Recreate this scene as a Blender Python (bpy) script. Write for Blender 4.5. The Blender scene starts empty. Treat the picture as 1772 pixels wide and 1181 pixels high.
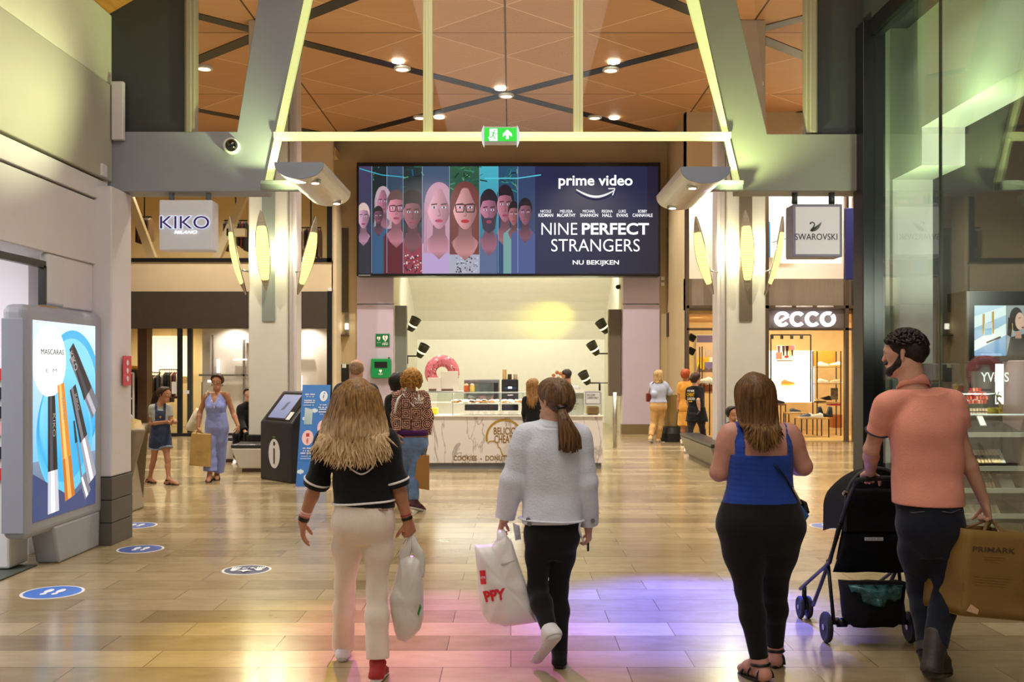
import bpy, bmesh, math, random
import numpy as np
from mathutils import Vector, Matrix
random.seed(7)
S = bpy.context.scene
COL = S.collection
# ---------------------------------------------------------------- camera
F, CX, CY, EYE = 1700.0, 884.0, 640.0, 1.70        # level camera, lens shifted up
cam_d = bpy.data.cameras.new('camera'); cam = bpy.data.objects.new('camera', cam_d); COL.objects.link(cam)
cam_d.sensor_width = 36.0; cam_d.lens = 36.0 * F / 1772.0
cam_d.shift_x = (886 - CX) / 1772.0; cam_d.shift_y = (CY - 590.5) / 1772.0
cam_d.clip_start = .05; cam_d.clip_end = 200
cam.location = (0, 0, EYE); cam.rotation_euler = (math.pi / 2, 0, 0)
S.camera = cam
# ---------------------------------------------------------------- exposure, world, lights
S.view_settings.view_transform = 'Standard'; S.view_settings.look = 'None'
S.view_settings.gamma = 1.0; S.view_settings.use_curve_mapping = False
S.view_settings.exposure = 0.0
wd = bpy.data.worlds.new('world'); S.world = wd; wd.use_nodes = True
wd.node_tree.nodes['Background'].inputs[0].default_value = (1.0, .96, .92, 1)
wd.node_tree.nodes['Background'].inputs[1].default_value = 0.42

def lamp(kind, loc, power, col=(1, .85, .62), aim=None, size=.1, cone=100, blend=.6, sy=None):
    d = bpy.data.lights.new('lamp', kind); o = bpy.data.objects.new('lamp', d); COL.objects.link(o)
    d.energy = power * 1.62; d.color = col; o.location = loc
    if kind == 'AREA':
        d.size = size
        if sy: d.shape = 'RECTANGLE'; d.size_y = sy
    else: d.shadow_soft_size = size
    if kind == 'SPOT': d.spot_size = math.radians(cone); d.spot_blend = blend
    if aim is not None:
        o.rotation_euler = (Vector(aim) - Vector(loc)).to_track_quat('-Z', 'Y').to_euler()
    return o
WARM = (1, .91, .78); NEUT = (1, .96, .90)
# downlights of the hall ceiling
for x, y in ((-7, 14), (-2.4, 13.5), (2.4, 13.5), (7, 14), (-7.5, 18.5), (-2.17, 19.66), (2.0, 19.7), (7.5, 18.5), (-7, 23), (-2.17, 23.46), (2.0, 23.46), (7, 22)):
    lamp('SPOT', (x, y, 7.66), 600, WARM, (x, y, 0), .05, 125, .7)
# added area lamp floating under the passage ridge, no fitting there
lamp('AREA', (0, 3.6, 6.6), 210, NEUT, (0, 3.6, 0), 2.6, sy=9.0)
# coloured effect spots clamped on the two half-round fixtures of the arch
lamp('SPOT', (1.6, 8.9, 3.3), 3600, (.07, .10, 1.0), (1.25, 7.0, 0), .04, 38, .9)
lamp('SPOT', (-1.0, 9.75, 4.0), 1300, (.75, .12, 1.0), (-.45, 6.2, 0), .04, 30, .9)
lamp('SPOT', (-1.85, 8.9, 3.3), 500, (1.0, .72, .0), (-1.3, 6.0, 0), .04, 34, .9)
lamp('SPOT', (2.0, 9.0, 3.4), 260, (.50, .36, 1.0), (-4.0, 8.9, 2.9), .05, 34, .9)
lamp('SPOT', (-1.85, 8.8, 3.3), 260, (.95, 1.0, .55), (-4.1, 7.6, 4.7), .05, 75, .9)
lamp('SPOT', (-2.0, 9.4, 3.3), 110, (.82, 1.0, .42), (-2.6, 9.8, 4.5), .05, 80, .9)
lamp('SPOT', (2.0, 9.4, 3.3), 110, (.82, 1.0, .42), (2.6, 9.8, 4.5), .05, 80, .9)

# ---------------------------------------------------------------- helpers
def W(px, py, Y): return Vector(((px - CX) * Y / F, Y, EYE - (py - CY) * Y / F))
def XA(px, Y): return (px - CX) * Y / F
def ZA(py, Y): return EYE - (py - CY) * Y / F
def FLOOR(px, py):
    Y = F * EYE / (py - CY); return Vector(((px - CX) * Y / F, Y, 0))
def lin(c):
    return tuple(((x / 255) / 12.92 if x / 255 <= .04045 else ((x / 255 + .055) / 1.055) ** 2.4) for x in c[:3])
MATS = {}
def mat(name, col, rough=.5, metal=0, emit=None, es=0, var=0, vs=6, bump=0, bs=60, stretch=(1, 1, 1), spec=.5, coat=0, sheen=0, trans=0):
    if name in MATS: return MATS[name]
    m = bpy.data.materials.new(name); m.use_nodes = True; nt = m.node_tree; b = nt.nodes['Principled BSDF']
    c = lin(col) + (1,)
    b.inputs['Base Color'].default_value = c; b.inputs['Roughness'].default_value = rough; b.inputs['Metallic'].default_value = metal
    b.inputs['Specular IOR Level'].default_value = spec
    if coat: b.inputs['Coat Weight'].default_value = coat; b.inputs['Coat Roughness'].default_value = .08
    if sheen: b.inputs['Sheen Weight'].default_value = sheen
    if trans: b.inputs['Transmission Weight'].default_value = trans
    if emit: b.inputs['Emission Color'].default_value = lin(emit) + (1,); b.inputs['Emission Strength'].default_value = es
    if var or bump:
        tc = nt.nodes.new('ShaderNodeTexCoord'); mp = nt.nodes.new('ShaderNodeMapping'); mp.inputs['Scale'].default_value = stretch
        nt.links.new(tc.outputs['Object'], mp.inputs[0])
    if var:
        n = nt.nodes.new('ShaderNodeTexNoise'); n.inputs['Scale'].default_value = vs; n.inputs['Detail'].default_value = 5
        nt.links.new(mp.outputs[0], n.inputs[0])
        r = nt.nodes.new('ShaderNodeValToRGB'); nt.links.new(n.outputs[0], r.inputs[0])
        r.color_ramp.elements[0].position = .3; r.color_ramp.elements[1].position = .7
        r.color_ramp.elements[0].color = tuple(x * (1 - var) for x in c[:3]) + (1,)
        r.color_ramp.elements[1].color = tuple(min(1, x * (1 + var)) for x in c[:3]) + (1,)
        nt.links.new(r.outputs[0], b.inputs['Base Color'])
    if bump:
        n2 = nt.nodes.new('ShaderNodeTexNoise'); n2.inputs['Scale'].default_value = bs; n2.inputs['Detail'].default_value = 4
        nt.links.new(mp.outputs[0], n2.inputs[0])
        bp = nt.nodes.new('ShaderNodeBump'); bp.inputs['Strength'].default_value = bump; bp.inputs['Distance'].default_value = .01
        nt.links.new(n2.outputs[0], bp.inputs['Height']); nt.links.new(bp.outputs[0], b.inputs['Normal'])
    MATS[name] = m; return m
def glow(name, col, es): return mat(name, (20, 20, 20), .5, emit=col, es=es)
def glass(name, tint=(255, 255, 255), ior=1.5, gain=1.0, rough=0.0):
    if name in MATS: return MATS[name]
    m = bpy.data.materials.new(name); m.use_nodes = True; nt = m.node_tree; nt.nodes.clear()
    out = nt.nodes.new('ShaderNodeOutputMaterial'); mx = nt.nodes.new('ShaderNodeMixShader')
    tr = nt.nodes.new('ShaderNodeBsdfTransparent'); tr.inputs[0].default_value = lin(tint) + (1,)
    gl = nt.nodes.new('ShaderNodeBsdfGlossy'); gl.inputs['Roughness'].default_value = rough
    # Schlick reflectance, the same from both faces of the pane
    ge = nt.nodes.new('ShaderNodeNewGeometry'); dt = nt.nodes.new('ShaderNodeVectorMath'); dt.operation = 'DOT_PRODUCT'; nt.links.new(ge.outputs['Incoming'], dt.inputs[0]); nt.links.new(ge.outputs['Normal'], dt.inputs[1])
    def mth(op, x, y):
        n = nt.nodes.new('ShaderNodeMath'); n.operation = op
        for i, q in enumerate((x, y)):
            if isinstance(q, (int, float)): n.inputs[i].default_value = q
            elif q is not None: nt.links.new(q, n.inputs[i])
        return n.outputs[0]
    f0 = ((ior - 1) / (ior + 1)) ** 2
    c = mth('SUBTRACT', 1.0, mth('ABSOLUTE', dt.outputs['Value'], None)); rf = mth('ADD', f0, mth('MULTIPLY', 1 - f0, mth('POWER', c, 5.0)))
    mu = nt.nodes.new('ShaderNodeMath'); mu.operation = 'MULTIPLY'; mu.inputs[1].default_value = gain; mu.use_clamp = True
    nt.links.new(rf, mu.inputs[0]); nt.links.new(mu.outputs[0], mx.inputs[0])
    nt.links.new(tr.outputs[0], mx.inputs[1]); nt.links.new(gl.outputs[0], mx.inputs[2]); nt.links.new(mx.outputs[0], out.inputs[0])
    MATS[name] = m; return m

ORG = {}
class MB:
    """collects shapes in world (or thing-local) coordinates and links them as ONE mesh object"""
    def __init__(s): s.v = []; s.f = []; s.m = []
    def add(s, vs, fs, mi=0):
        n = len(s.v); s.v += [Vector(v) for v in vs]; s.f += [tuple(i + n for i in f) for f in fs]; s.m += [mi] * len(fs); return s
    def box(s, x0, x1, y0, y1, z0, z1, mi=0):
        v = [(x, y, z) for z in (z0, z1) for y in (y0, y1) for x in (x0, x1)]
        return s.add(v, [(0, 2, 3, 1), (4, 5, 7, 6), (0, 1, 5, 4), (2, 6, 7, 3), (0, 4, 6, 2), (1, 3, 7, 5)], mi)
    def obb(s, c, ax, ay, az, mi=0):
        c = Vector(c); ax = Vector(ax); ay = Vector(ay); az = Vector(az)
        v = [c + ax * i + ay * j + az * k for k in (-1, 1) for j in (-1, 1) for i in (-1, 1)]
        return s.add(v, [(0, 2, 3, 1), (4, 5, 7, 6), (0, 1, 5, 4), (2, 6, 7, 3), (0, 4, 6, 2), (1, 3, 7, 5)], mi)
    def hexa(s, a, b, mi=0):      # two quads of 4 points
        return s.add(list(a) + list(b), [(3, 2, 1, 0), (4, 5, 6, 7), (0, 1, 5, 4), (1, 2, 6, 5), (2, 3, 7, 6), (3, 0, 4, 7)], mi)
    def prism(s, pts, ext, mi=0):
        pts = [Vector(p) for p in pts]; e = Vector(ext); n = len(pts)
        return s.add(pts + [p + e for p in pts], [tuple(range(n - 1, -1, -1)), tuple(range(n, 2 * n))] + [(i, (i + 1) % n, n + (i + 1) % n, n + i) for i in range(n)], mi)
    def poly(s, pts, mi=0): return s.add(pts, [tuple(range(len(pts)))], mi)
    def tube(s, pts, r, n=8, mi=0, close=False, flat=None):
        pts = [Vector(p) for p in pts]; m = len(pts); rs = r if isinstance(r, (list, tuple)) else [r] * m
        V = []; up = None
        for i, p in enumerate(pts):
            t = (pts[min(i + 1, m - 1)] - pts[max(i - 1, 0)])
            if close: t = pts[(i + 1) % m] - pts[i - 1]
            t = t.normalized() if t.length > 1e-9 else Vector((0, 0, 1))
            if up is None: up = Vector((0, 0, 1)) if abs(t.z) < .9 else Vector((0, 1, 0))
            a = up.cross(t); a = a.normalized() if a.length > 1e-6 else t.orthogonal().normalized()
            b = t.cross(a).normalized(); up = b
            fl = flat if flat else 1
            for k in range(n):
                th = 2 * math.pi * k / n; V.append(p + (a * math.cos(th) + b * math.sin(th) * fl) * rs[i])
        fs = [(i * n + k, i * n + (k + 1) % n, (i + 1) * n + (k + 1) % n, (i + 1) * n + k) for i in range(m - 1) for k in range(n)]
        if close: fs += [((m - 1) * n + k, (m - 1) * n + (k + 1) % n, (k + 1) % n, k) for k in range(n)]
        else: fs += [tuple(range(n - 1, -1, -1)), tuple((m - 1) * n + k for k in range(n))]
        return s.add(V, fs, mi)
    def lathe(s, prof, c=(0, 0, 0), n=24, M=None, mi=0, arc=None):
        c = Vector(c); V = []; m = len(prof)
        for r, z in prof:
            for k in range(n):
                th = 2 * math.pi * k / n; p = Vector((r * math.cos(th), r * math.sin(th), z))
                V.append(c + (M @ p if M else p))
        fs = [(i * n + k, i * n + (k + 1) % n, (i + 1) * n + (k + 1) % n, (i + 1) * n + k) for i in range(m - 1) for k in range(n)]
        fs += [tuple(range(n - 1, -1, -1)), tuple((m - 1) * n + k for k in range(n))]
        return s.add(V, fs, mi)
    def ball(s, c, r, n=12, M=None, mi=0):
        if not isinstance(r, (list, tuple)): r = (r, r, r)
        c = Vector(c); V = []; h = n // 2 + 1
        for i in range(h + 1):
            ph = math.pi * i / h
            for k in range(n):
                th = 2 * math.pi * k / n
                p = Vector((r[0] * math.sin(ph) * math.cos(th), r[1] * math.sin(ph) * math.sin(th), -r[2] * math.cos(ph)))
                V.append(c + (M @ p if M else p))
        return s.add(V, [(i * n + k, i * n + (k + 1) % n, (i + 1) * n + (k + 1) % n, (i + 1) * n + k) for i in range(h) for k in range(n)], mi)
    def build(s, name, mats, parent=None, smooth=False, bevel=0, origin=None, seg=2, kind=None, label=None, cat=None, group=None):
        if origin is None:
            if parent is not None: origin = ORG[parent.name]
            else:
                xs = [v.x for v in s.v]; ys = [v.y for v in s.v]
                origin = Vector(((min(xs) + max(xs)) / 2, (min(ys) + max(ys)) / 2, min(v.z for v in s.v)))
        me = bpy.data.meshes.new(name); me.from_pydata([v - origin for v in s.v], [], s.f)
        for m in (mats if isinstance(mats, (list, tuple)) else [mats]): me.materials.append(m)
        if max(s.m) > 0:
            for p, i in zip(me.polygons, s.m): p.material_index = i
        me.validate(); bm = bmesh.new(); bm.from_mesh(me); bmesh.ops.recalc_face_normals(bm, faces=bm.faces); bm.to_mesh(me); bm.free()
        o = bpy.data.objects.new(name, me); COL.objects.link(o); ORG[o.name] = Vector(origin)
        if smooth:
            for p in me.polygons: p.use_smooth = True
        if bevel:
            b = o.modifiers.new('bevel', 'BEVEL'); b.width = bevel; b.segments = seg; b.limit_method = 'ANGLE'; b.angle_limit = math.radians(40)
        if parent is not None: o.parent = parent
        else: o.location = origin
        tag(o, label, cat, group, kind); return o
def tag(o, label=None, cat=None, group=None, kind=None):
    if label: o['label'] = label
    if cat: o['category'] = cat
    if group: o['group'] = group
    if kind: o['kind'] = kind
    return o
def empty(name, loc, label=None, cat=None, group=None, rz=0):
    o = bpy.data.objects.new(name, None); COL.objects.link(o); o.location = loc; o.rotation_euler = (0, 0, rz); o.empty_display_size = .1
    ORG[o.name] = Vector(loc) if rz == 0 else Vector((0, 0, 0)); return tag(o, label, cat, group)
def copy_tree(o, parent=None):
    c = o.copy(); COL.objects.link(c); ORG[c.name] = Vector((0, 0, 0))
    if parent is not None: c.parent = parent
    for ch in list(o.children): copy_tree(ch, c)
    return c
def struct(mb, name, m, bevel=0, **k): return mb.build(name, m, kind='structure', bevel=bevel, **k)

def text(name, body, c, w, h, m, parent=None, r=(1, 0, 0), u=(0, 0, 1), bold=0, depth=.002, shear=0, label=None, lines=None):
    cu = bpy.data.curves.new('t', 'FONT'); cu.body = body; cu.align_x = 'CENTER'; cu.offset = bold; cu.extrude = 0; cu.shear = shear; cu.resolution_u = 4
    o = bpy.data.objects.new('t', cu); COL.objects.link(o)
    bpy.context.view_layer.update()
    me = bpy.data.meshes.new_from_object(o.evaluated_get(bpy.context.evaluated_depsgraph_get()))
    bpy.data.objects.remove(o); bpy.data.curves.remove(cu)
    xs = [v.co.x for v in me.vertices]; ys = [v.co.y for v in me.vertices]
    x0, x1, y0, y1 = min(xs), max(xs), min(ys), max(ys)
    sx = w / (x1 - x0); sy = h / (y1 - y0) if h else sx
    c = Vector(c); r = Vector(r).normalized(); u = Vector(u).normalized(); n = r.cross(u)
    mb = MB()
    V = [c + r * ((v.co.x - (x0 + x1) / 2) * sx) + u * ((v.co.y - (y0 + y1) / 2) * sy) for v in me.vertices]
    fs = [tuple(p.vertices) for p in me.polygons]
    bpy.data.meshes.remove(me)
    mb.add(V, fs)
    o = mb.build(name, m, parent, label=label)
    if depth:
        s = o.modifiers.new('thick', 'SOLIDIFY'); s.thickness = depth; s.offset = 0
    return o
class Art:
    """flat printed or lit artwork: coloured shapes in a plane, thin layers"""
    def __init__(s, o, u, v, step=.0006):
        s.o = Vector(o); s.u = Vector(u); s.v = Vector(v); s.n = s.u.cross(s.v).normalized(); s.k = 0; s.step = step; s.V = []; s.Fc = []; s.C = []
    def P(s, x, y): return s.o + s.u * x + s.v * y + s.n * (s.k * s.step)
    def poly(s, pts, col, cols=None):
        s.k += 1; n = len(s.V); s.V += [s.P(*p) for p in pts]; s.Fc.append(tuple(range(n, n + len(pts)))); s.C.append([lin(c) for c in cols] if cols else [lin(col)] * len(pts)); return s
    def rect(s, x0, y0, x1, y1, col, top=None, right=None):
        if top: return s.poly([(x0, y0), (x1, y0), (x1, y1), (x0, y1)], None, [col, col, top, top])
        if right: return s.poly([(x0, y0), (x1, y0), (x1, y1), (x0, y1)], None, [col, right, right, col])
        return s.poly([(x0, y0), (x1, y0), (x1, y1), (x0, y1)], col)
    def ell(s, cx, cy, rx, ry, col, n=24, a=0, clip=None, t0=0, t1=360):
        pts = []
        for i in range(n):
            t = math.radians(t0 + (t1 - t0) * i / (n if t1 - t0 == 360 else n - 1)); x = rx * math.cos(t); y = ry * math.sin(t)
            X = cx + x * math.cos(a) - y * math.sin(a); Y_ = cy + x * math.sin(a) + y * math.cos(a)
            if clip: X = min(max(X, clip[0]), clip[1]); Y_ = min(max(Y_, clip[2]), clip[3])
            pts.append((X, Y_))
        return s.poly(pts, col)
    def line(s, pts, w, col):
        for (x0, y0), (x1, y1) in zip(pts, pts[1:]):
            dx, dy = x1 - x0, y1 - y0; L = math.hypot(dx, dy) or 1; px, py = -dy / L * w / 2, dx / L * w / 2
            s.poly([(x0 + px, y0 + py), (x0 - px, y0 - py), (x1 - px, y1 - py), (x1 + px, y1 + py)], col)
        return s
    def build(s, name, parent, es=0, label=None, rough=.4):
        me = bpy.data.meshes.new(name); org = ORG[parent.name] if parent else Vector((0, 0, 0))
        me.from_pydata([v - org for v in s.V], [], s.Fc)
        a = me.color_attributes.new('Col', 'FLOAT_COLOR', 'CORNER'); i = 0
        for p, cs in zip(me.polygons, s.C):
            for c in cs: a.data[i].color = c + (1,); i += 1
        key = 'artwork_%g_%g' % (es, rough)
        if key not in MATS:
            m = bpy.data.materials.new(key); m.use_nodes = True; nt = m.node_tree; b = nt.nodes['Principled BSDF']
            at = nt.nodes.new('ShaderNodeVertexColor'); at.layer_name = 'Col'; b.inputs['Roughness'].default_value = rough
            if es:
                b.inputs['Base Color'].default_value = (.01, .01, .01, 1); nt.links.new(at.outputs[0], b.inputs['Emission Color']); b.inputs['Emission Strength'].default_value = es
            else: nt.links.new(at.outputs[0], b.inputs['Base Color'])
            MATS[key] = m
        me.materials.append(MATS[key]); o = bpy.data.objects.new(name, me); COL.objects.link(o)
        ORG[o.name] = Vector(org)
        if parent: o.parent = parent
        return tag(o, label)
# ================================================================ materials of the setting
M_white = mat('white_panel', (214, 210, 210), .45, var=.03, vs=3, bump=.02)
M_grey = mat('grey_paint', (142, 146, 154), .5, var=.03, vs=4)
M_dgrey = mat('dark_grey_panel', (54, 56, 56), .6, var=.06, vs=5)
M_black = mat('black_metal', (14, 14, 15), .35, var=.1)
M_cream = mat('cream_wall', (216, 198, 164), .6, var=.03, vs=3)
M_tan = mat('tan_wall', (188, 168, 130), .65, var=.05, vs=2)
M_lav = mat('lilac_panel', (196, 184, 202), .4, var=.02, vs=2)
M_band = mat('charcoal_fascia', (62, 54, 44), .6, var=.08)
M_brown = mat('brown_metal', (84, 60, 42), .4, var=.08)
M_alu = mat('brushed_metal', (178, 176, 170), .32, .9, var=.05, vs=30, stretch=(1, .05, 1))
M_led = glow('greenish_led', (236, 255, 150), 3.2)
M_led_soft = mat('lit_trim', (226, 232, 190), .4)
M_warmglow = glow('warm_ceiling_light', (255, 226, 170), 9)
M_coolglow = glow('white_ceiling_light', (255, 244, 228), 9)
G_pane = glass('clear_pane', (250, 252, 250), 1.45, .28)
G_shop = glass('shop_front_glass', (240, 248, 242), 1.5, 1.15)

def floor_material():
    m = bpy.data.materials.new('stone_floor'); m.use_nodes = True; nt = m.node_tree; b = nt.nodes['Principled BSDF']; N = nt.nodes.new; L = nt.links.new
    tc = N('ShaderNodeTexCoord')
    br = N('ShaderNodeTexBrick'); br.offset = .37; br.offset_frequency = 2; br.inputs['Scale'].default_value = 1
    br.inputs['Brick Width'].default_value = 1.05; br.inputs['Row Height'].default_value = .33; br.inputs['Mortar Size'].default_value = .0028; br.inputs['Mortar Smooth'].default_value = .3; br.inputs['Bias'].default_value = .1
    br.inputs['Color1'].default_value = lin((190, 172, 136)) + (1,); br.inputs['Color2'].default_value = lin((160, 142, 106)) + (1,); br.inputs['Mortar'].default_value = lin((96, 78, 50)) + (1,)
    L(tc.outputs['Object'], br.inputs[0])
    # rows of darker stone
    sp = N('ShaderNodeSeparateXYZ'); L(tc.outputs['Object'], sp.inputs[0])
    dv = N('ShaderNodeMath'); dv.operation = 'DIVIDE'; dv.inputs[1].default_value = .33; L(sp.outputs[1], dv.inputs[0])
    fl = N('ShaderNodeMath'); fl.operation = 'FLOOR'; L(dv.outputs[0], fl.inputs[0])
    wn = N('ShaderNodeTexWhiteNoise'); wn.noise_dimensions = '1D'; L(fl.outputs[0], wn.inputs['W'])
    rr = N('ShaderNodeValToRGB'); rr.color_ramp.interpolation = 'LINEAR'
    rr.color_ramp.elements[0].position = .05; rr.color_ramp.elements[0].color = (.55, .52, .46, 1); rr.color_ramp.elements[1].position = .6; rr.color_ramp.elements[1].color = (1, 1, 1, 1)
    L(wn.outputs[0], rr.inputs[0])
    mx = N('ShaderNodeMix'); mx.data_type = 'RGBA'; mx.blend_type = 'MULTIPLY'; mx.inputs[0].default_value = .75
    L(br.outputs[0], mx.inputs[6]); L(rr.outputs[0], mx.inputs[7])
    no = N('ShaderNodeTexNoise'); no.inputs['Scale'].default_value = 3.2; no.inputs['Detail'].default_value = 8; no.inputs['Roughness'].default_value = .65
    mp = N('ShaderNodeMapping'); mp.inputs['Scale'].default_value = (1, 2.2, 1); L(tc.outputs['Object'], mp.inputs[0]); L(mp.outputs[0], no.inputs[0])
    r2 = N('ShaderNodeValToRGB'); r2.color_ramp.elements[0].position = .28; r2.color_ramp.elements[0].color = (.72, .68, .6, 1); r2.color_ramp.elements[1].position = .6; r2.color_ramp.elements[1].color = (1, 1, 1, 1)
    L(no.outputs[0], r2.inputs[0])
    m2 = N('ShaderNodeMix'); m2.data_type = 'RGBA'; m2.blend_type = 'MULTIPLY'; m2.inputs[0].default_value = .7
    L(mx.outputs[2], m2.inputs[6]); L(r2.outputs[0], m2.inputs[7]); L(m2.outputs[2], b.inputs['Base Color'])
    r3 = N('ShaderNodeMapRange'); r3.inputs[3].default_value = .10; r3.inputs[4].default_value = .26; L(no.outputs[0], r3.inputs[0]); L(r3.outputs[0], b.inputs['Roughness'])
    b.inputs['Specular IOR Level'].default_value = .6
    bp = N('ShaderNodeBump'); bp.inputs['Strength'].default_value = .12; bp.inputs['Distance'].default_value = .004; bp.invert = True
    L(br.outputs['Fac'], bp.inputs['Height']); L(bp.outputs[0], b.inputs['Normal'])
    return m
M_floor = floor_material()
mb = MB(); mb.box(-14, 14, -4, 34, -.2, 0); fo = struct(mb, 'floor', M_floor, origin=Vector((0, 0, 0)))

# ---------------------------------------------------------------- hall ceiling: triangulated timber panels
HC = 7.76; LX, LY, LA, LB = -.1, 21.6, 4.33, 3.94
def ceiling_material():
    m = bpy.data.materials.new('timber_ceiling'); m.use_nodes = True; nt = m.node_tree; b = nt.nodes['Principled BSDF']; N = nt.nodes.new; L = nt.links.new
    tc = N('ShaderNodeTexCoord'); sp = N('ShaderNodeSeparateXYZ'); L(tc.outputs['Object'], sp.inputs[0])
    def op(o, a, bb=None, c=None):
        n = N('ShaderNodeMath'); n.operation = o
        for i, x in enumerate((a, bb, c)):
            if x is None: continue
            if isinstance(x, (int, float)): n.inputs[i].default_value = x
            else: L(x, n.inputs[i])
        return n.outputs[0]
    a = op('DIVIDE', op('SUBTRACT', sp.outputs[0], LX), LA); bb = op('DIVIDE', op('SUBTRACT', sp.outputs[1], LY), LB)
    u = op('ADD', a, bb); v = op('SUBTRACT', a, bb)
    def seam(x, per, w):      # 1 on the seam
        f = op('FRACT', op('ADD', op('DIVIDE', x, per), 1000.5)); d = op('ABSOLUTE', op('SUBTRACT', f, .5)); return op('LESS_THAN', d, w / per)
    light = op('MAXIMUM', seam(u, .6667, .0045), seam(v, .6667, .0045)); dark = op('MAXIMUM', seam(a, 1, .004), seam(bb, 1, .004))
    fl = op('ADD', op('FLOOR', op('MULTIPLY', u, 1.5)), op('MULTIPLY', op('FLOOR', op('MULTIPLY', v, 1.5)), 7.3))
    fl = op('ADD', fl, op('MULTIPLY', op('FLOOR', a), 3.1)); fl = op('ADD', fl, op('MULTIPLY', op('FLOOR', bb), 5.7))
    wn = N('ShaderNodeTexWhiteNoise'); wn.noise_dimensions = '1D'; L(fl, wn.inputs['W'])
    no = N('ShaderNodeTexNoise'); no.inputs['Scale'].default_value = 2; no.inputs['Detail'].default_value = 6; mp = N('ShaderNodeMapping'); mp.inputs['Scale'].default_value = (1, 14, 1)
    L(tc.outputs['Object'], mp.inputs[0]); L(mp.outputs[0], no.inputs[0])
    r = N('ShaderNodeValToRGB'); r.color_ramp.elements[0].color = lin((190, 136, 92)) + (1,); r.color_ramp.elements[1].color = lin((222, 170, 124)) + (1,)
    L(op('ADD', op('MULTIPLY', no.outputs[0], .6), op('MULTIPLY', wn.outputs[0], .4)), r.inputs[0])
    m1 = N('ShaderNodeMix'); m1.data_type = 'RGBA'; L(light, m1.inputs[0]); L(r.outputs[0], m1.inputs[6]); m1.inputs[7].default_value = lin((240, 206, 168)) + (1,)
    m2 = N('ShaderNodeMix'); m2.data_type = 'RGBA'; L(dark, m2.inputs[0]); L(m1.outputs[2], m2.inputs[6]); m2.inputs[7].default_value = lin((84, 54, 32)) + (1,)
    L(m2.outputs[2], b.inputs['Base Color']); b.inputs['Roughness'].default_value = .5
    return m
mb = MB(); mb.box(-14, 14, 10.1, 34, HC, HC + .2); ce = struct(mb, 'ceiling', ceiling_material(), origin=Vector((0, 0, 0)))
mb = MB()
for fam in (1, -1):
    for k in (-4, -2, 0, 2, 4):
        # u = a+b = k or v = a-b = k
        A = Vector((LX + LA * (k - fam * (-3.2)), LY + LB * (-3.2), HC - .012)); B = Vector((LX + LA * (k - fam * 3.0), LY + LB * 3.0, HC - .012))
        d = (B - A).normalized(); s = Vector((d.y, -d.x, 0)) * .14
        mb.hexa([A - s, A + s, B + s, B - s], [p + Vector((0, 0, .03)) for p in (A - s, A + s, B + s, B - s)])
mb.build('light_channel', M_black, ce)

# passage roof: two timber slopes
M_wood2 = mat('timber_slope', (196, 132, 62), .5, var=.16, vs=2.5, stretch=(14, 1, 14))
mb = MB()
for s in (-1, 1):
    mb.hexa([(s * 4.15, -4, 5.19), (s * 4.15, 10.1, 5.19), (0, 10.1, 7.6), (0, -4, 7.6)], [(s * 4.15, -4, 5.34), (s * 4.15, 10.1, 5.34), (0, 10.1, 7.75), (0, -4, 7.75)])
struct(mb, 'ceiling_passage', M_wood2)

# ---------------------------------------------------------------- left wall of the passage
XL = -4.0
mb = MB()
mb.box(-4.30, -4.20, 8.9, 9.49, 0, 2.26); mb.box(-4.10, -4.04, 8.87, 9.49, 2.26, 2.72); struct(mb, 'wall_left', M_white, bevel=.01)
mb = MB(); mb.box(-4.4, XL - .02, -4, 9.75, 2.72, 3.34); struct(mb, 'wall_left_lintel', M_white, bevel=.008)
M_lw1 = mat('left_fascia', (172, 170, 152), .5, var=.03, vs=3)
mb = MB(); mb.box(-4.4, XL, -4, 9.75, 3.36, 3.55); struct(mb, 'trim_1', M_white, bevel=.008)
mb = MB(); mb.box(-4.4, XL + .03, -4, 9.79, 3.57, 4.53); struct(mb, 'wall_left_band', M_lw1, bevel=.01)
mb = MB(); mb.box(-4.4, XL, -4, 9.95, 4.55, 5.25); struct(mb, 'wall_left_upper', mat('left_upper', (212, 212, 186), .5, var=.03), bevel=.01)
mb = MB(); mb.box(-4.4, -3.86, 9.5, 10.0, .66, 3.48); struct(mb, 'trim_2', M_white, bevel=.015)
mb = MB()
for i in range(3): mb.box(-4.4, -3.85, 9.48, 10.0, .22 * i, .22 * i + .214)
struct(mb, 'baseboard_left', mat('pier_plinth', (92, 88, 80), .55, var=.06), bevel=.006)
mb = MB(); mb.box(-3.96, -3.84, 9.73, 9.79, 3.98, 4.56)
b = mb.build('junction_box', M_white, bevel=.01); tag(b, 'pale metal box fixed high on the left wall beside the grey beam', 'box')
mb = MB(); mb.box(-3.99, -3.95, 9.50, 9.62, 3.58, 3.70)
b = mb.build('wall_switch', M_white, bevel=.006); tag(b, 'small square white switch low on the left upper wall band', 'switch')
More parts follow.
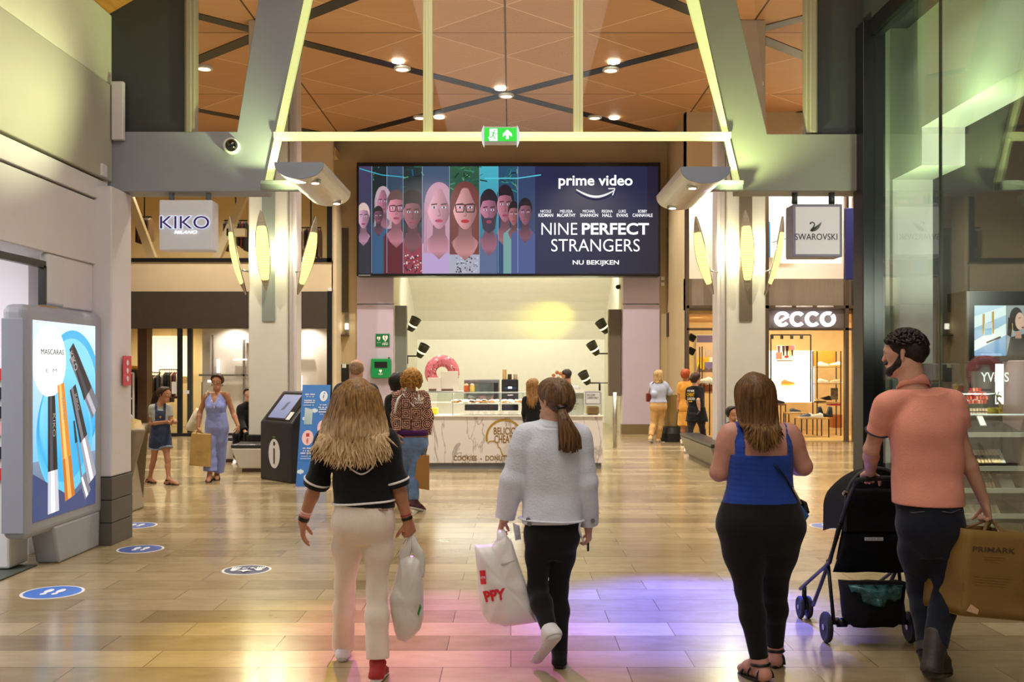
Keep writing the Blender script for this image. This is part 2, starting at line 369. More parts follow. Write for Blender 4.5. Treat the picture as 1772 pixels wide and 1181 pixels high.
# left shop entrance
M_shopw = mat('shop_white', (236, 232, 236), .5)
mb = MB()
mb.box(-4.10, -4.02, 8.53, 8.87, 2.26, 2.72)
struct(mb, 'trim_3', mat('entrance_frame', (205, 208, 208), .4), bevel=.035, seg=5)
mb = MB(); mb.box(-9.2, -9.0, -2, 9.0, 0, 3.2); mb.box(-9.2, -4.42, 9.0, 9.2, 0, 3.2); mb.box(-9.2, -4.42, -2.2, -2, 0, 3.2); struct(mb, 'wall_left_shop', M_shopw)
mb = MB(); mb.box(-9.2, -4.42, -2.2, 9.2, 3.2, 3.35); struct(mb, 'ceiling_left_shop', M_shopw)
mb = MB(); mb.box(-4.08, -4.03, -2, 8.52, 2.58, 2.64); mb.box(-4.08, -4.03, 8.48, 8.53, 2.26, 2.6); struct(mb, 'door_1', M_black)
mb = MB(); mb.box(-9.0, -4.1, -2, 8.5, .001, .012); struct(mb, 'floor_left_shop', mat('shop_mat', (66, 74, 62), .55, var=.1))
mb = MB(); mb.box(-6.6, -5.9, 8.6, 8.98, 2.3, 2.72); struct(mb, 'trim_4', M_band)
lamp('AREA', (-6.4, 6.6, 3.1), 130, (1, .95, 1), (-6.4, 6.6, 0), 2.4, sy=3)
lamp('AREA', (-5.2, 8.2, .5), 8, (.75, 1, .35), (-6.0, 8.98, .2), .5)

# ---------------------------------------------------------------- arch between passage and hall
YA = 9.8
def arch(pts, Y=YA, t=.34): return [W(x, y, Y) for x, y in pts], Vector((0, t, 0))
mb = MB(); p, e = arch([(186, 228), (410, 228), (481, -210), (571, -210), (458, 315), (456, 331), (186, 331)]); mb.prism(p, e)
struct(mb, 'wall_arch_left', M_grey, bevel=.006)
mb = MB(); p, e = arch([(1497, 232), (1328, 232), (1225, -210), (1146, -210), (1212, 0), (1281, 315), (1281, 330), (1497, 330)]); mb.prism(p, e)
struct(mb, 'wall_arch_right', mat('grey_paint_right', (132, 132, 118), .5, var=.03, vs=4), bevel=.006)
# inner leg reveals, emission standing in for LED light on them, and the lit crossbar
mb = MB(); p, e = arch([(571, -210), (585, -210), (487, 236), (470, 312), (458, 316)], YA - .03, .05); mb.prism(p, e); struct(mb, 'trim_5', mat('reveal_baked_light', (226, 228, 190), .35, emit=(225, 245, 130), es=.55))
mb = MB(); p, e = arch([(1146, -210), (1163, -210), (1262, 236), (1281, 316), (1270, 312), (1254, 236), (1132, -210)], YA - .03, .05); mb.prism(p, e); struct(mb, 'trim_6', MATS['reveal_baked_light'])
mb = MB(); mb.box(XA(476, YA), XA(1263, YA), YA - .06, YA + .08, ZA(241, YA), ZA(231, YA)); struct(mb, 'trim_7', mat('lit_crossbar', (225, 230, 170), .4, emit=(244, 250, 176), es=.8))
M_mull = mat('mullion', (214, 210, 160), .4, emit=(220, 225, 120), es=.12)  # weak emission paints in the LED light that falls on the mullions
for i, (a, b_) in enumerate(((732, 748), (993, 1009))):
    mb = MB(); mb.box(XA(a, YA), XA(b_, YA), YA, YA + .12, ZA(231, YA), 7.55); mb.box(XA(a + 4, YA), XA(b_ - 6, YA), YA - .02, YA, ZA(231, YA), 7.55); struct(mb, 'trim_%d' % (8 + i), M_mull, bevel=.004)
for i, (a, b_) in enumerate(((318, 335), (1397, 1416))):
    mb = MB(); mb.box(XA(a, YA), XA(b_, YA), YA + .02, YA + .16, ZA(229, YA), 7.0); mb.box(XA(a + 5, YA), XA(b_ - 4, YA), YA - .02, YA + .02, ZA(229, YA), 7.0); struct(mb, 'trim_%d' % (10 + i), mat('side_mullion', (150, 140, 120), .4), bevel=.004)
for nm, a, b_ in (('left', 184, 319), ('right', 1415, 1502)):
    mb = MB(); mb.box(XA(a, YA), XA(b_, YA), YA + .04, YA + .2, ZA(230, YA), 5.9); struct(mb, 'wall_arch_panel_' + nm, M_dgrey)
# panes in the arch
for i, pts in enumerate(([(335, 228), (410, 228), (446, 0), (446, -150), (335, -150)], [(485, 232), (735, 232), (735, -170), (560, -170)], [(745, 232), (996, 232), (996, -190), (745, -190)],
                         [(1006, 232), (1258, 232), (1160, -170), (1006, -170)], [(1330, 230), (1400, 230), (1400, -150), (1290, -150)])):
    mb = MB(); p, e = arch(pts, YA + .05, .012); mb.prism(p, e); struct(mb, 'window_%d' % (i + 1), G_pane)

# ---------------------------------------------------------------- right: shop glass of the passage
XR = 3.55
mb = MB(); mb.box(XR - .10, XR + .12, 9.62, 9.90, 0, 5.12); mb.box(XR + .08, XR + .19, 9.9, 10.42, 0, 5.12); mb.box(XR - .03, XR + .10, 3.4, 9.86, 4.98, 5.14); mb.box(XR - .03, XR + .1, 3.4, 9.86, 0, .06)
struct(mb, 'window_frame', M_black, bevel=.006)
for i, (a, b_) in enumerate(((3.5, 8.125), (8.14, 9.62))):
    mb = MB(); mb.box(XR, XR + .014, a, b_, .06, 4.98); struct(mb, 'window_%d' % (6 + i), G_shop)
mb = MB(); mb.box(XR - .004, XR + .018, 8.124, 8.141, .06, 4.98); struct(mb, 'trim_12', mat('glass_joint', (40, 52, 44), .3))
mb = MB(); mb.box(XR - .02, XR + .5, 3.0, 9.9, 5.14, 5.4); struct(mb, 'wall_right_top', M_dgrey)
mb = MB(); mb.box(XR - .05, XR + .1, -4, 3.4, 0, 5.4); struct(mb, 'wall_right', M_white)
# stepped white bulkhead inside the shop
mb = MB()
z1 = 4.06; z2 = 3.69
mb.prism([(4.0, 3.0, z1), (4.0, 9.56, z1), (4.0, 9.56, z2), (4.0, 10.29, z2), (4.0, 10.29, 0), (4.0, 10.5, 0), (4.0, 10.5, 5.3), (4.0, 3.0, 5.3)], (.42, 0, 0))
struct(mb, 'wall_right_bulkhead', mat('shop_bulkhead', (226, 226, 214), .5))
mb = MB(); mb.box(XR + .19, 4.0, 10.36, 10.5, 0, 5.3); struct(mb, 'wall_right_return', mat('shop_bulkhead', (226, 226, 214), .5))
M_dark_shop = mat('dark_shop_wall', (70, 68, 66), .5, var=.08)
mb = MB(); mb.box(4.42, 8.2, 10.36, 10.5, 0, 5.3); mb.box(8.2, 8.35, 3, 10.5, 0, 5.3); mb.box(3.66, 8.2, 2.9, 3.0, 0, 5.3); struct(mb, 'wall_right_shop', M_dark_shop)
mb = MB(); mb.box(3.6, 8.3, 3, 10.5, 5.3, 5.4); struct(mb, 'ceiling_right_shop', M_dark_shop)
mb = MB(); mb.box(XR + .1, 8.2, 3, 10.4, .001, .02); struct(mb, 'floor_right_shop', mat('dark_shop_floor', (74, 68, 60), .3, var=.1))
lamp('SPOT', (3.74, 9.5, 3.0), 46, (.74, 1, .46), (3.95, 9.7, 5.0), .3, 120, .9)
lamp('SPOT', (3.7, 8.4, 3.6), 36, (.80, 1, .54), (4.0, 8.2, 4.9), .3, 140, .9)
lamp('SPOT', (4.2, 7.4, 2.4), 150, (1, .95, .85), (4.2, 9.9, 3.4), .2, 90, .8)

# ---------------------------------------------------------------- back wall of the hall and the alcove
YB = 25.8
mb = MB()
mb.box(XA(575, YB), XA(618, YB), YB, YB + .3, 0, HC); mb.box(XA(1140, YB), XA(1190, YB), YB, YB + .3, 0, HC)
mb.box(XA(618, YB), XA(1140, YB), YB, YB + .3, ZA(478, YB), HC)
struct(mb, 'wall_back', M_tan)
for i, (a, b_) in enumerate(((618, 681), (1078, 1141))):
    mb = MB(); mb.box(XA(a, YB), XA(b_, YB), YB - .06, YB + .3, .26, ZA(527, YB) - .012); mb.box(XA(a, YB), XA(b_, YB), YB - .06, YB + .3, ZA(527, YB) + .012, ZA(476, YB))
    struct(mb, 'wall_pier_%s' % ('left', 'right')[i], M_lav, bevel=.008)
    mb = MB(); mb.box(XA(a - 3, YB), XA(b_ + 6, YB), YB - .08, YB + .2, 0, .26); struct(mb, 'baseboard_pier_%s' % ('left', 'right')[i], mat('pier_base', (120, 104, 72), .4))
# recessed dark slots in the tan piers
for a, b_, y0, y1, nm in ((590, 603, 395, 541, 'left'), (1154, 1168, 395, 541, 'right')):
    mb = MB(); mb.box(XA(a, YB), XA(b_, YB), YB - .03, YB + .02, ZA(y1, YB), ZA(y0, YB)); struct(mb, 'trim_slot_' + nm, mat('slot_grille', (78, 70, 54), .6))
# alcove: side walls, curved ceiling, rear wall
M_alc = mat('alcove_plaster', (226, 224, 206), .55, var=.02)
xl, xr = XA(681, YB), XA(1078, YB); yr = 31.5; xl2, xr2 = XA(722, yr), XA(1046, yr); zr = ZA(588, yr); zf = 5.6
mb = MB()
n = 14; A = []; 
for i in range(n + 1):
    t = i / n; y = YB + .1 + (yr - YB - .1) * t; z = zr + (zf - zr) * (1 - t) ** .62 if t < 1 else zr
    A.append((y, z, xl + (xl2 - xl) * t, xr + (xr2 - xr) * t))
for (y, z, a, b_), (y2, z2, a2, b2) in zip(A, A[1:]):
    mb.hexa([(a, y, z), (b_, y, z), (b2, y2, z2), (a2, y2, z2)], [(a, y, z + .1), (b_, y, z + .1), (b2, y2, z2 + .1), (a2, y2, z2 + .1)])
struct(mb, 'ceiling_alcove', M_alc)
mb = MB(); mb.hexa([(xl, YB + .1, 0), (xl2, yr, 0), (xl2 - .1, yr, 0), (xl - .1, YB + .1, 0)], [(xl, YB + .1, zf), (xl2, yr, zf), (xl2 - .1, yr, zf), (xl - .1, YB + .1, zf)])
mb.hexa([(xr, YB + .1, 0), (xr2, yr, 0), (xr2 + .1, yr, 0), (xr + .1, YB + .1, 0)], [(xr, YB + .1, zf), (xr2, yr, zf), (xr2 + .1, yr, zf), (xr + .1, YB + .1, zf)])
mb.box(xl2 - .1, xr2 + .1, yr, yr + .1, 0, zr + .1); struct(mb, 'wall_alcove', M_alc)
mb = MB(); mb.box(xl, xl + .3, YB + .3, YB + .6, 0, 3.4); struct(mb, 'trim_13', mat('alcove_jamb', (120, 124, 118), .4))
mb = MB(); mb.box(xr - .34, xr - .02, YB + .3, YB + .6, 1.0, 3.3); struct(mb, 'trim_14', mat('shutter_box', (104, 92, 78), .4))
mb = MB(); mb.tube([(XA(1064, 21.5), 21.5, 0), (XA(1064, 21.5), 21.5, 1.2)], .045, 12)
tag(mb.build('barrier_post', M_alu, smooth=True), 'slim steel barrier post beside the right lilac pier', 'post')

# ---------------------------------------------------------------- left shop at the far side of the hall
YL = 25.0
def xz(mb, x0, x1, y0, y1, Ya, Yb, Yp=YL, mi=0): mb.box(XA(x0, Yp), XA(x1, Yp), Ya, Yb, max(0, ZA(y1, Yp)), ZA(y0, Yp), mi)
mb = MB(); xz(mb, 120, 576, 452, 506, YL, YL + .2); xz(mb, 120, 576, 150, 330, YL, YL + .2); xz(mb, 574, 582, 330, 760, YL, YL + .8); struct(mb, 'wall_left_hall', M_cream)
mb = MB(); xz(mb, 120, 567, 505, 569, YL - .05, YL + .1); struct(mb, 'trim_15', M_band)
mb = MB(); xz(mb, 120, 574, 447, 454, YL - .03, YL + .05); xz(mb, 566, 575, 330, 454, YL - .03, YL + .05); struct(mb, 'window_frame_upper', M_black)
mb = MB(); xz(mb, 566, 575, 505, 760, YL - .04, YL + .1); xz(mb, 296, 575, 750, 760, YL - .04, YL + .1); xz(mb, 307, 314, 569, 755, YL - .02, YL + .1); struct(mb, 'window_frame_lower', M_black)
mb = MB(); xz(mb, 120, 568, 330, 450, YL + .02, YL + .035); struct(mb, 'window_8', G_pane)
mb = MB(); xz(mb, 296, 568, 569, 752, YL + .02, YL + .035); struct(mb, 'window_9', G_pane)
mb = MB(); xz(mb, 335, 566, 565, 757, YL + .7, YL + .8); struct(mb, 'wall_display', mat('display_wall', (226, 214, 204), .5))
mb = MB(); mb.box(-13, -4.6, 29.5, 29.6, 0, 7.7); mb.box(-13.1, -13, 25, 29.5, 0, 7.7); struct(mb, 'wall_left_store', mat('store_wall', (226, 204, 160), .6))
mb = MB(); mb.box(-13, -4.5, 25.2, 29.5, 2.95, 3.9); struct(mb, 'ceiling_left_store', mat('store_ceiling', (214, 190, 146), .6))
mb = MB(); mb.box(-13, -4.5, 25.2, 29.5, 7.2, 7.4); struct(mb, 'ceiling_left_store_upper', MATS['store_ceiling'])
mb = MB(); mb.box(XA(238, 26), XA(254, 26), 26, 26.4, 0, 2.95); struct(mb, 'trim_16', M_brown)
mb = MB(); mb.box(XA(325, 25.4), XA(333, 25.4), 25.35, 25.45, 0, 2.9); struct(mb, 'trim_17', mat('dark_frame', (58, 54, 50), .5))
for x in (-10.6, -9.4, -8.4): lamp('SPOT', (x, 27.2, 2.93), 100, (1, .84, .55), (x, 28.2, .5), .06, 140, .6)
lamp('SPOT', (-7.0, 27.0, 7.15), 120, (1, .85, .6), (-7.0, 27.0, 4), .1, 150, .6); lamp('SPOT', (-9.6, 27.0, 7.15), 120, (1, .85, .6), (-9.6, 27.0, 4), .1, 150, .6)
for x in (-7.2, -5.3): lamp('SPOT', (x, 25.25, 2.85), 44, (1, .9, .8), (x, 25.7, .8), .05, 140, .7)

# ---------------------------------------------------------------- right shop at the far side of the hall
YE = 23.1
def ez(mb, x0, x1, y0, y1, Ya, Yb, Yp=YE, mi=0): mb.box(XA(x0, Yp), XA(x1, Yp), Ya, Yb, max(0, ZA(y1, Yp)), ZA(y0, Yp), mi)
M_fasc = mat('shop_fascia_wood', (146, 130, 112), .5, var=.12, vs=5, stretch=(30, 1, .6))
M_bronze = mat('bronze_mullion', (104, 88, 70), .4, .4)
mb = MB(); ez(mb, 1186, 1620, 482, 537, YE + .1, YE + .25); struct(mb, 'wall_right_hall', M_fasc)
mb = MB(); ez(mb, 1186, 1620, 150, 330, YE, YE + .25); struct(mb, 'wall_right_hall_upper', M_cream)
mb = MB(); ez(mb, 1330, 1464, 537, 572, YE + .08, YE + .14); struct(mb, 'trim_18', mat('sign_fascia', (128, 116, 108), .4))
mb = MB()
for a, b_ in ((1186, 1192), (1240, 1246), (1322, 1330), (1462, 1468), (1476, 1481)): ez(mb, a, b_, 330, 766, YE - .04, YE + .1)
ez(mb, 1188, 1480, 529, 534, YE - .04, YE + .1); ez(mb, 1188, 1243, 568, 572, YE - .04, YE + .1); ez(mb, 1330, 1480, 568, 572, YE - .04, YE + .1)
struct(mb, 'window_frame_right', M_bronze)
mb = MB(); mb.box(XA(1186, YE), XA(1188, YE), YE, YB, 0, HC); struct(mb, 'wall_right_side', M_tan)
mb = MB(); ez(mb, 1192, 1322, 572, 764, YE + .03, YE + .045); ez(mb, 1330, 1478, 572, 764, YE + .03, YE + .045); struct(mb, 'window_10', G_pane)
mb = MB(); ez(mb, 1192, 1322, 330, 482, YE + .03, YE + .045); ez(mb, 1330, 1478, 330, 482, YE + .03, YE + .045); struct(mb, 'window_11', G_pane)
M_lit = mat('lit_store_wall', (244, 238, 232), .6)
mb = MB(); mb.box(4.2, 12, 24.6, 24.7, 3.3, 7.4); struct(mb, 'wall_upper_store', M_lit)
for x in (4.9, 6.5, 7.7): lamp('SPOT', (x, 24.0, 7.0), 230, (1, .93, .9), (x, 24.6, 4.6), .06, 140, .8)
mb = MB(); mb.box(4.15, 12, 23.3, 27.5, 3.02, 3.3); struct(mb, 'ceiling_right_store', mat('oak_ceiling', (222, 186, 128), .5, var=.1, stretch=(20, 1, 1)))
mb = MB(); mb.box(4.15, 12, 27.4, 27.5, 0, 3.1); mb.box(12, 12.1, 23, 27.5, 0, 3.1); struct(mb, 'wall_right_store', mat('store_sand', (228, 196, 140), .6, var=.05))
mb = MB(); mb.box(4.15, 12, 23.2, 27.4, .001, .02); struct(mb, 'floor_right_store', mat('oak_floor', (222, 186, 122), .35, var=.12, vs=3, stretch=(1, 12, 1)))
for x in (4.7, 6.6, 7.9, 9.6): lamp('SPOT', (x, 24.6, 2.98), 95, (1, .84, .55), (x, 26.2, .6), .05, 150, .7)
# end walls and the wall behind the camera side of the hall
mb = MB(); mb.box(-14.2, -14, 10, 34, 0, HC); struct(mb, 'wall_hall_left_end', M_cream)
mb = MB(); mb.box(14, 14.2, 10, 34, 0, HC); struct(mb, 'wall_hall_right_end', M_cream)

# ---------------------------------------------------------------- the two big columns
M_col = mat('column_paint', (208, 206, 194), .5, var=.02)
YC = 17.0
for nm, a, b_ in (('left', 430, 497), ('right', 1258, 1325)):
    x0, x1 = XA(a, YC), XA(b_, YC); 
    mb = MB(); mb.box(x0, x1, YC, YC + .8, .56, HC); struct(mb, 'trim_column_' + nm, M_col, bevel=.02)
    mb = MB(); mb.box(x0 - .03, x1 + .03, YC - .03, YC + .83, 0, .56); struct(mb, 'baseboard_column_' + nm, M_black)
    xs = (XA(498, YC), XA(511, YC)) if nm == 'left' else (XA(1243, YC), XA(1257, YC))
    mb = MB(); mb.box(xs[0], xs[1], YC + .1, YC + .5, 0, HC); mb.box((xs[0] + xs[1]) / 2 - .008, (xs[0] + xs[1]) / 2 + .008, YC + .08, YC + .1, 0, HC); struct(mb, 'trim_pilaster_' + nm, mat('pilaster', (204, 196, 196), .4), bevel=.01)
    xm = (XA(465, YC) if nm == 'left' else XA(1290, YC)); hw = .11
    mb = MB(); mb.box(xm - hw, xm + hw, YC - .025, YC, ZA(556, YC), ZA(250, YC)); struct(mb, 'trim_strip_' + nm, mat('grey_strip_' + nm, (128, 136, 130) if nm == 'left' else (104, 92, 78), .45))
# ================================================================ fixtures and signs
M_text_w = glow('lit_white_letter', (255, 255, 255), 1.3)
M_chrome = mat('chrome', (190, 190, 192), .15, 1)
M_plast_w = mat('white_plastic', (222, 222, 220), .35)
class ArtPx(Art):
    """artwork drawn in picture-like units on a plane facing the passage"""
    def __init__(s, Y, step=.0012): Art.__init__(s, W(0, 0, Y), (Y / F, 0, 0), (0, 0, Y / F), step); s.Y = Y
    def P(s, x, y): return Art.P(s, x, -y)
def txt(name, body, x0, x1, y0, y1, Y, m, parent, **k):
    return text(name, body, W((x0 + x1) / 2, (y0 + y1) / 2, Y), (x1 - x0) * Y / F, (y1 - y0) * Y / F, m, parent, **k)
def boxpx(x0, x1, y0, y1, Ya, Yb, mb=None):
    mb = mb or MB(); mb.box(XA(x0, Ya), XA(x1, Ya), Ya, Yb, ZA(y1, Ya), ZA(y0, Ya)); return mb

# ---- downlights in the hall ceiling
proto = None; n_d = 0
for x, y, where in ((696, 116, 'on the left arm of the dark ceiling cross'), (876, 163, 'at the centre of the dark ceiling cross'), (1057, 118, 'on the right arm of the dark ceiling cross'),
                    (727, 201, 'low on the dark ceiling strip beside the left mullion'), (1029, 201, 'low on the dark ceiling strip right of the right mullion'),
                    (353, 115, 'on the dark strip in the narrow left pane'), (1332, 202, 'on the dark strip in the narrow right pane')):
    Yd = F * (HC - EYE) / (CY - y); p = Vector((XA(x, Yd), Yd, HC - .05))
    if proto is None:
        proto = empty('ceiling_downlight', (0, 0, 0)); tag(proto, cat='light')
        mb = MB(); mb.lathe([(.17, .04), (.17, 0), (.13, -.012), (.13, .04)], n=24); mb.build('housing', M_plast_w, proto, smooth=False)
        mb = MB(); mb.lathe([(.125, .01), (.125, .0), (.05, -.01)], n=24); mb.build('lens', glow('downlight_lens', (255, 236, 200), 3), proto)
        o = proto
    else: o = copy_tree(proto)
    o.location = p; tag(o, 'round white recessed downlight ' + where, group='downlights of the timber ceiling')
for x, y, where in ((689, 105, 'just above the left arm of the ceiling cross'), (866, 152, 'just above the centre of the ceiling cross'), (1062, 106, 'just above the right arm of the ceiling cross'),
                    (760, 202, 'low between the two mullions'), (1063, 203, 'low right of the right mullion'), (1363, 202, 'in the narrow right pane')):
    Yd = F * (HC - EYE) / (CY - y); p = Vector((XA(x, Yd), Yd, HC - .02))
    mb = MB(); mb.lathe([(.12, .03), (.12, -.01), (.06, -.03)], c=p, n=20)
    tag(mb.build('spot_bulb', glow('spot_bulb_glow', (255, 246, 225), 14)), 'small glaring ceiling bulb ' + where, 'light', 'glaring bulbs of the timber ceiling')

# ---- the big advertising screen
YS = 25.3
b = MB(); boxpx(617, 1143, 281, 478, YS, YS + .45, b)
bill = empty('advertising_screen', W(880, 478, YS), 'wide lit advertising screen with a row of faces above the sweets counter', 'screen')
b.build('frame', M_black, bill, bevel=.02)
a = ArtPx(YS - .004, .00014)
a.rect(621, 474, 1139, 288, (22, 28, 58)); a.rect(925, 474, 1139, 288, (30, 40, 84), right=(20, 26, 54)); a.rect(980, 380, 1120, 288, (30, 38, 78))
strips = [621, 644, 670, 698, 731, 778, 830, 862, 896, 926]
cols = [((70, 66, 104), (20, 44, 66)), ((16, 40, 48), (18, 30, 46)), ((54, 80, 108), (20, 26, 44)), ((24, 52, 58), (60, 52, 70)), ((62, 92, 124), (120, 88, 130)), ((40, 96, 72), (24, 34, 48)), ((70, 190, 210), (50, 80, 116)), ((30, 84, 120), (22, 50, 92)), ((44, 70, 112), (56, 72, 112))]
for (x0, x1), (ct, cb) in zip(zip(strips, strips[1:]), cols): a.rect(x0, 474, x1, 288, cb, top=ct)
rs = random.Random(3)
for i in range(70):      # palm leaves
    x = rs.choice([650, 705, 720, 790, 800, 812, 822, 870, 885, 890]) + rs.uniform(-14, 14); y = rs.uniform(288, 330); an = rs.uniform(0, 6.3); L = rs.uniform(8, 20)
    c = rs.choice([(30, 110, 90), (18, 70, 80), (60, 150, 120), (20, 100, 140), (90, 170, 110), (12, 34, 40)])
    q = [(x, y), (x + L * math.cos(an), y + L * .6 * math.sin(an))]
    q = [(min(max(u_, 646), 895), min(max(v_, 289), 345)) for u_, v_ in q]; a.line(q, rs.uniform(.8, 2.4), c)
a.line([(622, 292), (660, 303), (700, 307)], 1.6, (60, 190, 220)); a.line([(838, 309), (895, 309), (936, 303)], 1.8, (90, 220, 250))
def face(cx, cy, rx, ry, skin, hair, cloth, style='short', beard=None, glasses=False, lips=(170, 70, 100), clip=None, sh=2.2):
    dk = tuple(int(c * .62) for c in skin); lt = tuple(min(255, int(c * 1.12)) for c in skin)
    x0, x1 = clip or (621, 926)
    C = lambda pts: [(min(max(x, x0), x1), min(y, 474)) for x, y in pts]
    a.poly(C([(cx - rx * sh, 474), (cx - rx * sh, cy + ry * 1.75), (cx - rx * .7, cy + ry * 1.25), (cx + rx * .7, cy + ry * 1.25), (cx + rx * sh, cy + ry * 1.75), (cx + rx * sh, 474)]), cloth)
    if style == 'long': a.poly(C([(cx - rx * 1.25 * math.cos(t), cy - ry * .2 - ry * 1.12 * math.sin(t)) for t in [math.pi * i / 16 for i in range(17)]] + [(cx + rx * 1.35, cy + ry * 2.2), (cx - rx * 1.35, cy + ry * 2.2)]), hair)
    elif style == 'curly':
        for i in range(22):
            t = math.pi * (i / 21) * 1.25 - .4; a.ell(cx + rx * 1.1 * math.cos(t), cy - ry * .15 - ry * 1.05 * math.sin(t), rx * .42, rx * .42, hair if i % 2 else tuple(int(c * .7) for c in hair), 10, clip=(x0, x1, 288, 474))
        a.ell(cx, cy - ry * .6, rx * 1.1, ry * .8, hair, clip=(x0, x1, 288, 474))
    else: a.ell(cx, cy - ry * .32, rx * 1.1, ry * .93, hair, clip=(x0, x1, 288, 474))
    npt = C([(cx - rx * .5, cy + ry * .5), (cx + rx * .5, cy + ry * .5), (cx + rx * .56, cy + ry * 1.28), (cx + rx * 1.15, cy + ry * 1.62), (cx + rx * .75, cy + ry * 2.1), (cx, cy + ry * 2.5), (cx - rx * .75, cy + ry * 2.1), (cx - rx * 1.15, cy + ry * 1.62), (cx - rx * .56, cy + ry * 1.28)])
    sk2 = tuple(int(c * .86) for c in skin); dk2 = tuple(int(c * .5) for c in skin); a.poly(npt, None, [dk2, dk2, dk, sk2, sk2, dk, sk2, sk2, dk])
    if style == 'long':
        for i in range(9):
            for s in (-1, 1): x = cx + s * rx * (.98 + .04 * i); q = C([(x, cy - ry * .3), (x + s * rx * .05, cy + ry * 2.1)]); a.line(q, .5, tuple(int(c * (.7 if i % 2 else 1.1)) if c * 1.1 < 255 else 250 for c in hair))
    n = 26; pts = []
    for i in range(n):
        t = 2 * math.pi * i / n; x = rx * math.cos(t); y = ry * math.sin(t); w = 1 - .28 * max(0, math.sin(t)) ** 1.5; pts.append((cx + x * w, cy + y))
    a.poly(C(pts), None, [tuple(int(l + (d - l) * (.5 + .5 * math.cos(2 * math.pi * i / n))) for l, d in zip(lt, dk)) for i in range(n)])
    if beard: 
        a.poly(C([(cx - rx * .93, cy + ry * .1), (cx - rx * .5, cy + ry * .38), (cx + rx * .5, cy + ry * .38), (cx + rx * .93, cy + ry * .1), (cx + rx * .7, cy + ry * 1.0), (cx, cy + ry * 1.25), (cx - rx * .7, cy + ry * 1.0)]), beard)
    if style == 'long': 
        for s in (-1, 1): a.poly(C([(cx, cy - ry * 1.25), (cx + s * rx * .9, cy - ry * .9), (cx + s * rx * 1.12, cy + ry * .4), (cx + s * rx * .82, cy - ry * .2), (cx + s * rx * .35, cy - ry * .85)]), hair)
    else: a.poly(C([(cx - rx * .98, cy - ry * .15), (cx - rx * .9, cy - ry * .8), (cx, cy - ry * 1.12), (cx + rx * .9, cy - ry * .8), (cx + rx * .98, cy - ry * .15), (cx + rx * .7, cy - ry * .55), (cx, cy - ry * .62), (cx - rx * .7, cy - ry * .55)]), hair)
    for s in (-1, 1):
        ex = cx + s * rx * .42
        a.line([(ex - rx * .26, cy - ry * .2), (ex + rx * .26, cy - ry * .24)], ry * .07, tuple(int(c * .35) for c in skin))
        a.ell(ex, cy - ry * .06, rx * .2, ry * .065, (220, 210, 225), 12); a.ell(ex, cy - ry * .06, rx * .08, ry * .065, (40, 46, 70), 10)
        if glasses:
            for q0, q1 in (((-.38, -.2), (.38, -.2)), ((.38, -.2), (.3, .16)), ((.3, .16), (-.3, .16)), ((-.3, .16), (-.38, -.2))):
                a.line([(ex + q0[0] * rx, cy + q0[1] * ry), (ex + q1[0] * rx, cy + q1[1] * ry)], rx * .085, (24, 18, 26))
    a.line([(cx - rx * .02, cy), (cx + rx * .1, cy + ry * .34), (cx - rx * .12, cy + ry * .36)], rx * .07, dk)
    a.ell(cx, cy + ry * .6, rx * .34, ry * .09, lips, 14); a.line([(cx - rx * .34, cy + ry * .6), (cx + rx * .34, cy + ry * .6)], ry * .02, tuple(int(c * .5) for c in lips))
face(629, 376, 10, 20, (216, 160, 190), (226, 200, 190), (34, 40, 56), clip=(621, 644))
face(663, 350, 11, 21, (190, 120, 150), (200, 170, 180), (40, 90, 130), 'long', clip=(645, 698), sh=1.6)
face(655, 374, 8, 14, (120, 74, 100), (20, 20, 30), (40, 90, 130), clip=(645, 670), sh=1.8)
face(686, 362, 15, 27, (224, 140, 160), (100, 70, 70), (96, 16, 40), glasses=True, clip=(664, 698), sh=2.6)
face(714, 369, 16, 28, (156, 96, 110), (34, 22, 34), (150, 60, 80), 'curly', clip=(698, 731), sh=2)
for i in range(60): a.ell(rs.uniform(699, 730), rs.uniform(442, 472), 1.5, 1.5, rs.choice([(230, 210, 220), (170, 30, 50), (60, 20, 40)]), 8)
face(846, 366, 15, 31, (190, 120, 150), (30, 24, 44), (90, 108, 150), beard=(58, 48, 74), clip=(831, 896), sh=2.4)
face(874, 356, 14, 29, (190, 120, 140), (24, 20, 40), (24, 70, 120), clip=(860, 896), sh=2)
face(889, 372, 9, 19, (170, 110, 120), (22, 20, 36), (120, 170, 170), clip=(868, 926), sh=2)
face(909, 369, 11, 21, (150, 96, 120), (18, 18, 34), (72, 92, 150), clip=(880, 926), sh=2.2)
face(760, 362, 20, 35, (242, 168, 190), (206, 156, 180), (196, 170, 220), 'long', clip=(731, 778), lips=(200, 70, 110), sh=1.7)
face(805, 362, 21, 36, (240, 164, 168), (120, 60, 60), (180, 180, 200), 'long', glasses=True, clip=(778, 830), lips=(206, 20, 50), sh=1.5)
for i in range(50): a.ell(rs.uniform(789, 829), rs.uniform(446, 472), 1.6, 1.3, rs.choice([(40, 40, 56), (210, 210, 224), (130, 130, 150)]), 8)
for x in strips[1:-1]: a.line([(x, 289), (x, 473)], .7, (170, 190, 220))
pts = []; 
for i in range(17): t = i / 16; pts.append((997 + 64 * t, 329 + 12.5 * math.sin(math.pi * t * .94)))
for (x0, y0), (x1, y1), i in zip(pts, pts[1:], range(16)): a.line([(x0, y0), (x1, y1)], 1.6 + 2.6 * math.sin(math.pi * (i + 1) / 17), (255, 255, 255))
a.line([(1052, 327.6), (1063.5, 327.2), (1059.5, 339)], 2.0, (255, 255, 255))
a.line([(621, 477), (642, 477)], 1.6, (150, 150, 140))
a.build('screen_image', bill, es=.82)
tw = dict(depth=.0)
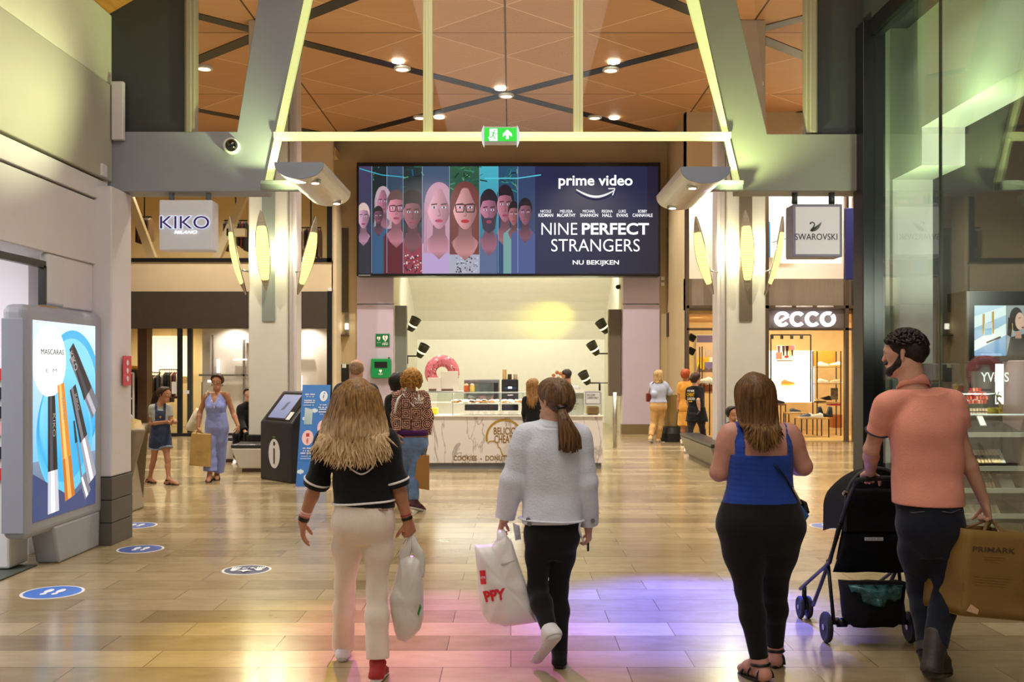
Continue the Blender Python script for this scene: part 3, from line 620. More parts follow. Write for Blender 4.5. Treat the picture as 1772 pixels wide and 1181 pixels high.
for body, x0, x1, y0, y1, bo in (('prime video', 966.6, 1094.6, 303, 327, .018), ('NINE', 937, 999, 386, 406.5, -.006), ('PERFECT', 1007, 1123, 386, 406.5, .024), ('STRANGERS', 954, 1107, 414, 435.5, -.004), ('NU BEKIJKEN', 991, 1071, 450.6, 460.6, .014)):
    txt('lettering', body, x0, x1, y0, y1, YS - .35, M_text_w, bill, bold=bo, depth=0)
for l1, l2, x0, x1 in (('NICOLE', 'KIDMAN', 1050, 1130), ('MELISSA', 'McCARTHY', 1152, 1253), ('MICHAEL', 'SHANNON', 1278, 1376), ('REGINA', 'HALL', 1400, 1453), ('LUKE', 'EVANS', 1478, 1540), ('BOBBY', 'CANNAVALE', 1565, 1675)):
    x0 = 600 + x0 / 3.164; x1 = 600 + x1 / 3.164; c = (x0 + x1) / 2; w1 = len(l1) * 3.1
    txt('lettering', l1, c - w1 / 2, c + w1 / 2, 363.3, 368.2, YS - .35, M_text_w, bill, bold=.0, depth=0); txt('lettering', l2, x0, x1, 369.8, 375.6, YS - .35, M_text_w, bill, bold=.008, depth=0)
for o in list(bill.children):
    if o.name.startswith('lettering'):      # letters lie on the screen face
        k = (YS - .012) / (YS - .35)
        o.data.transform(Matrix.Translation(-ORG[bill.name]) @ Matrix.Translation((0, 0, EYE)) @ Matrix.Scale(k, 4) @ Matrix.Translation((0, 0, -EYE)) @ Matrix.Translation(ORG[bill.name]))

# ---- exit sign on the crossbar
ex = empty('exit_sign', W(866, 248, 9.6), 'green lit emergency exit sign with running figure on the crossbar', 'sign')
boxpx(836, 896, 219, 247, 9.6, 9.72).build('housing', mat('sign_housing', (200, 200, 196), .3), ex, bevel=.01)
for s, x in ((-1, 835), (1, 897)): 
    mb = MB()
    p = [W(x + s * (4.5 * (1 - ((y - 233) / 16) ** 2) - 2), y, 9.58) for y in range(217, 250, 2)] + [W(x - s * 2.5, y, 9.58) for y in range(249, 216, -2)]; mb.prism(p, (0, .16, 0)); mb.build('end_cap', glow('lit_white_cap', (235, 245, 240), .8), ex)
a = ArtPx(9.597, .0004); a.rect(838, 244.5, 894, 221, (10, 214, 40)); a.poly([(847, 222.8), (861, 222.8), (861, 244), (846.5, 244), (846.5, 240), (844, 238.6), (847, 236)], (250, 255, 250))
g_ = (10, 190, 60); a.ell(855.8, 226, 1.15, 1.1, g_, 12); a.line([(854.6, 228.6), (852.6, 234.2)], 2.2, g_); a.line([(854.4, 229), (850.4, 229.2), (849.2, 231)], .9, g_); a.line([(855, 229), (858, 231.6), (860.8, 231.8)], .9, g_); a.line([(852.8, 233.8), (851.4, 237.6), (846.8, 238)], 1.3, g_); a.line([(853, 233.8), (855.6, 238), (857.4, 241)], 1.4, g_)
a.poly([(878, 224.2), (886, 232), (886, 237.4), (880.6, 233.4), (880.6, 241), (875.4, 241), (875.4, 233.4), (870, 237.4), (870, 232)], (250, 255, 250)); a.build('pictogram', ex, es=1.1)

# ---- hanging shop signs
def hang_sign(name, x0, x1, y0, y1, Y, d, rods, label, body_m, frame_m=None):
    o = empty(name, W((x0 + x1) / 2, y1, Y), label, 'sign')
    boxpx(x0, x1, y0, y1, Y, Y + d).build('body', body_m, o, bevel=.012)
    for r in rods:
        mb = MB(); mb.tube([W(r, y0, Y + d / 2), W(r, 330, Y + d / 2)], .03, 12); mb.tube([W(r, 331, Y + d / 2), W(r, 334, Y + d / 2)], .045, 12); mb.build('hanger', M_grey if frame_m is None else mat('dark_hanger', (60, 60, 58), .4), o, smooth=True)
    return o
k = hang_sign('hanging_sign', 275, 367, 346, 433, 9.82, .22, (297, 361), 'pale grey cube sign with lit purple letters hanging under the left beam', mat('kiko_box', (228, 230, 238), .4))
Yk = 9.805
txt('letter_glow', 'KIKO', 276, 363, 373, 397, Yk + .004, glow('sign_halo', (226, 238, 255), 1.0), k, bold=.035); txt('lettering', 'KIKO', 277, 362, 374, 396, Yk, mat('purple_letter', (74, 8, 130), .3), k)
txt('lettering', 'MILANO', 301, 341, 399, 405, Yk, M_text_w, k, shear=.35, bold=.01)
k = hang_sign('hanging_sign', 1372, 1458, 353, 445, 9.80, .26, (1375 + 0, 1439), 'square grey light-box sign with a black swan hanging under the right beam', mat('swan_box', (128, 124, 138), .4), 1)
Yk = 9.79; boxpx(1377, 1453, 358, 440, Yk, Yk + .01).build('face', mat('swan_face', (178, 172, 170), .5, emit=(190, 182, 178), es=.45), k)
M_blk = mat('black_print', (16, 14, 16), .5)
txt('lettering', 'SWAROVSKI', 1375.5, 1449, 404.5, 415.5, Yk - .004, M_blk, k)
a = ArtPx(Yk - .002, .0004); sw = [(1402, 386.5), (1405, 384.6), (1408.4, 385.8), (1409.6, 389), (1407.8, 393), (1404, 397.4), (1402.8, 400.2)]; a.line(sw, 1.9, (18, 16, 18)); a.ell(1402.4, 387.2, 1.6, 1.1, (18, 16, 18), 10)
a.poly([(1401.4, 399), (1405, 396), (1410, 393), (1416, 389), (1422, 384), (1420, 390), (1416.6, 396), (1411, 400), (1404.6, 401.4)], None, [(20, 18, 20)] * 3 + [(60, 58, 58)] + [(110, 106, 106)] * 3 + [(80, 76, 76)] + [(20, 18, 20)]); a.build('swan_emblem', k)
o = boxpx(1463, 1490, 360, 484, 20.2, 20.3).build('hanging_banner', mat('navy_banner', (44, 44, 110), .5), label='dark blue panel behind the swan sign near the black shop frame', cat='panel', bevel=.01)
for x in (1467, 1486): mb = MB(); mb.tube([(XA(x, 20.25), 20.25, ZA(362, 20.25)), (XA(x, 20.25), 20.25, HC)], .01, 6); mb.build('cable', M_black, o)

# ---- half-round lamp troughs under the arch
def trough(name, xa, xb, y, Ya, Yb, arm_x, label, s):
    o = empty(name, W((xa + xb) / 2, y + 26, Ya), label, 'lamp')
    x0, x1 = XA(xa, Ya), XA(xb, Ya); z = ZA(y, Ya); r = (x1 - x0) / 2; n = 20; dep = .145
    prof = [(x0 + r + r * math.cos(math.pi + math.pi * i / n), z - dep * (math.sin(math.pi * i / n)) ** .8) for i in range(n + 1)]
    mb = MB(); V0 = [(x, Ya + .01, zz) for x, zz in prof]; V1 = [(x, Yb, zz) for x, zz in prof]
    mb.add(V0 + V1, [(i, i + 1, n + 2 + i, n + 1 + i) for i in range(n)] + [(0, n + 1, 2 * n + 1, n)] + [tuple(range(n, -1, -1))] + [tuple(range(n + 1, 2 * n + 2))])
    sh = mb.build('shell', mat('trough_metal', (206, 202, 188), .3, .55, var=.05, vs=4, stretch=(8, 1, 8)), o, smooth=False)
    mb = MB(); mb.prism([(x, Ya - .012, zz) for x, zz in prof], (0, .02, 0)); mb.build('end_cap', mat('trough_cap', (138, 146, 156), .5), o)
    for yy in (Ya + .22, Yb - .14):
        for t in (.52 + .13 * s,):
            x, zz = x0 + r + r * math.cos(math.pi + math.pi * t), z - dep * math.sin(math.pi * t) ** .8
            mb = MB(); mb.lathe([(.055, .02), (.055, -.006), (.045, -.012)], c=(x, yy, zz), n=16); q = mb.build('spot_ring', M_chrome, o)
            mb = MB(); mb.lathe([(.044, .0), (.03, -.016)], c=(x, yy, zz), n=16); mb.build('bulb', glow('trough_bulb', (255, 240, 200), 12), o)
    mb = MB(); zz = ZA(324, YA); mb.box(min(XA(arm_x, YA), x0 + r), max(XA(arm_x, YA), x0 + r), YA - .14, YA - .02, zz - .05, zz + .02); mb.box(min(XA(arm_x, YA), x0 + r), max(XA(arm_x, YA), x0 + r), YA - .16, YA - .14, zz - .0, zz + .04)
    mb.build('arm', mat('arm_grey', (104, 106, 108), .4), o, bevel=.006)
trough('trough_lamp', 475, 560, 281, 8.6, 10.05, 457, 'brushed half-round trough lamp with grey end cap on the left leg of the arch', 1)
trough('trough_lamp', 1178, 1264, 289, 8.6, 10.05, 1281, 'brushed half-round trough lamp with grey end cap on the right leg of the arch', -1)

# ---- leaf-shaped sconces on the columns
M_leaf = mat('leaf_frame', (96, 88, 76), .4, .4)
def leaf_diffuser():
    m = bpy.data.materials.new('leaf_diffuser'); m.use_nodes = True; nt = m.node_tree; b = nt.nodes['Principled BSDF']
    tc = nt.nodes.new('ShaderNodeTexCoord'); w = nt.nodes.new('ShaderNodeTexWave'); w.wave_type = 'BANDS'; w.bands_direction = 'Z'; w.inputs['Scale'].default_value = 11
    nt.links.new(tc.outputs['Object'], w.inputs[0]); r = nt.nodes.new('ShaderNodeValToRGB'); nt.links.new(w.outputs[0], r.inputs[0])
    r.color_ramp.elements[0].color = lin((240, 206, 70)) + (1,); r.color_ramp.elements[1].color = lin((255, 246, 170)) + (1,)
    nt.links.new(r.outputs[0], b.inputs['Emission Color']); b.inputs['Emission Strength'].default_value = 1.6; b.inputs['Base Color'].default_value = (.3, .28, .18, 1); return m
M_diff = leaf_diffuser()
def sconce(P0, P1, face_d, bow, label, wall_pt):
    P0 = Vector(P0); P1 = Vector(P1); fd = Vector(face_d).normalized(); ax = (P1 - P0); L = ax.length; ax.normalize(); sd = ax.cross(fd).normalized(); fd = sd.cross(ax).normalized()
    o = empty('leaf_sconce', P0, label, 'lamp', 'leaf sconces on the columns')
    n, m = 26, 9
    def pt(t, s, dd=0, ws=1):
        w = .125 * (math.sin(math.pi * min(1, t * 1.0)) ** .75) * ws; c = bow * math.sin(math.pi * t) * L
        return P0 + ax * (t * L) + fd * (c + dd) + sd * (w * s)
    mb = MB(); V = []
    for i in range(n + 1):
        t = .002 + .996 * i / n
        for j in range(m): s = -1 + 2 * j / (m - 1); V.append(pt(t, s, -.05 * (1 - s * s) * math.sin(math.pi * t)))
    V2 = [v + fd * .018 for v in V]; k_ = len(V)
    fs = [(i * m + j, i * m + j + 1, (i + 1) * m + j + 1, (i + 1) * m + j) for i in range(n) for j in range(m - 1)]
    mb.add(V, fs); mb.add(V2, [tuple(reversed(f)) for f in fs]); 
    for i in range(n):
        for j in (0, m - 1): mb.poly([V[i * m + j], V[(i + 1) * m + j], V2[(i + 1) * m + j], V2[i * m + j]])
    mb.build('frame', M_leaf, o, smooth=False)
    mb = MB(); V = []
    for i in range(n + 1):
        t = .14 + .66 * i / n
        for j in range(m): s = -1 + 2 * j / (m - 1); V.append(pt(t, s, .02 + .035 * (1 - s * s), .9))
    mb.add(V, fs); V3 = [v - fd * .012 for v in V]; mb.add(V3, [tuple(reversed(f)) for f in fs]); mb.build('diffuser', M_diff, o, smooth=True)
    for t0, t1 in ((.0, .15), (.79, 1.0)):
        mb = MB()
        for i in range(4):
            ta = t0 + (t1 - t0) * i / 4 + .001; tb = t0 + (t1 - t0) * (i + 1) / 4 - .001
            mb.hexa([pt(ta, -1, .018), pt(ta, 1, .018), pt(tb, 1, .018), pt(tb, -1, .018)], [pt(ta, -.8, .035), pt(ta, .8, .035), pt(tb, .8, .035), pt(tb, -.8, .035)])
        mb.build('tip', mat('leaf_tip', (168, 156, 136), .35, .3), o)
    mb = MB(); mb.tube([pt(.32, 0, -.03), Vector(wall_pt)], .018, 8); mb.build('bracket', M_chrome, o, smooth=True)
    return o
for nm, xc, xl_, xr_ in (('left', 457, 416, 528), ('right', 1289, 1222, 1338)):
    Yf = YC - .16
    ins = XA(xc, Yf)
    tl = (1 if nm == 'left' else 0)
    sconce(W(xc + 4, 505, Yf), W(xc - 6 * tl, 363, Yf - .12), (.12 * tl, -1, 0), .05, 'yellow glowing leaf lamp on the front of the %s column, middle of its three' % nm, (XA(xc, YC), YC, ZA(460, YC)))
    xa, xb = ((428, 400) if nm == 'left' else (1235, 1205)); sconce(W(xa, 510, YC), W(xb, 374, YC - .1), (-.8, -.6, 0), .06, 'yellow glowing leaf lamp on the outer left edge of the %s column' % nm, (XA(431 if nm == 'left' else 1246, YC), YC + .12, ZA(470, YC)))
    xa, xb = ((514, 545) if nm == 'left' else (1322, 1353)); sconce(W(xa, 510, YC), W(xb, 374, YC - .1), (.8, -.6, 0), .06, 'yellow glowing leaf lamp on the right edge of the %s column' % nm, (XA(509 if nm == 'left' else 1324, YC), YC + .12, ZA(470, YC)))
    for dx in (-.2, .2): lamp('POINT', (ins + dx, YC - .10, ZA(440, YC)), 22, (1, .95, .55), size=.05)
    for px in ((404, 521) if nm == 'left' else (1236, 1336)): lamp('POINT', (XA(px, YC), YC - .1, ZA(430, YC)), 9, (1, .95, .6), size=.06)

# ---- small wall fittings
o = empty('dome_camera', W(402, 266, YA), 'black dome security camera on the left grey beam', 'camera')
M = Matrix.Rotation(math.radians(90), 3, 'X')
mb = MB(); mb.lathe([(.08, -.0), (.08, .05), (.066, .062)], c=W(402, 254, YA - .0), n=24, M=M); mb.build('ring', M_plast_w, o)
mb = MB(); mb.ball(W(401, 252, YA - .05), (.064, .07, .064), 20); mb.build('dome', mat('black_gloss', (8, 8, 9), .08, coat=1), o, smooth=True)
mb = MB(); mb.box(*sorted((-3.84, -3.835)), 9.72, 9.93, ZA(668, 9.7), ZA(616, 9.7)); o = mb.build('red_sticker', mat('red_vinyl', (206, 52, 72), .4), label='tall red notice with white dots stuck to the end of the left pier', cat='notice')
for i, yy in enumerate((628, 642, 656)):
    mb = MB(); mb.lathe([(.028, 0), (.028, .003)], c=(-3.834, 9.825, ZA(yy, 9.7)), n=16, M=Matrix.Rotation(math.radians(90), 3, 'Y')); mb.build('white_dot', M_plast_w, o)
Yw = YB - .06
boxpx(650, 674, 578, 600, Yw - .02, Yw).build('aed_sign', mat('sign_green', (10, 112, 62), .4), label='small dark green heart sign on the left lilac pier', cat='sign')
s_ = bpy.data.objects['aed_sign']; a = ArtPx(Yw - .022, .001)
def heart(cx, cy, r, c): a.poly([(cx + r * (16 * math.sin(t) ** 3) / 16 * .75, cy - r * (13 * math.cos(t) - 5 * math.cos(2 * t) - 2 * math.cos(3 * t) - math.cos(4 * t)) / 15) for t in [2 * math.pi * i / 28 for i in range(28)]], c)
heart(655.4, 586, 4.2, (240, 244, 236)); heart(666.5, 585.6, 6.2, (240, 244, 236)); a.line([(667, 581), (665.4, 585), (667.4, 586), (665.8, 590)], 1, (10, 112, 62)); a.line([(655.6, 582), (655, 589)], .8, (10, 112, 62)); a.build('hearts', s_)
txt('lettering', 'AED', 661, 671.5, 593, 597.6, Yw - .024, M_plast_w, s_, bold=.02, depth=.001)
for i in range(3): txt('lettering', 'iii', 652.5, 658.5, 592.4 + i * 1.9, 593.8 + i * 1.9, Yw - .024, M_plast_w, s_, depth=.001) if i == 0 else None
o = empty('defibrillator_cabinet', W(659, 655, Yw), 'bright green defibrillator box on the left lilac pier below the heart sign', 'cabinet')
boxpx(642, 676, 621, 655, Yw - .2, Yw).build('body', mat('cabinet_green', (6, 140, 72), .35), o, bevel=.02)
boxpx(648, 670, 626.5, 637, Yw - .206, Yw - .19).build('window', M_black, o)
a = ArtPx(Yw - .207, .001); heart(658.5, 642.6, 3.4, (240, 246, 238)); a.build('heart', o); txt('lettering', 'AED', 654.5, 662.5, 646.4, 649.2, Yw - .209, M_plast_w, o, bold=.02, depth=.001)
boxpx(671.5, 674.5, 618.5, 621, Yw - .12, Yw - .05).build('alarm', mat('dark_red', (90, 20, 20), .4), o)
o = empty('intercom_panel', W(595, 661, YB), 'flat black intercom panel on the tan wall left of the bald man', 'panel')
boxpx(585, 604, 631, 661, YB - .08, YB).build('body', M_black, o, bevel=.008); boxpx(592, 599, 630, 637, YB - .09, YB - .08).build('card', M_plast_w, o)
o = empty('wall_lamp', W(600, 582, YB), 'small lit bracket lamp under the slot of the left tan pier', 'lamp')
boxpx(597, 603, 541, 582, YB - .06, YB).build('stem', mat('lamp_stem', (96, 90, 74), .4), o); boxpx(590, 603, 579, 582, YB - .18, YB - .0).build('foot', M_brown, o); boxpx(597, 602, 560, 570, YB - .16, YB - .06).build('bulb', glow('small_bulb', (255, 246, 226), 5), o)
o = empty('wall_speaker', W(1163, 582, YB), 'tall black box speaker on the right tan pier', 'speaker')
boxpx(1156, 1173, 541, 583, YB - .3, YB).build('body', M_black, o, bevel=.02); boxpx(1158, 1162.5, 556, 564, YB - .31, YB - .3).build('light', glow('blue_light', (190, 220, 255), 1.6), o)
for (x, y, lb) in ((1147, 482, 'upper'), (1147, 492, 'lower')):
    boxpx(x - 3, x + 3, y - 3, y + 3, YB - .05, YB).build('wall_switch', M_plast_w, label='tiny square white switch right of the big screen, the %s of two' % lb, cat='switch', bevel=.005)
boxpx(567, 574, 499, 504, YL - .04, YL).build('wall_sensor', M_plast_w, label='tiny white sensor above the charcoal fascia right of the left column', cat='sensor', bevel=.004)
o = empty('bullet_camera', W(1072, 500, 26.6), 'small dark camera on the right side wall high above the counter', 'camera')
mb = MB(); mb.tube([W(1069, 497, 26.4), W(1076, 496, 27)], .06, 12); mb.build('body', M_black, o, smooth=True); mb = MB(); mb.tube([W(1076, 496, 27), W(1079, 494, 27)], .02, 8); mb.build('bracket', M_black, o)

# ---- alcove spotlights on brackets
def alcove_spot(c, tilt, Y, side, label, power):
    o = empty('bracket_spotlight', W(c[0], c[1] + 20, Y), label, 'lamp', 'bracket spotlights beside the sweets counter')
    d = Vector((math.sin(tilt), -.25, math.cos(tilt))).normalized(); q = d.to_track_quat('Z', 'Y').to_matrix(); p = W(c[0], c[1], Y)
    mb = MB(); mb.lathe([(.02, -.2), (.08, -.19), (.115, -.08), (.12, -.045)], c=p, n=20, M=q); mb.build('rear_housing', mat('spot_dark', (66, 64, 54), .4), o, smooth=False)
    mb = MB(); mb.lathe([(.121, -.045), (.126, .0)], c=p, n=20, M=q); mb.build('light_band', glow('spot_band', (255, 246, 170), 3), o)
    mb = MB(); mb.lathe([(.126, .0), (.15, .2), (.135, .2), (.11, .02)], c=p, n=20, M=q); mb.build('shade', mat('spot_dark', (66, 64, 54), .4), o)
    b0 = p - d * .16; e = b0 + Vector((side * .34, .05, 0)); mb = MB(); mb.tube([b0, e], .02, 8); mb.tube([e, e - Vector((0, 0, .22))], .028, 8); mb.tube([e, e + Vector((side * .5, .2, 0))], .014, 8); mb.build('bracket', M_black, o, smooth=True)
    lamp('SPOT', p + d * .22, power, (1, .93, .55), p + d * 4, .05, 95, .8)
alcove_spot((715, 562), .5, 26.8, -1, 'upper of the two bracket spotlights left of the giant doughnut', 60)
alcove_spot((730, 608), .5, 27.2, -1, 'lower bracket spotlight on the left, just above the giant doughnut', 60)
alcove_spot((1044, 566), -.6, 26.8, 1, 'topmost of the three bracket spotlights right of the counter', 110)
alcove_spot((1028, 604), -.55, 27.4, 1, 'middle of the three bracket spotlights right of the counter', 60)
alcove_spot((1013, 655), -.5, 28.0, 1, 'lowest of the three bracket spotlights, above the cards-only notice', 50)
lamp('SPOT', W(1000, 596, 29.3), 95, (1, .88, .1), W(965, 566, 30.4), .05, 60, 1)
for x in (-1.8, 0.2, 2.0): lamp('SPOT', (x, 26.2, 4.9), 250, (1, .97, .88), (x, 31.3, 1.6), .08, 100, .7)

# ---- advertising light box on the left wall
kx = empty('advertising_light_box', (-4.06, 8.78, 0), 'grey upright light box with a mascara advert on the left wall', 'light box')
M_kg = mat('light_box_grey', (160, 164, 172), .4, var=.02)
mb = MB(); mb.box(-4.17, -3.95, 8.02, 9.52, .30, 2.24); mb.build('case', M_kg, kx, bevel=.07, seg=5)
mb = MB(); mb.box(-4.155, -3.975, 8.008, 8.03, .36, 2.12); mb.build('service_door', mat('light_box_door', (150, 155, 166), .45), kx, bevel=.004)
mb = MB(); mb.hexa([(-4.17, 8.62, 0), (-3.96, 8.62, 0), (-3.96, 9.46, 0), (-4.17, 9.46, 0)], [(-4.17, 8.5, .34), (-3.953, 8.5, .34), (-3.953, 9.46, .34), (-4.17, 9.46, .34)]); mb.build('leg', M_kg, kx, bevel=.02)
AW, AH = 1.22, 1.68; a = Art((-3.947, 8.11, .432), (0, 1, 0), (0, 0, 1), .00015)
def Q(s, t): return (s * AW, t * AH)
a.rect(0, 0, AW, AH, (40, 60, 110), top=(206, 226, 240)); a.rect(0, .5, AW, AH, (120, 190, 226), top=(214, 230, 242))
def disc(s, t, r, c, c2=None): 
    cx, cy = Q(s, t); n = 48; a.poly([(min(max(cx + r * math.cos(2 * math.pi * i / n), 0), AW), min(max(cy + r * math.sin(2 * math.pi * i / n), 0), AH)) for i in range(n)], c, [c if i < n / 2 else (c2 or c) for i in range(n)])
disc(.62, .62, .58, (70, 176, 224), (30, 150, 216)); disc(.6, .60, .54, (130, 210, 240), (40, 170, 226)); disc(.5, .42, .55, (40, 160, 218), (90, 190, 230)); disc(.5, .46, .5, (120, 206, 240), (50, 170, 224))
a.poly([Q(0, 0), Q(1, 0), Q(1, .16), Q(.6, .07), Q(0, .24)], (52, 66, 110))
disc(.24, .80, .31, (255, 255, 255))
def tubeart(p0, p1, w0, w1, c, hi, cap=None, tcap=.4):
    (x0, y0), (x1, y1) = Q(*p0), Q(*p1); dx, dy = x1 - x0, y1 - y0; L = math.hypot(dx, dy); nx, ny = -dy / L, dx / L
    def qd(t0, t1, f0, f1, col):
        A = [(t0, f0), (t0, f1), (t1, f1), (t1, f0)]; a.poly([(x0 + dx * t + nx * (w0 + (w1 - w0) * t) * f, y0 + dy * t + ny * (w0 + (w1 - w0) * t) * f) for t, f in A], col)
    qd(0, 1, -.5, .5, c); qd(0, 1, -.05, .28, hi)
    if cap: qd(0, tcap, -.5, .5, cap[0]); qd(0, tcap, -.15, .2, cap[1])
tubeart((.30, .02), (.27, .62), .21, .13, (22, 22, 26), (70, 70, 80), ((196, 198, 206), (250, 250, 252)), .36)
tubeart((.56, .07), (.41, .68), .20, .13, (214, 132, 40), (246, 192, 110), ((190, 110, 30), (240, 170, 90)), .36)
tubeart((1.0, .52), (.60, .84), .2, .17, (110, 106, 116), (180, 176, 186)); tubeart((.86, .62), (.58, .88), .2, .1, (28, 28, 34), (60, 60, 70))
tubeart((.94, .14), (.60, .66), .2, .13, (30, 30, 36), (110, 110, 120), ((150, 150, 160), (235, 235, 240)), .45)
tubeart((.78, .08), (.64, .44), .035, .02, (90, 90, 100), (140, 140, 150)); tubeart((.66, .36), (.62, .48), .05, .03, (16, 18, 26), (40, 44, 60)); tubeart((.86, .06), (.76, .17), .15, .1, (120, 120, 130), (230, 230, 236))
a.build('advert', kx, es=1.25)
ty = lambda s, t: Vector((-3.935, 8.11 + s * AW, .432 + t * AH))
M_adk = mat('advert_black', (20, 20, 24), .5)
text('lettering', 'MASCARAS', ty(.27, .845), .42, .045, M_adk, kx, (0, 1, 0), (0, 0, 1), depth=.001); text('lettering', 'E  M', ty(.25, .75), .2, .03, mat('advert_pale', (200, 206, 214), .5), kx, (0, 1, 0), (0, 0, 1), depth=.001)
text('lettering', 'KIKO', ty(.60, .80), .2, .07, M_plast_w, kx, (0, .62, -.78), (0, .78, .62), bold=.02, depth=.001); text('lettering', 'KIKO', ty(.29, .47), .2, .05, M_plast_w, kx, (0, .0, -1), (0, 1, 0), depth=.001); text('lettering', 'KIKO', ty(.44, .55), .2, .05, M_plast_w, kx, (0, .2, -1), (0, 1, .2), depth=.001); text('lettering', 'KIKO', ty(.66, .58), .16, .04, M_plast_w, kx, (0, .4, -.9), (0, .9, .4), depth=.001)

# ---- floor stickers
def sticker(px, py, d, col, label, kind=0, rot=0):
    p = FLOOR(px, py); o = empty('floor_sticker', p, label, 'sticker', 'round distance stickers on the floor')
    mb = MB(); mb.lathe([(d / 2, 0), (d / 2, .002)], c=p, n=40); mb.build('rim', M_plast_w, o)
    mb = MB(); mb.lathe([(d / 2 * .9, .002), (d / 2 * .9, .003)], c=p, n=40); mb.build('disc', mat('sticker_%d_%d' % col[:2], col, .4), o)
    a = Art(p + Vector((0, 0, .0035)), (d / 2, 0, 0), (0, d / 2, 0), .0004); wq = (236, 240, 244)
    if kind == 0:
        for s in (-1, 1):
            a.ell(s * .2, .18, .13, .28, wq, 16); a.ell(s * .19, -.26, .1, .16, wq, 14)
    else:
        for s in (-1, 1):
            a.ell(s * .52, -.05, .14, .22, wq, 14)
            for k in range(4): a.line([(s * .52 + (k - 1.5) * .075, .1), (s * .52 + (k - 1.5) * .11, .5)], .06, wq)
            a.line([(s * .5 - s * .1, -.1), (s * .3, .1)], .06, wq)
            a.ell(s * .17, .22, .08, .1, wq, 12)
        a.poly([(-.32, -.35), (0, -.12), (.32, -.35), (.1, -.4), (0, -.62), (-.1, -.4)], wq); a.line([(0, -.2), (0, .5)], .05, (150, 160, 180))
    a.build('pictogram', o)
BL = (72, 118, 200)
sticker(91, 1026, .455, BL, 'blue round footprint sticker on the floor nearest the left light box')
sticker(243, 951, .43, (66, 92, 168), 'blue round footprint sticker on the floor beside the dark pier plinth')
sticker(236, 910, .44, (92, 112, 186), 'blue round footprint sticker half hidden behind the dark pier plinth')
sticker(427, 987, .41, (38, 48, 96), 'dark navy round sticker with two hands, left of the white jeans', 1)
sticker(1436, 911, .43, (96, 118, 200), 'blue round sticker half hidden behind the pushchair')
sticker(1646, 1052, .45, (60, 84, 150), 'blue round sticker glimpsed between the jeans and the brown paper bag')

# ---- information kiosk and blue board
ik = empty('information_kiosk', (-3.3, 15.1, 0), 'black information kiosk with slanted touch screen and big white i', 'kiosk')
A0 = Vector((-3.90, 15.29, 0)); B0 = Vector((-3.27, 14.62, 0)); fx = (B0 - A0).normalized(); wk = (B0 - A0).length; fy = Vector((-fx.y, fx.x, 0))
def K(u, v, z): return A0 + fx * (u * wk) + fy * v + Vector((0, 0, z))
prof = [(0, 0), (0, .89), (.40, 1.36), (.62, 1.36), (.62, 0)]
mb = MB(); mb.prism([K(0, v, z) for v, z in prof], fx * wk); mb.build('body', mat('kiosk_black', (38, 40, 46), .45, var=.05), ik, bevel=.02)
sl = (Vector((0, 0, .47)) + fy * .40).normalized(); nrm = fx.cross(sl).normalized()
def SP(u, t, d=0): return K(u, 0, .89) + sl * (t * .617) + nrm * d
mb = MB(); mb.hexa([SP(.1, .08, 0), SP(.9, .08, 0), SP(.9, .94, 0), SP(.1, .94, 0)], [SP(.1, .08, .008), SP(.9, .08, .008), SP(.9, .94, .008), SP(.1, .94, .008)]); mb.build('bezel', M_black, ik)
a = Art(SP(.16, .14, .010), fx * (.56 * wk), sl * (.74 * .617), .0006); a.rect(0, 0, 1, 1, (150, 158, 196), top=(186, 190, 220)); a.poly([(.42, .3), (.6, .36), (.66, .7), (.5, .66)], (112, 114, 134)); a.build('touch_screen', ik, es=.8)
mb = MB(); mb.hexa([SP(.76, .1, .009), SP(.88, .1, .009), SP(.88, .34, .009), SP(.76, .34, .009)], [SP(.76, .1, .014), SP(.88, .1, .014), SP(.88, .34, .014), SP(.76, .34, .014)]); mb.build('card', M_plast_w, ik)
nf = -fy
a = Art(K(.47, 0, .42) + nf * .003, fx * wk, Vector((0, 0, 1)), .001); wq = (236, 238, 240)
a.ell(0, 0, .185, .225, wq, 32); a.ell(0, .15, .03, .034, (30, 32, 38), 16); a.line([(0, .065), (0, -.14)], .045, (30, 32, 38)); a.ell(0, -.14, .0225, .02, (30, 32, 38), 12); a.ell(0, .065, .0225, .02, (30, 32, 38), 12); a.rect(-.05, .245, .05, .262, (80, 160, 70)); a.build('information_mark', ik)
bb = empty('leaning_board', (-2.93, 14.4, 0), 'tall sky blue instruction board leaning beside the black kiosk', 'board')
bo = Vector((-3.13, 14.30, .0)); bt = Vector((-3.13, 14.77, 1.47)) - bo; bw = .42
mb = MB(); nb = Vector((1, 0, 0)).cross(bt).normalized(); mb.hexa([bo, bo + Vector((bw, 0, 0)), bo + Vector((bw, 0, 0)) + bt, bo + bt], [p - nb * .015 for p in (bo, bo + Vector((bw, 0, 0)), bo + Vector((bw, 0, 0)) + bt, bo + bt)]); mb.build('panel', mat('board_blue', (64, 126, 204), .4), bb)
a = Art(bo + nb * .002, (bw, 0, 0), bt, .0001); wq = (236, 240, 246)
a.rect(.0, .0, 1, 1, (58, 120, 204), top=(72, 132, 206))
for x, y in ((.06, .14), (.3, .09), (.62, .06), (.12, .66), (.42, .74), (.72, .5)):
    for dx, r in ((0, .018), (.07, .024), (.14, .016)): a.ell(x + dx, y, r * 2.6, r, (214, 232, 246), 14)
a.ell(.78, .885, .14, .052, wq, 24); a.line([(.785, .9), (.765, .862)], .03, (58, 120, 204)); a.ell(.8, .915, .022, .009, (58, 120, 204), 10)
for cx, cy in ((.30, .47), (.82, .57)): a.ell(cx, cy, .2, .075, (240, 206, 206), 26); a.rect(cx - .06, cy + .01, cx + .06, cy + .045, (196, 60, 70)); a.ell(cx, cy - .03, .04, .03, (214, 120, 110), 12)
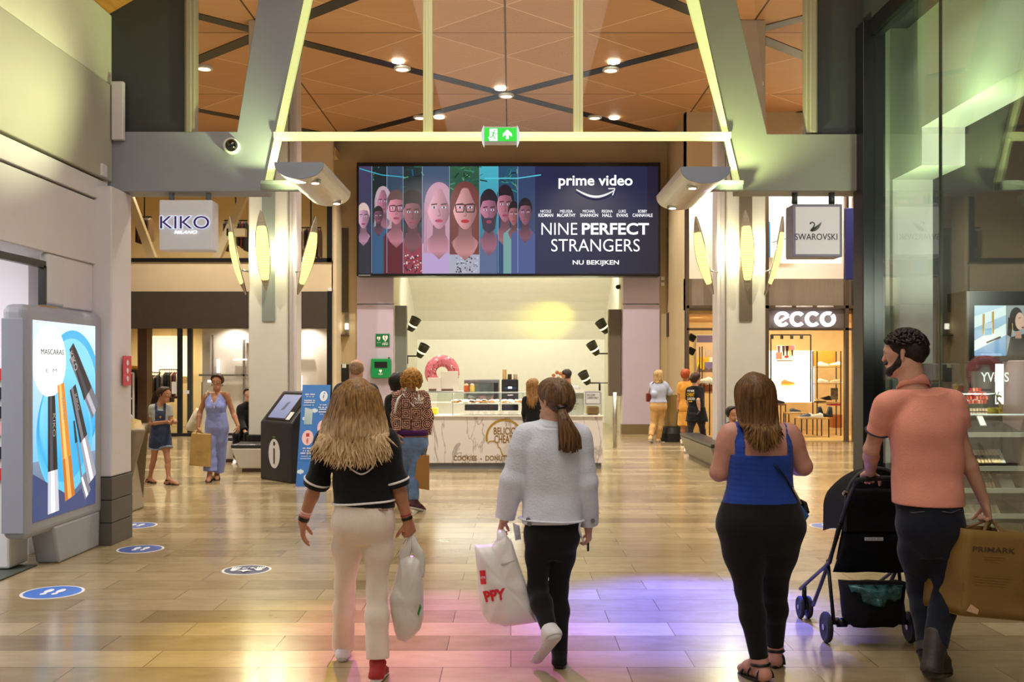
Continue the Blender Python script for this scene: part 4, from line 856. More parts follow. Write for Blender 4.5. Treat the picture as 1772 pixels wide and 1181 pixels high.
a.poly([(.14, .6), (.42, .6), (.42, .75), (.14, .77)], None, [(150, 180, 190), (170, 196, 206), (196, 214, 216), (200, 214, 218)])
for x0, x1, y, h in ((.12, .5, .895, .014), (.16, .46, .876, .007), (.1, .5, .835, .012), (.1, .5, .815, .012), (.08, .5, .79, .007), (.66, .92, .79, .01), (.62, .95, .765, .012), (.66, .92, .745, .012), (.64, .94, .72, .012), (.68, .9, .7, .006), (.16, .5, .36, .012), (.18, .46, .335, .012), (.06, .56, .31, .014), (.12, .5, .285, .006), (.1, .5, .262, .006), (.66, .98, .46, .012), (.6, .98, .44, .012)):
    n = int((x1 - x0) / .035)
    for i in range(n):
        if rs.random() > .12: a.rect(x0 + i * .035, y, x0 + i * .035 + .026, y + h, wq)
a.build('print', bb)

# ---- benches around the columns
M_bench = mat('bench_white', (214, 208, 196), .45); M_seat = mat('bench_seat', (46, 44, 44), .35); M_steel = mat('bench_steel', (120, 116, 104), .35, .4, var=.1)
def bench(x0, x1, y0, y1, label, m, ins=.12):
    o = empty('mall_bench', ((x0 + x1) / 2, (y0 + y1) / 2, 0), label, 'bench', 'benches at the foot of the columns')
    mb = MB(); mb.hexa([(x0 + ins, y0 + .06, .06), (x1 - ins, y0 + .06, .06), (x1 - ins, y1 - .06, .06), (x0 + ins, y1 - .06, .06)], [(x0, y0, .40), (x1, y0, .40), (x1, y1, .40), (x0, y1, .40)]); mb.build('base', m, o, bevel=.02)
    mb = MB(); mb.box(x0, x1, y0, y1, .405, .46); mb.build('seat', M_seat, o, bevel=.015); mb = MB(); mb.box(x0 + ins + .04, x1 - ins - .04, y0 + .1, y1 - .1, 0, .06); mb.build('plinth', M_brown, o)
bench(-4.62, -3.5, 16.2, 16.93, 'white tapered bench in front of the left column', M_bench)
bench(-5.5, -3.9, 17.9, 18.5, 'white tapered bench behind the left column under the person in black', M_bench)
bench(3.32, 3.69, 16.3, 19.3, 'grey sloping-sided bench along the left side of the right column', M_steel)
bench(3.84, 4.7, 16.1, 16.9, 'grey bench in front of the right column behind the woman in blue', M_steel)

# ---- litter bins
wb = empty('wedge_bin', (-4.3, 11.9, 0), 'tall tapered concrete-grey bin piled with paper behind the left pier', 'bin')
M_bin = mat('bin_stone', (150, 136, 112), .6, var=.06, vs=20)
xb0, xb1 = -4.75, XA(255, 11.6); zt = 1.0
mb = MB(); mb.hexa([(xb0 + .25, 11.62, .0), (XA(213, 11.62), 11.62, .0), (XA(208, 12.1), 12.1, .0), (xb0 + .25, 12.1, 0)], [(xb0, 11.55, zt), (xb1, 11.55, zt), (XA(252, 12.3), 12.3, zt), (xb0, 12.3, zt)]); mb.build('body', M_bin, wb, bevel=.03, seg=3)
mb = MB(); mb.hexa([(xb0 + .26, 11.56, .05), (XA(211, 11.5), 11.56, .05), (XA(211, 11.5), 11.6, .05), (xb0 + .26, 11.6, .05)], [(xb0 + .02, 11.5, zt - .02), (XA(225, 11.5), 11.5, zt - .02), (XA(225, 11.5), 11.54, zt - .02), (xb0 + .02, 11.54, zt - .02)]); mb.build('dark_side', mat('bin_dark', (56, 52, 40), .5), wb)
mb = MB(); mb.hexa([W(218, 742, 11.7), W(247, 742, 11.7), W(247, 742, 12.1), W(218, 742, 12.1)], [W(222, 722, 11.8), W(244, 728, 11.8), W(244, 728, 12), W(222, 722, 12)]); mb.build('paper_bag', mat('bin_paper', (214, 188, 130), .7, bump=.3), label='crumpled kraft paper bag lying on top of the wedge bin', cat='bag')
mb = MB(); mb.ball(W(219, 722, 11.75) , (.07, .07, .05), 10); q = mb.build('paper_cup', M_plast_w, smooth=True, label='crumpled white paper on the wedge bin beside the pier', cat='litter')
cb = empty('cone_bin', (XA(1162, 23.3), 23.3, 0), 'tapered bronze litter bin with black liner between the two women at the right', 'bin')
p = Vector((XA(1162, 23.3), 23.3, 0))
mb = MB(); mb.lathe([(.11, .14), (.15, .18), (.25, 1.07), (.26, 1.10), (.23, 1.10), (.15, .5)], c=p, n=28); mb.build('body', mat('bin_bronze', (150, 130, 84), .35, .3), cb, smooth=False)
mb = MB(); mb.lathe([(.33, 0), (.33, .2), (.28, .34), (.2, .36), (.16, .3)], c=p, n=28); mb.build('foot', M_black, cb)
# ================================================================ sweets counter
def marble():
    m = bpy.data.materials.new('marble'); m.use_nodes = True; nt = m.node_tree; b = nt.nodes['Principled BSDF']; N = nt.nodes.new; L = nt.links.new
    tc = N('ShaderNodeTexCoord'); mp = N('ShaderNodeMapping'); mp.inputs['Rotation'].default_value = (0, math.radians(38), 0); mp.inputs['Scale'].default_value = (3.2, 1, .9); L(tc.outputs['Object'], mp.inputs[0])
    n1 = N('ShaderNodeTexNoise'); n1.inputs['Scale'].default_value = 1.0; n1.inputs['Detail'].default_value = 9; n1.inputs['Distortion'].default_value = .8; L(mp.outputs[0], n1.inputs[0])
    s = N('ShaderNodeMath'); s.operation = 'SUBTRACT'; s.inputs[1].default_value = .5; L(n1.outputs[0], s.inputs[0]); ab = N('ShaderNodeMath'); ab.operation = 'ABSOLUTE'; L(s.outputs[0], ab.inputs[0])
    r = N('ShaderNodeValToRGB'); L(ab.outputs[0], r.inputs[0]); r.color_ramp.elements[0].color = lin((176, 166, 158)) + (1,); r.color_ramp.elements[1].color = lin((236, 230, 224)) + (1,); r.color_ramp.elements[1].position = .02
    L(r.outputs[0], b.inputs['Base Color']); b.inputs['Roughness'].default_value = .25; return m
YK = 16.8
M_gold = mat('gold_paint', (148, 110, 20), .35, .25)
ct = empty('sweets_counter', (0, YK + .5, 0), 'white marble sweets counter with gold lettering and bitten biscuit emblem', 'counter')
kx0, kx1 = -1.62, 1.57
mb = MB(); mb.box(kx0, kx1, YK, YK + .62, .10, .89); mb.build('body', marble(), ct, bevel=.006)
mb = MB(); mb.box(kx0 - .02, kx1 + .02, YK - .03, YK + .64, .89, .915); mb.build('worktop', mat('worktop', (244, 238, 226), .3), ct, bevel=.006)
mb = MB(); mb.box(kx0 + .04, kx1 - .02, YK + .03, YK + .58, 0, .1); mb.build('plinth', mat('plinth_grey', (120, 120, 124), .5), ct)
a = ArtPx(YK - .003, .0001); g_ = (176, 140, 30)
cxm, cym, rm = 873, 758, 31; pts = [(cxm + rm * math.cos(math.radians(t)), cym - rm * math.sin(math.radians(t))) for t in range(-96, 201, 6)]
a.line(pts[4:-1], 3.4, g_); a.line(pts[:6], 1.6, g_)
bite = [pts[-1], (847, 764.5), (853, 763.6), (858, 765), (861.6, 769), (862, 774), (866, 776.5), (866.8, 781)]; a.line(bite + [(870, 788.4)], 1.6, g_); a.build('biscuit_emblem', ct)
txt('lettering', 'BELICIO', 854.5, 892.5, 740, 752.5, YK - .004, M_gold, ct, bold=.012, depth=.002); txt('lettering', 'CHEATS', 855.5, 892, 753.5, 767.5, YK - .004, M_gold, ct, bold=.012, depth=.002)
txt('lettering', 'COOKIES  -  DONUTS  -  KOFFIE', 784.5, 925, 789, 797.5, YK - .004, M_gold, ct, bold=.01, depth=.002)
# glass display case
M_cg = glass('case_glass', (246, 250, 248), 1.45, 1.0)
dc = empty('display_case', (0, YK + .3, .915), 'clear glass pastry case along the top of the marble counter', 'display case')
zt = ZA(679, YK)
for (x0, x1) in ((756, 905), (905, 1042)):
    mb = MB(); mb.box(XA(x0, YK), XA(x1, YK), YK + .06, YK + .07, .917, zt - .02); mb.build('front_pane', M_cg, dc)
mb = MB(); mb.box(XA(735, YK), XA(1042, YK), YK + .05, YK + .6, zt - .02, zt - .006); mb.build('top_pane', mat('top_glass', (214, 226, 222), .1, trans=.0, spec=.8), dc)
mb = MB(); mb.box(XA(782, YK), XA(985, YK), YK + .10, YK + .5, ZA(700, YK), ZA(698.5, YK)); mb.build('glass_shelf', mat('shelf_white', (240, 238, 228), .2), dc)
for x in (783, 866, 905, 985, 1041):
    mb = MB(); mb.box(XA(x - .8, YK), XA(x + .8, YK), YK + .07, YK + .12, .915, zt - .02); mb.build('post', M_plast_w, dc)
lamp('AREA', (-.2, YK + .35, zt - .04), 16, (1, .97, .9), (-.2, YK + .3, .9), 2.2, sy=.2)
# price tags
for i, (x0, x1) in enumerate(((804, 808), (813, 819), (826, 830), (836, 842), (849, 857), (863, 873), (880, 895))):
    q = boxpx(x0, x1, 712, 717, YK + .04, YK + .05).build('price_tag', mat('tag_white', (240, 236, 224), .5)); tag(q, 'small price tag on the counter edge, number %d from the left of the row' % (i + 1) if False else 'small white price tag standing along the marble counter edge', 'price tag', 'price tags on the counter edge')
# pastries on the shelf
M_dough = mat('dough', (196, 138, 68), .5, var=.1, vs=20)
ICE = [mat('icing_pink', (226, 130, 140), .25), mat('icing_choc', (70, 40, 26), .25), mat('icing_white', (244, 236, 220), .3), mat('icing_caramel', (206, 150, 80), .3)]
def torus_mb(R, r, n=22, m=10, z=0, top=False):
    mb = MB(); V = []; ks = range(m) if not top else range(m // 2 + 1)
    for i in range(n):
        th = 2 * math.pi * i / n
        for k in ks:
            ph = 2 * math.pi * k / m; V.append(((R + r * math.cos(ph)) * math.cos(th), (R + r * math.cos(ph)) * math.sin(th), z + r * math.sin(ph) * (.85 if not top else 1)))
    mm = len(list(ks)); mb.add(V, [(i * mm + k, i * mm + (k + 1) % mm, ((i + 1) % n) * mm + (k + 1) % mm, ((i + 1) % n) * mm + k) for i in range(n) for k in range(mm if not top else mm - 1)])
    return mb
dn = []
for j in range(4):
    o = empty('doughnut', (0, 0, 0)); torus_mb(.034, .021, z=.02).build('dough', M_dough, o, smooth=True); torus_mb(.034, .0225, z=.0215, top=True).build('icing', ICE[j], o, smooth=True); dn.append(o)
used = set()
names = ('pink iced', 'chocolate iced', 'white iced', 'caramel iced')
row = [(2, 806), (1, 817), (0, 829), (1, 838), (0, 851), (2, 858), (3, 873), (2, 884), (3, 896), (0, 901), (2, 787), (1, 795)]
for i, (j, px) in enumerate(row):
    o = dn[j] if j not in used else copy_tree(dn[j]); used.add(j)
    o.location = (XA(px, YK + .25), YK + .25 + .03 * (i % 3), ZA(698.5, YK) + .002); o.rotation_euler = (.25, 0, i); o.scale = (1.15, 1.15, 1.15)
    tag(o, '%s doughnut on the glass shelf of the pastry case' % names[j], 'doughnut', 'doughnuts on the glass shelf, ' + names[j])
# lower trays with dark cakes
for i, (x0, x1) in enumerate(((804, 862), (868, 897))):
    tr = empty('cake_tray', (XA((x0 + x1) / 2, YK + .3), YK + .3, .917), 'dark tray of chocolate pieces in the pastry case, %s' % ('the wide one on the left', 'the narrow one on the right')[i], 'tray')
    boxpx(x0, x1, 701, 711, YK + .15, YK + .42).build('tray', mat('tray_dark', (52, 52, 50), .4, var=.3, vs=60), tr, bevel=.01)
# things on and behind the counter
gd = empty('giant_doughnut', (XA(765, 17.24), 17.24, zt), 'giant pink iced doughnut with sprinkles standing behind white boxes on the counter', 'doughnut')
Rg = .205; cg = W(765, 645, 17.24); Mx = Matrix.Rotation(math.radians(90), 4, 'X') 
def giant(r, top, m, nm, off=0):
    q = torus_mb(Rg, r, 40, 20, top=top); RM = Matrix.Translation(cg) @ Matrix.Rotation(.22, 4, 'Z') @ Mx
    q.v = [RM @ v for v in q.v]; return q.build(nm, m, gd, smooth=True)
giant(.098, False, mat('doughnut_dough', (206, 132, 56), .45), 'dough'); giant(.102, True, mat('doughnut_icing', (226, 126, 136), .22, coat=.5), 'icing')
RM = Matrix.Translation(cg) @ Matrix.Rotation(.22, 4, 'Z') @ Mx; spr = MB(); 
for i in range(90):
    th = rs.uniform(0, 6.28); ph = rs.uniform(.35, 2.8); c = Vector(((Rg + .104 * math.cos(ph)) * math.cos(th), (Rg + .104 * math.cos(ph)) * math.sin(th), .104 * math.sin(ph))); d = Vector((rs.uniform(-1, 1), rs.uniform(-1, 1), rs.uniform(-.2, .2))).normalized() * .016
    spr.tube([RM @ (c - d), RM @ (c + d)], .006, 5, mi=i % 3)
q = spr.build('sprinkles', [mat('sprinkle_dark', (140, 40, 66), .3), mat('sprinkle_white', (250, 240, 236), .3), mat('sprinkle_mauve', (190, 90, 120), .3)], gd); q['kind'] = 'stuff'
for i, (x0, x1, y0, y1, Y, lb) in enumerate(((740, 763, 654, 668, 16.96, 'low'), (762, 792, 643, 670, 17.0, 'tall'))):
    y1 = 640 + (EYE - zt - .012) * F / Y; o = empty('cardboard_box', W((x0 + x1) / 2, y1, Y), '%s white pastry box with printed base in front of the giant doughnut' % lb, 'box')
    boxpx(x0, x1, y0, y1, Y, Y + .12).build('body', mat('box_white', (236, 228, 212), .5), o, bevel=.006); boxpx(x0 + 2, x1 - 8, y1 - 4, y1 - .5, Y - .004, Y).build('print', mat('box_print', (110, 80, 70), .5, var=.4, vs=50), o)
mb = MB(); mb.box(XA(737, YK), XA(800, YK), YK + .2, YK + .6, zt - .0, zt + .012); tag(mb.build('tray_board', mat('board_white', (238, 232, 220), .4)), 'thin white board lying on the glass case under the pastry boxes', 'board')
ov = empty('glass_oven', (XA(833, 17.9), 17.9, 0), 'stainless cabinet oven with wide glass window behind the counter', 'oven')
boxpx(803, 864, 657, 697, 18.12, 18.55).build('body', mat('oven_steel', (142, 146, 142), .3, .6), ov, bevel=.015); boxpx(807, 853, 664, 695, 18.10, 18.12).build('window', mat('oven_glass', (84, 96, 94), .12, var=.35, vs=7, coat=1), ov); boxpx(804, 862, 658.5, 661.5, 18.08, 18.12).build('handle', M_chrome, ov); boxpx(854, 862, 663, 696, 18.10, 18.12).build('control_panel', M_black, ov)
rearc = MB(); rearc.box(-1.5, 1.2, 18.0, 18.6, 0, ZA(697, 18.12)); q = rearc.build('back_counter', mat('back_counter', (222, 214, 196), .5), label='pale back counter carrying the oven and coffee machine', cat='counter')
cm = empty('coffee_machine', (XA(882, 17.9), 17.9, 0), 'black coffee machine with stacked cups behind the counter', 'coffee machine')
boxpx(868, 897, 657, 697, 18.12, 18.5).build('body', mat('coffee_black', (20, 22, 26), .3), cm, bevel=.02); boxpx(871, 894, 670, 675, 18.05, 18.12).build('spout_head', mat('coffee_blue', (50, 66, 100), .25, .5), cm, bevel=.01); boxpx(879, 886, 669.5, 673, 18.04, 18.05).build('display', glow('coffee_display', (240, 246, 255), 1.6), cm); boxpx(878, 888, 683, 685, 18.0, 18.12).build('drip_tray', M_chrome, cm)
for i, (x, y0, y1, c, lb) in enumerate(((873, 640, 657, (206, 172, 110), 'tall'), (882, 648, 657, (92, 66, 40), 'short brown'), (892, 648, 657, (196, 176, 150), 'short pale'))):
    q = MB(); n = 6
    for k in range(n): zz0 = ZA(y1 - (y1 - y0) * k / n, 18.2); zz1 = ZA(y1 - (y1 - y0) * (k + 1) / n, 18.2); q.lathe([(.034, zz0), (.04, zz1 - .004), (.042, zz1)], c=(XA(x, 18.2), 18.2, 0), n=14)
    tag(q.build('cup_stack', mat('cup_%d' % i, c, .5)), lb + ' stack of paper cups on the coffee machine', 'cups')
for i, (x, c, lb) in enumerate(((807, (200, 90, 40), 'orange'), (817, (226, 196, 90), 'yellow'))):
    o = empty('drink_jar', (XA(x, 17.2), 17.2, zt), lb + ' drink jar standing on the pastry case', 'jar'); p = Vector((XA(x, 17.2), 17.2, zt - .004))
    mb = MB(); mb.lathe([(.036, 0), (.044, .02), (.044, .09), (.03, .11)], c=p, n=16); mb.build('body', mat('jar_%d' % i, c, .15), o, smooth=True); mb = MB(); mb.ball(p + Vector((0, 0, .12)), (.04, .04, .026), 12); mb.build('lid', mat('jar_lid_%d' % i, (230, 200, 160), .3), o, smooth=True)
nt_ = empty('cards_notice', W(1026, 700, YK), 'white framed cards-only notice at the right end of the glass case', 'notice')
boxpx(1012, 1040, 677, 701, YK + .02, YK + .035).build('panel', mat('notice_grey', (206, 210, 216), .4), nt_); a = ArtPx(YK + .017, .0008); a.rect(1013.4, 699.4, 1038.8, 678.8, (118, 124, 140)); a.rect(1014.2, 698.6, 1038, 679.6, (226, 228, 230)); a.build('sheet', nt_)
txt('lettering', 'NO CASH', 1016, 1030, 682, 685.6, YK + .012, M_adk, nt_, depth=.001); txt('lettering', 'CARDS ONLY', 1016, 1036, 687, 690.6, YK + .012, M_adk, nt_, depth=.001)
q = boxpx(985, 1010, 674, 718, YK + .1, YK + .14).build('price_board', mat('price_board', (236, 228, 214), .5), label='plain white price board standing on the counter beside the cards-only notice', cat='board')
a = ArtPx(YK + .098, .0008)
for k in range(6): a.rect(988, 686 + k * 4.6, 988 + rs.uniform(8, 16), 685 + k * 4.6, (170, 160, 146))
a.build('print', q)
for i, (px, py) in enumerate(((958, 650), (964, 645), (970, 647), (975, 652), (966, 655))):
    p = W(px, py, 17.25); o = empty('lollipop', (p.x, p.y, p.z - .22), 'swirled brown lollipop in the bunch on the counter behind the ponytail girl', 'lollipop', 'bunch of lollipops')
    mb = MB(); mb.ball(p, (.035, .018, .035), 12); mb.build('candy', mat('lolly', (190, 120, 70), .3, var=.3, vs=40), o, smooth=True); mb = MB(); mb.tube([p, Vector((XA(966, 17.25), 17.25, p.z - .24))], .005, 6); mb.build('stick', M_plast_w, o)
q = MB(); c = Vector((XA(966, 17.25), 17.25, zt)); q.lathe([(.07, 0), (.03, .02), (.03, .4), (.06, .5)], c=(c.x, c.y, .915), n=14); tag(q.build('lollipop_pot', M_plast_w), 'white pot holding the lollipops', 'pot')
q = MB(); q.box(XA(1015, 17.2), XA(1036, 17.2), 17.08, 17.36, .92, 1.06); tag(q.build('wicker_basket', mat('wicker', (176, 136, 90), .7, bump=.5, bs=90), bevel=.03), 'small tan basket on the counter behind the cards-only notice', 'basket')
q = MB(); q.box(XA(740, 17.2), XA(758, 17.2), 17.1, 17.3, .92, 1.03); tag(q.build('pastry_carton', mat('carton_yellow', (236, 206, 60), .5), bevel=.01), 'yellow topped carton inside the left end of the glass case', 'box')

# ================================================================ left shop contents
for i, (x0, y0, x1, y1, vert, lit_) in enumerate(((366, 580, 369, 662, 1, 0), (420, 588, 423.5, 705, 1, 0), (344, 648, 428, 651.5, 0, 0), (404, 621, 426, 624, 0, 1), (375, 622, 379, 648, 1, 1), (359, 658, 366, 662, 0, 1), (515, 575, 518, 676, 1, 0), (508, 612, 541, 617, 0, 1), (511, 640, 515, 676, 1, 1), (519, 650, 522, 676, 1, 1))):
    q = boxpx(x0, x1, y0, y1, YL + .55, YL + .62).build('wall_light' if lit_ else 'display_bar', glow('bar_light', (255, 244, 232), 2.2) if lit_ else mat('display_bar', (150, 140, 132), .35, .5))
    pos = ['left', 'right', 'long crossing', 'upper right', 'glaring vertical', 'short low', 'window', 'window crossing', 'window lower left', 'window lower right'][i]
    tag(q, '%s %s bar on the white display wall of the left shop' % (pos, 'lit' if lit_ else 'grey'), 'light' if lit_ else 'bar')
for x, y in ((230, 575), (256, 578), (263, 578), (272, 579), (283, 580)): 
    p = W(x, y, 27.5); p.z = 2.94; mb = MB(); mb.lathe([(.07, 0), (.07, -.02)], c=p, n=14); tag(mb.build('shop_downlight', M_warmglow), 'small ceiling light inside the left shop doorway', 'light', 'shop downlights behind the left doorway')
GC = [(24, 22, 26), (40, 34, 36), (196, 184, 170), (120, 40, 44), (66, 60, 66), (220, 206, 186), (30, 34, 44), (150, 120, 96)]
def garment(mb, x, y, z, L, w, d):
    mb.prism([(x - .02, y - .03, z), (x - .02, y + .03, z), (x - .02, y + w, z - .08), (x - .02, y + w * 1.1, z - L), (x - .02, y - w * 1.1, z - L), (x - .02, y - w, z - .08)], (d, 0, 0))
def rack(x0, x1, Y, z, n, label, where):
    o = empty('clothes_rack', ((x0 + x1) / 2, Y, 0), label, 'rack')
    mb = MB(); mb.tube([(x0, Y, z), (x1, Y, z)], .014, 8); mb.build('rail', M_black, o); 
    for x in (x0, x1):
        mb = MB(); mb.tube([(x, Y, .02), (x, Y, z)], .014, 8); mb.build('upright', M_black, o)
    for i in range(n):
        x = x0 + (x1 - x0) * (i + .6) / n; g = empty('hanging_garment', (x, Y, z), 'garment on a hanger, one of the row ' + where, 'garment', 'garments ' + where)
        q = MB(); garment(q, x, Y, z - .07, rs.uniform(.6, .95), rs.uniform(.17, .22), rs.uniform(.02, .035)); c = GC[rs.randrange(len(GC))]; q.build('cloth', mat('garment_%d_%d_%d' % c, c, .8, bump=.3, bs=25), g, bevel=.015)
        q = MB(); q.tube([(x, Y, z + .015), (x, Y + .02, z - .01), (x, Y, z - .08)], .006, 6); q.build('hanger', M_black, g)
rack(XA(253, 26.9), XA(276, 26.9), 26.9, 1.62, 9, 'black rail hung with dark clothes behind the brown post', 'behind the brown post')
rack(XA(276, 27.6), XA(310, 27.6), 27.6, 1.7, 11, 'black rail hung with clothes deep in the left shop', 'deep in the left shop')
rack(XA(334, 25.5) - .0, XA(334, 25.5) + .01, 26.4, 1.5, 1, 'thin black rail beside the glass door', 'beside the glass door')
st = empty('display_stand', (XA(223, 25.6), 25.6, 0), 'white framed stand with dark photo panel just inside the left doorway', 'stand')
xa, xb = XA(217, 25.6), XA(231, 25.6)
for x in (xa, xb): mb = MB(); mb.box(x - .02, x + .02, 25.58, 25.62, 0, ZA(646, 25.6)); mb.build('upright', M_plast_w, st)
for y in (646, 690, 728): mb = MB(); mb.box(xa, xb, 25.58, 25.62, ZA(y, 25.6) - .02, ZA(y, 25.6) + .02); mb.build('crossbar', M_plast_w, st)
mb = MB(); mb.box(xa + .02, xb - .02, 25.59, 25.61, ZA(688, 25.6), ZA(648, 25.6)); mb.build('photo', mat('photo_dark', (70, 52, 50), .5, var=.6, vs=7), st)
q = MB(); q.box(XA(218, 26.2), XA(233, 26.2), 26.1, 26.5, ZA(640, 26.2), ZA(633, 26.2)); tag(q.build('yellow_bundle', mat('yellow_cloth', (236, 180, 30), .7), bevel=.04), 'folded yellow clothes on the shelf left of the brown post', 'clothes')
q = MB(); q.box(XA(214, 26.2), XA(237, 26.2), 26.1, 26.6, 0, ZA(640, 26.2)); tag(q.build('shelf_block', mat('shelf_dark', (34, 30, 28), .5), bevel=.01), 'dark shelf block under the folded yellow clothes', 'shelf')
mb = MB(); mb.box(XA(254, 29.2), XA(330, 29.2), 29.2, 29.3, 1.5, 2.7); tag(mb.build('lit_back_panel', mat('lit_panel', (250, 240, 210), .5, emit=(255, 240, 200), es=.9)), 'bright lit back panel deep in the left shop', 'panel')
for nm, px, y0, y1 in (('upper', 326, 655, 680), ('lower', 326, 690, 697)):
    q = boxpx(297 if nm == 'upper' else 318, 306 if nm == 'upper' else 327, 661 if nm == 'upper' else 676, 682, YL + .0, YL + .02).build('paper_notice', M_plast_w, label='small white %s notice on the left shop glass door' % nm, cat='notice')
# upper floor window of the left shop: struts and racks
for i, (p, q_) in enumerate((((222, 340), (262, 447)), ((422, 336), (372, 450)), ((424, 402), (392, 402)))):
    mb = MB(); A, B = W(p[0], p[1], 26.0), W(q_[0], q_[1], 26.0); d = (B - A).normalized(); s = Vector((d.z, 0, -d.x)) * .1; mb.prism([A - s, A + s, B + s, B - s], (0, .2, 0)); struct(mb, 'trim_strut_%s' % ('left', 'right', 'tie')[i], M_cream)
for i, (x0, x1, z, n, lb) in enumerate(((238, 262, 5.9, 6, 'left of the cube sign upstairs'), (388, 428, 5.8, 8, 'behind the left leaf lamps upstairs'), (520, 556, 5.6, 8, 'right of the left column upstairs'))):
    o = empty('high_rail', (XA((x0 + x1) / 2, 27), 27, z), 'black wall rail of clothes ' + lb, 'rack'); mb = MB(); mb.tube([(XA(x0, 27), 27, z), (XA(x1, 27), 27, z)], .02, 8); mb.build('rail', M_black, o)
    mb = MB(); mb.tube([(XA((x0 + x1) / 2, 27), 27, z), (XA((x0 + x1) / 2, 27), 27, 7.2)], .02, 8); mb.build('dropper', M_black, o)
    for k in range(n):
        x = XA(x0 + (x1 - x0) * (k + .5) / n, 27); g = MB(); garment(g, x, 27, z - .03, rs.uniform(.5, .9), .2, .05); c = GC[(k * 3 + i) % len(GC)]; tag(g.build('hanging_garment', mat('garment_%d_%d_%d' % c, c, .8), bevel=.02), 'garment hanging on the rail ' + lb, 'garment', 'garments ' + lb)

# ================================================================ right shop: shoes
M_ecco = glow('lit_sign_letter', (250, 246, 255), 2.2)
sg = empty('shop_sign', W(1394, 567, YE), 'big lit white four-letter shop sign over the shoe shop entrance', 'sign')
R_, T_ = 11.2, 2.8
def arcl(cx, cy, r, a0, a1, w, ax):
    n = 26; P_ = [(cx + r * math.cos(math.radians(a0 + (a1 - a0) * i / n)), cy - r * math.sin(math.radians(a0 + (a1 - a0) * i / n))) for i in range(n + 1)]
    out = []; inn = []
    for i, (x, y) in enumerate(P_):
        dx, dy = (x - cx) / r, (y - cy) / r; out.append((x + dx * w, y + dy * w)); inn.append((x - dx * w, y - dy * w))
    for i in range(n): ax.prism([W(out[i][0], out[i][1], YE - .1), W(out[i + 1][0], out[i + 1][1], YE - .1), W(inn[i + 1][0], inn[i + 1][1], YE - .1), W(inn[i][0], inn[i][1], YE - .1)], (0, .08, 0))
for ch, cx in (('e', 1354.5), ('c', 1381), ('c', 1407.5), ('o', 1433.5)):
    q = MB(); r = 10.4; cy = 552.4
    if ch == 'o': arcl(cx, cy, r, 62, 402, 2.9, q)
    elif ch == 'c': arcl(cx, cy, r, 42, 318, 2.9, q)
    else:
        arcl(cx, cy, r, 30, 318, 2.9, q); q.prism([W(x, y, YE - .1) for x, y in ((1345.5, 556.8), (1347.5, 560.4), (1366, 549.4), (1363.4, 545.4))], (0, .08, 0))
    q.build('letter_' + ch, M_ecco, sg)
for x in (1356, 1392, 1428):
    mb = MB(); mb.tube([W(x - 14, 531, YE - .1), W(x + 14, 531, YE - .1)], .02, 8); tag(mb.build('light_tube', mat('tube_grey', (200, 190, 180), .3), smooth=True), 'thin grey tube lamp above the shoe shop sign', 'lamp', 'tube lamps above the shoe shop sign')
mb = MB(); mb.box(XA(1353, 23.6), XA(1456, 23.6), 23.6, 23.7, ZA(455, 23.6), ZA(446, 23.6)); o = tag(mb.build('strip_light', glow('upper_strip_light', (255, 240, 214), 4)), 'long white strip light behind the swan sign upstairs', 'light')
for x in (1362, 1448): mb = MB(); mb.tube([(XA(x, 23.65), 23.65, ZA(446, 23.6)), (XA(x, 23.65), 23.65, 7.76)], .012, 6); mb.build('cable', M_plast_w, o)
q = empty('upstairs_poster', W(1345, 445, 24.5), 'pale poster with blue stripe upstairs behind the right leaf lamps', 'poster'); a = ArtPx(24.55, .002); a.rect(1326, 446, 1372, 352, (250, 248, 250)); a.rect(1326, 446, 1333, 384, (40, 130, 190)); a.line([(1336, 420), (1372, 410)], 1.2, (90, 120, 180)); a.build('sheet', q)
mb = MB(); mb.box(XA(1325, 24.57), XA(1373, 24.57), 24.57, 24.59, ZA(447, 24.57), ZA(351, 24.57)); mb.build('board', M_plast_w, q)
db = empty('display_board', W(1368, 724, 26.2), 'tall glowing white display board inside the shoe shop', 'display board')
boxpx(1328, 1409, 607, 697, 26.2, 26.3).build('panel', mat('board_lit', (250, 246, 240), .5, emit=(255, 246, 230), es=1.1), db)
a = ArtPx(26.19, .002); a.rect(1344, 626, 1376, 598, (250, 246, 244)); 
for x, c in ((1345, (120, 60, 70)), (1353, (70, 36, 44)), (1359, (90, 40, 44)), (1364, (226, 190, 70)), (1368, (80, 44, 54))): a.poly([(x, 599), (x + 5, 599), (x + 4, 616), (x + 2, 616)], c)
a.rect(1366, 606, 1375, 598.4, (226, 110, 128)); a.poly([(1342, 611), (1346, 609.6), (1349, 611), (1353, 609.6), (1352.6, 622), (1347, 621), (1342.6, 623)], (240, 128, 110)); a.ell(1361, 617.6, 4, 2, (214, 40, 50), 14); a.rect(1344, 625, 1371, 624, (120, 110, 100)); a.build('poster', db)
fr = empty('light_rail', W(1369, 690, 25.6), 'thin black rail frame with four small spotlights in the shoe shop', 'frame')
for (x0, y0, x1, y1) in ((1334, 580, 1403, 580), (1334, 580, 1334, 690), (1403, 580, 1403, 696)):
    mb = MB(); mb.tube([W(x0, y0, 25.6), W(x1, y1, 25.6)], .018, 8); mb.build('rail', M_black, fr)
for x in (1336, 1353, 1370, 1387): mb = MB(); mb.tube([W(x, 579, 25.6), W(x, 587, 25.6)], .04, 10); mb.build('spot', M_black, fr)
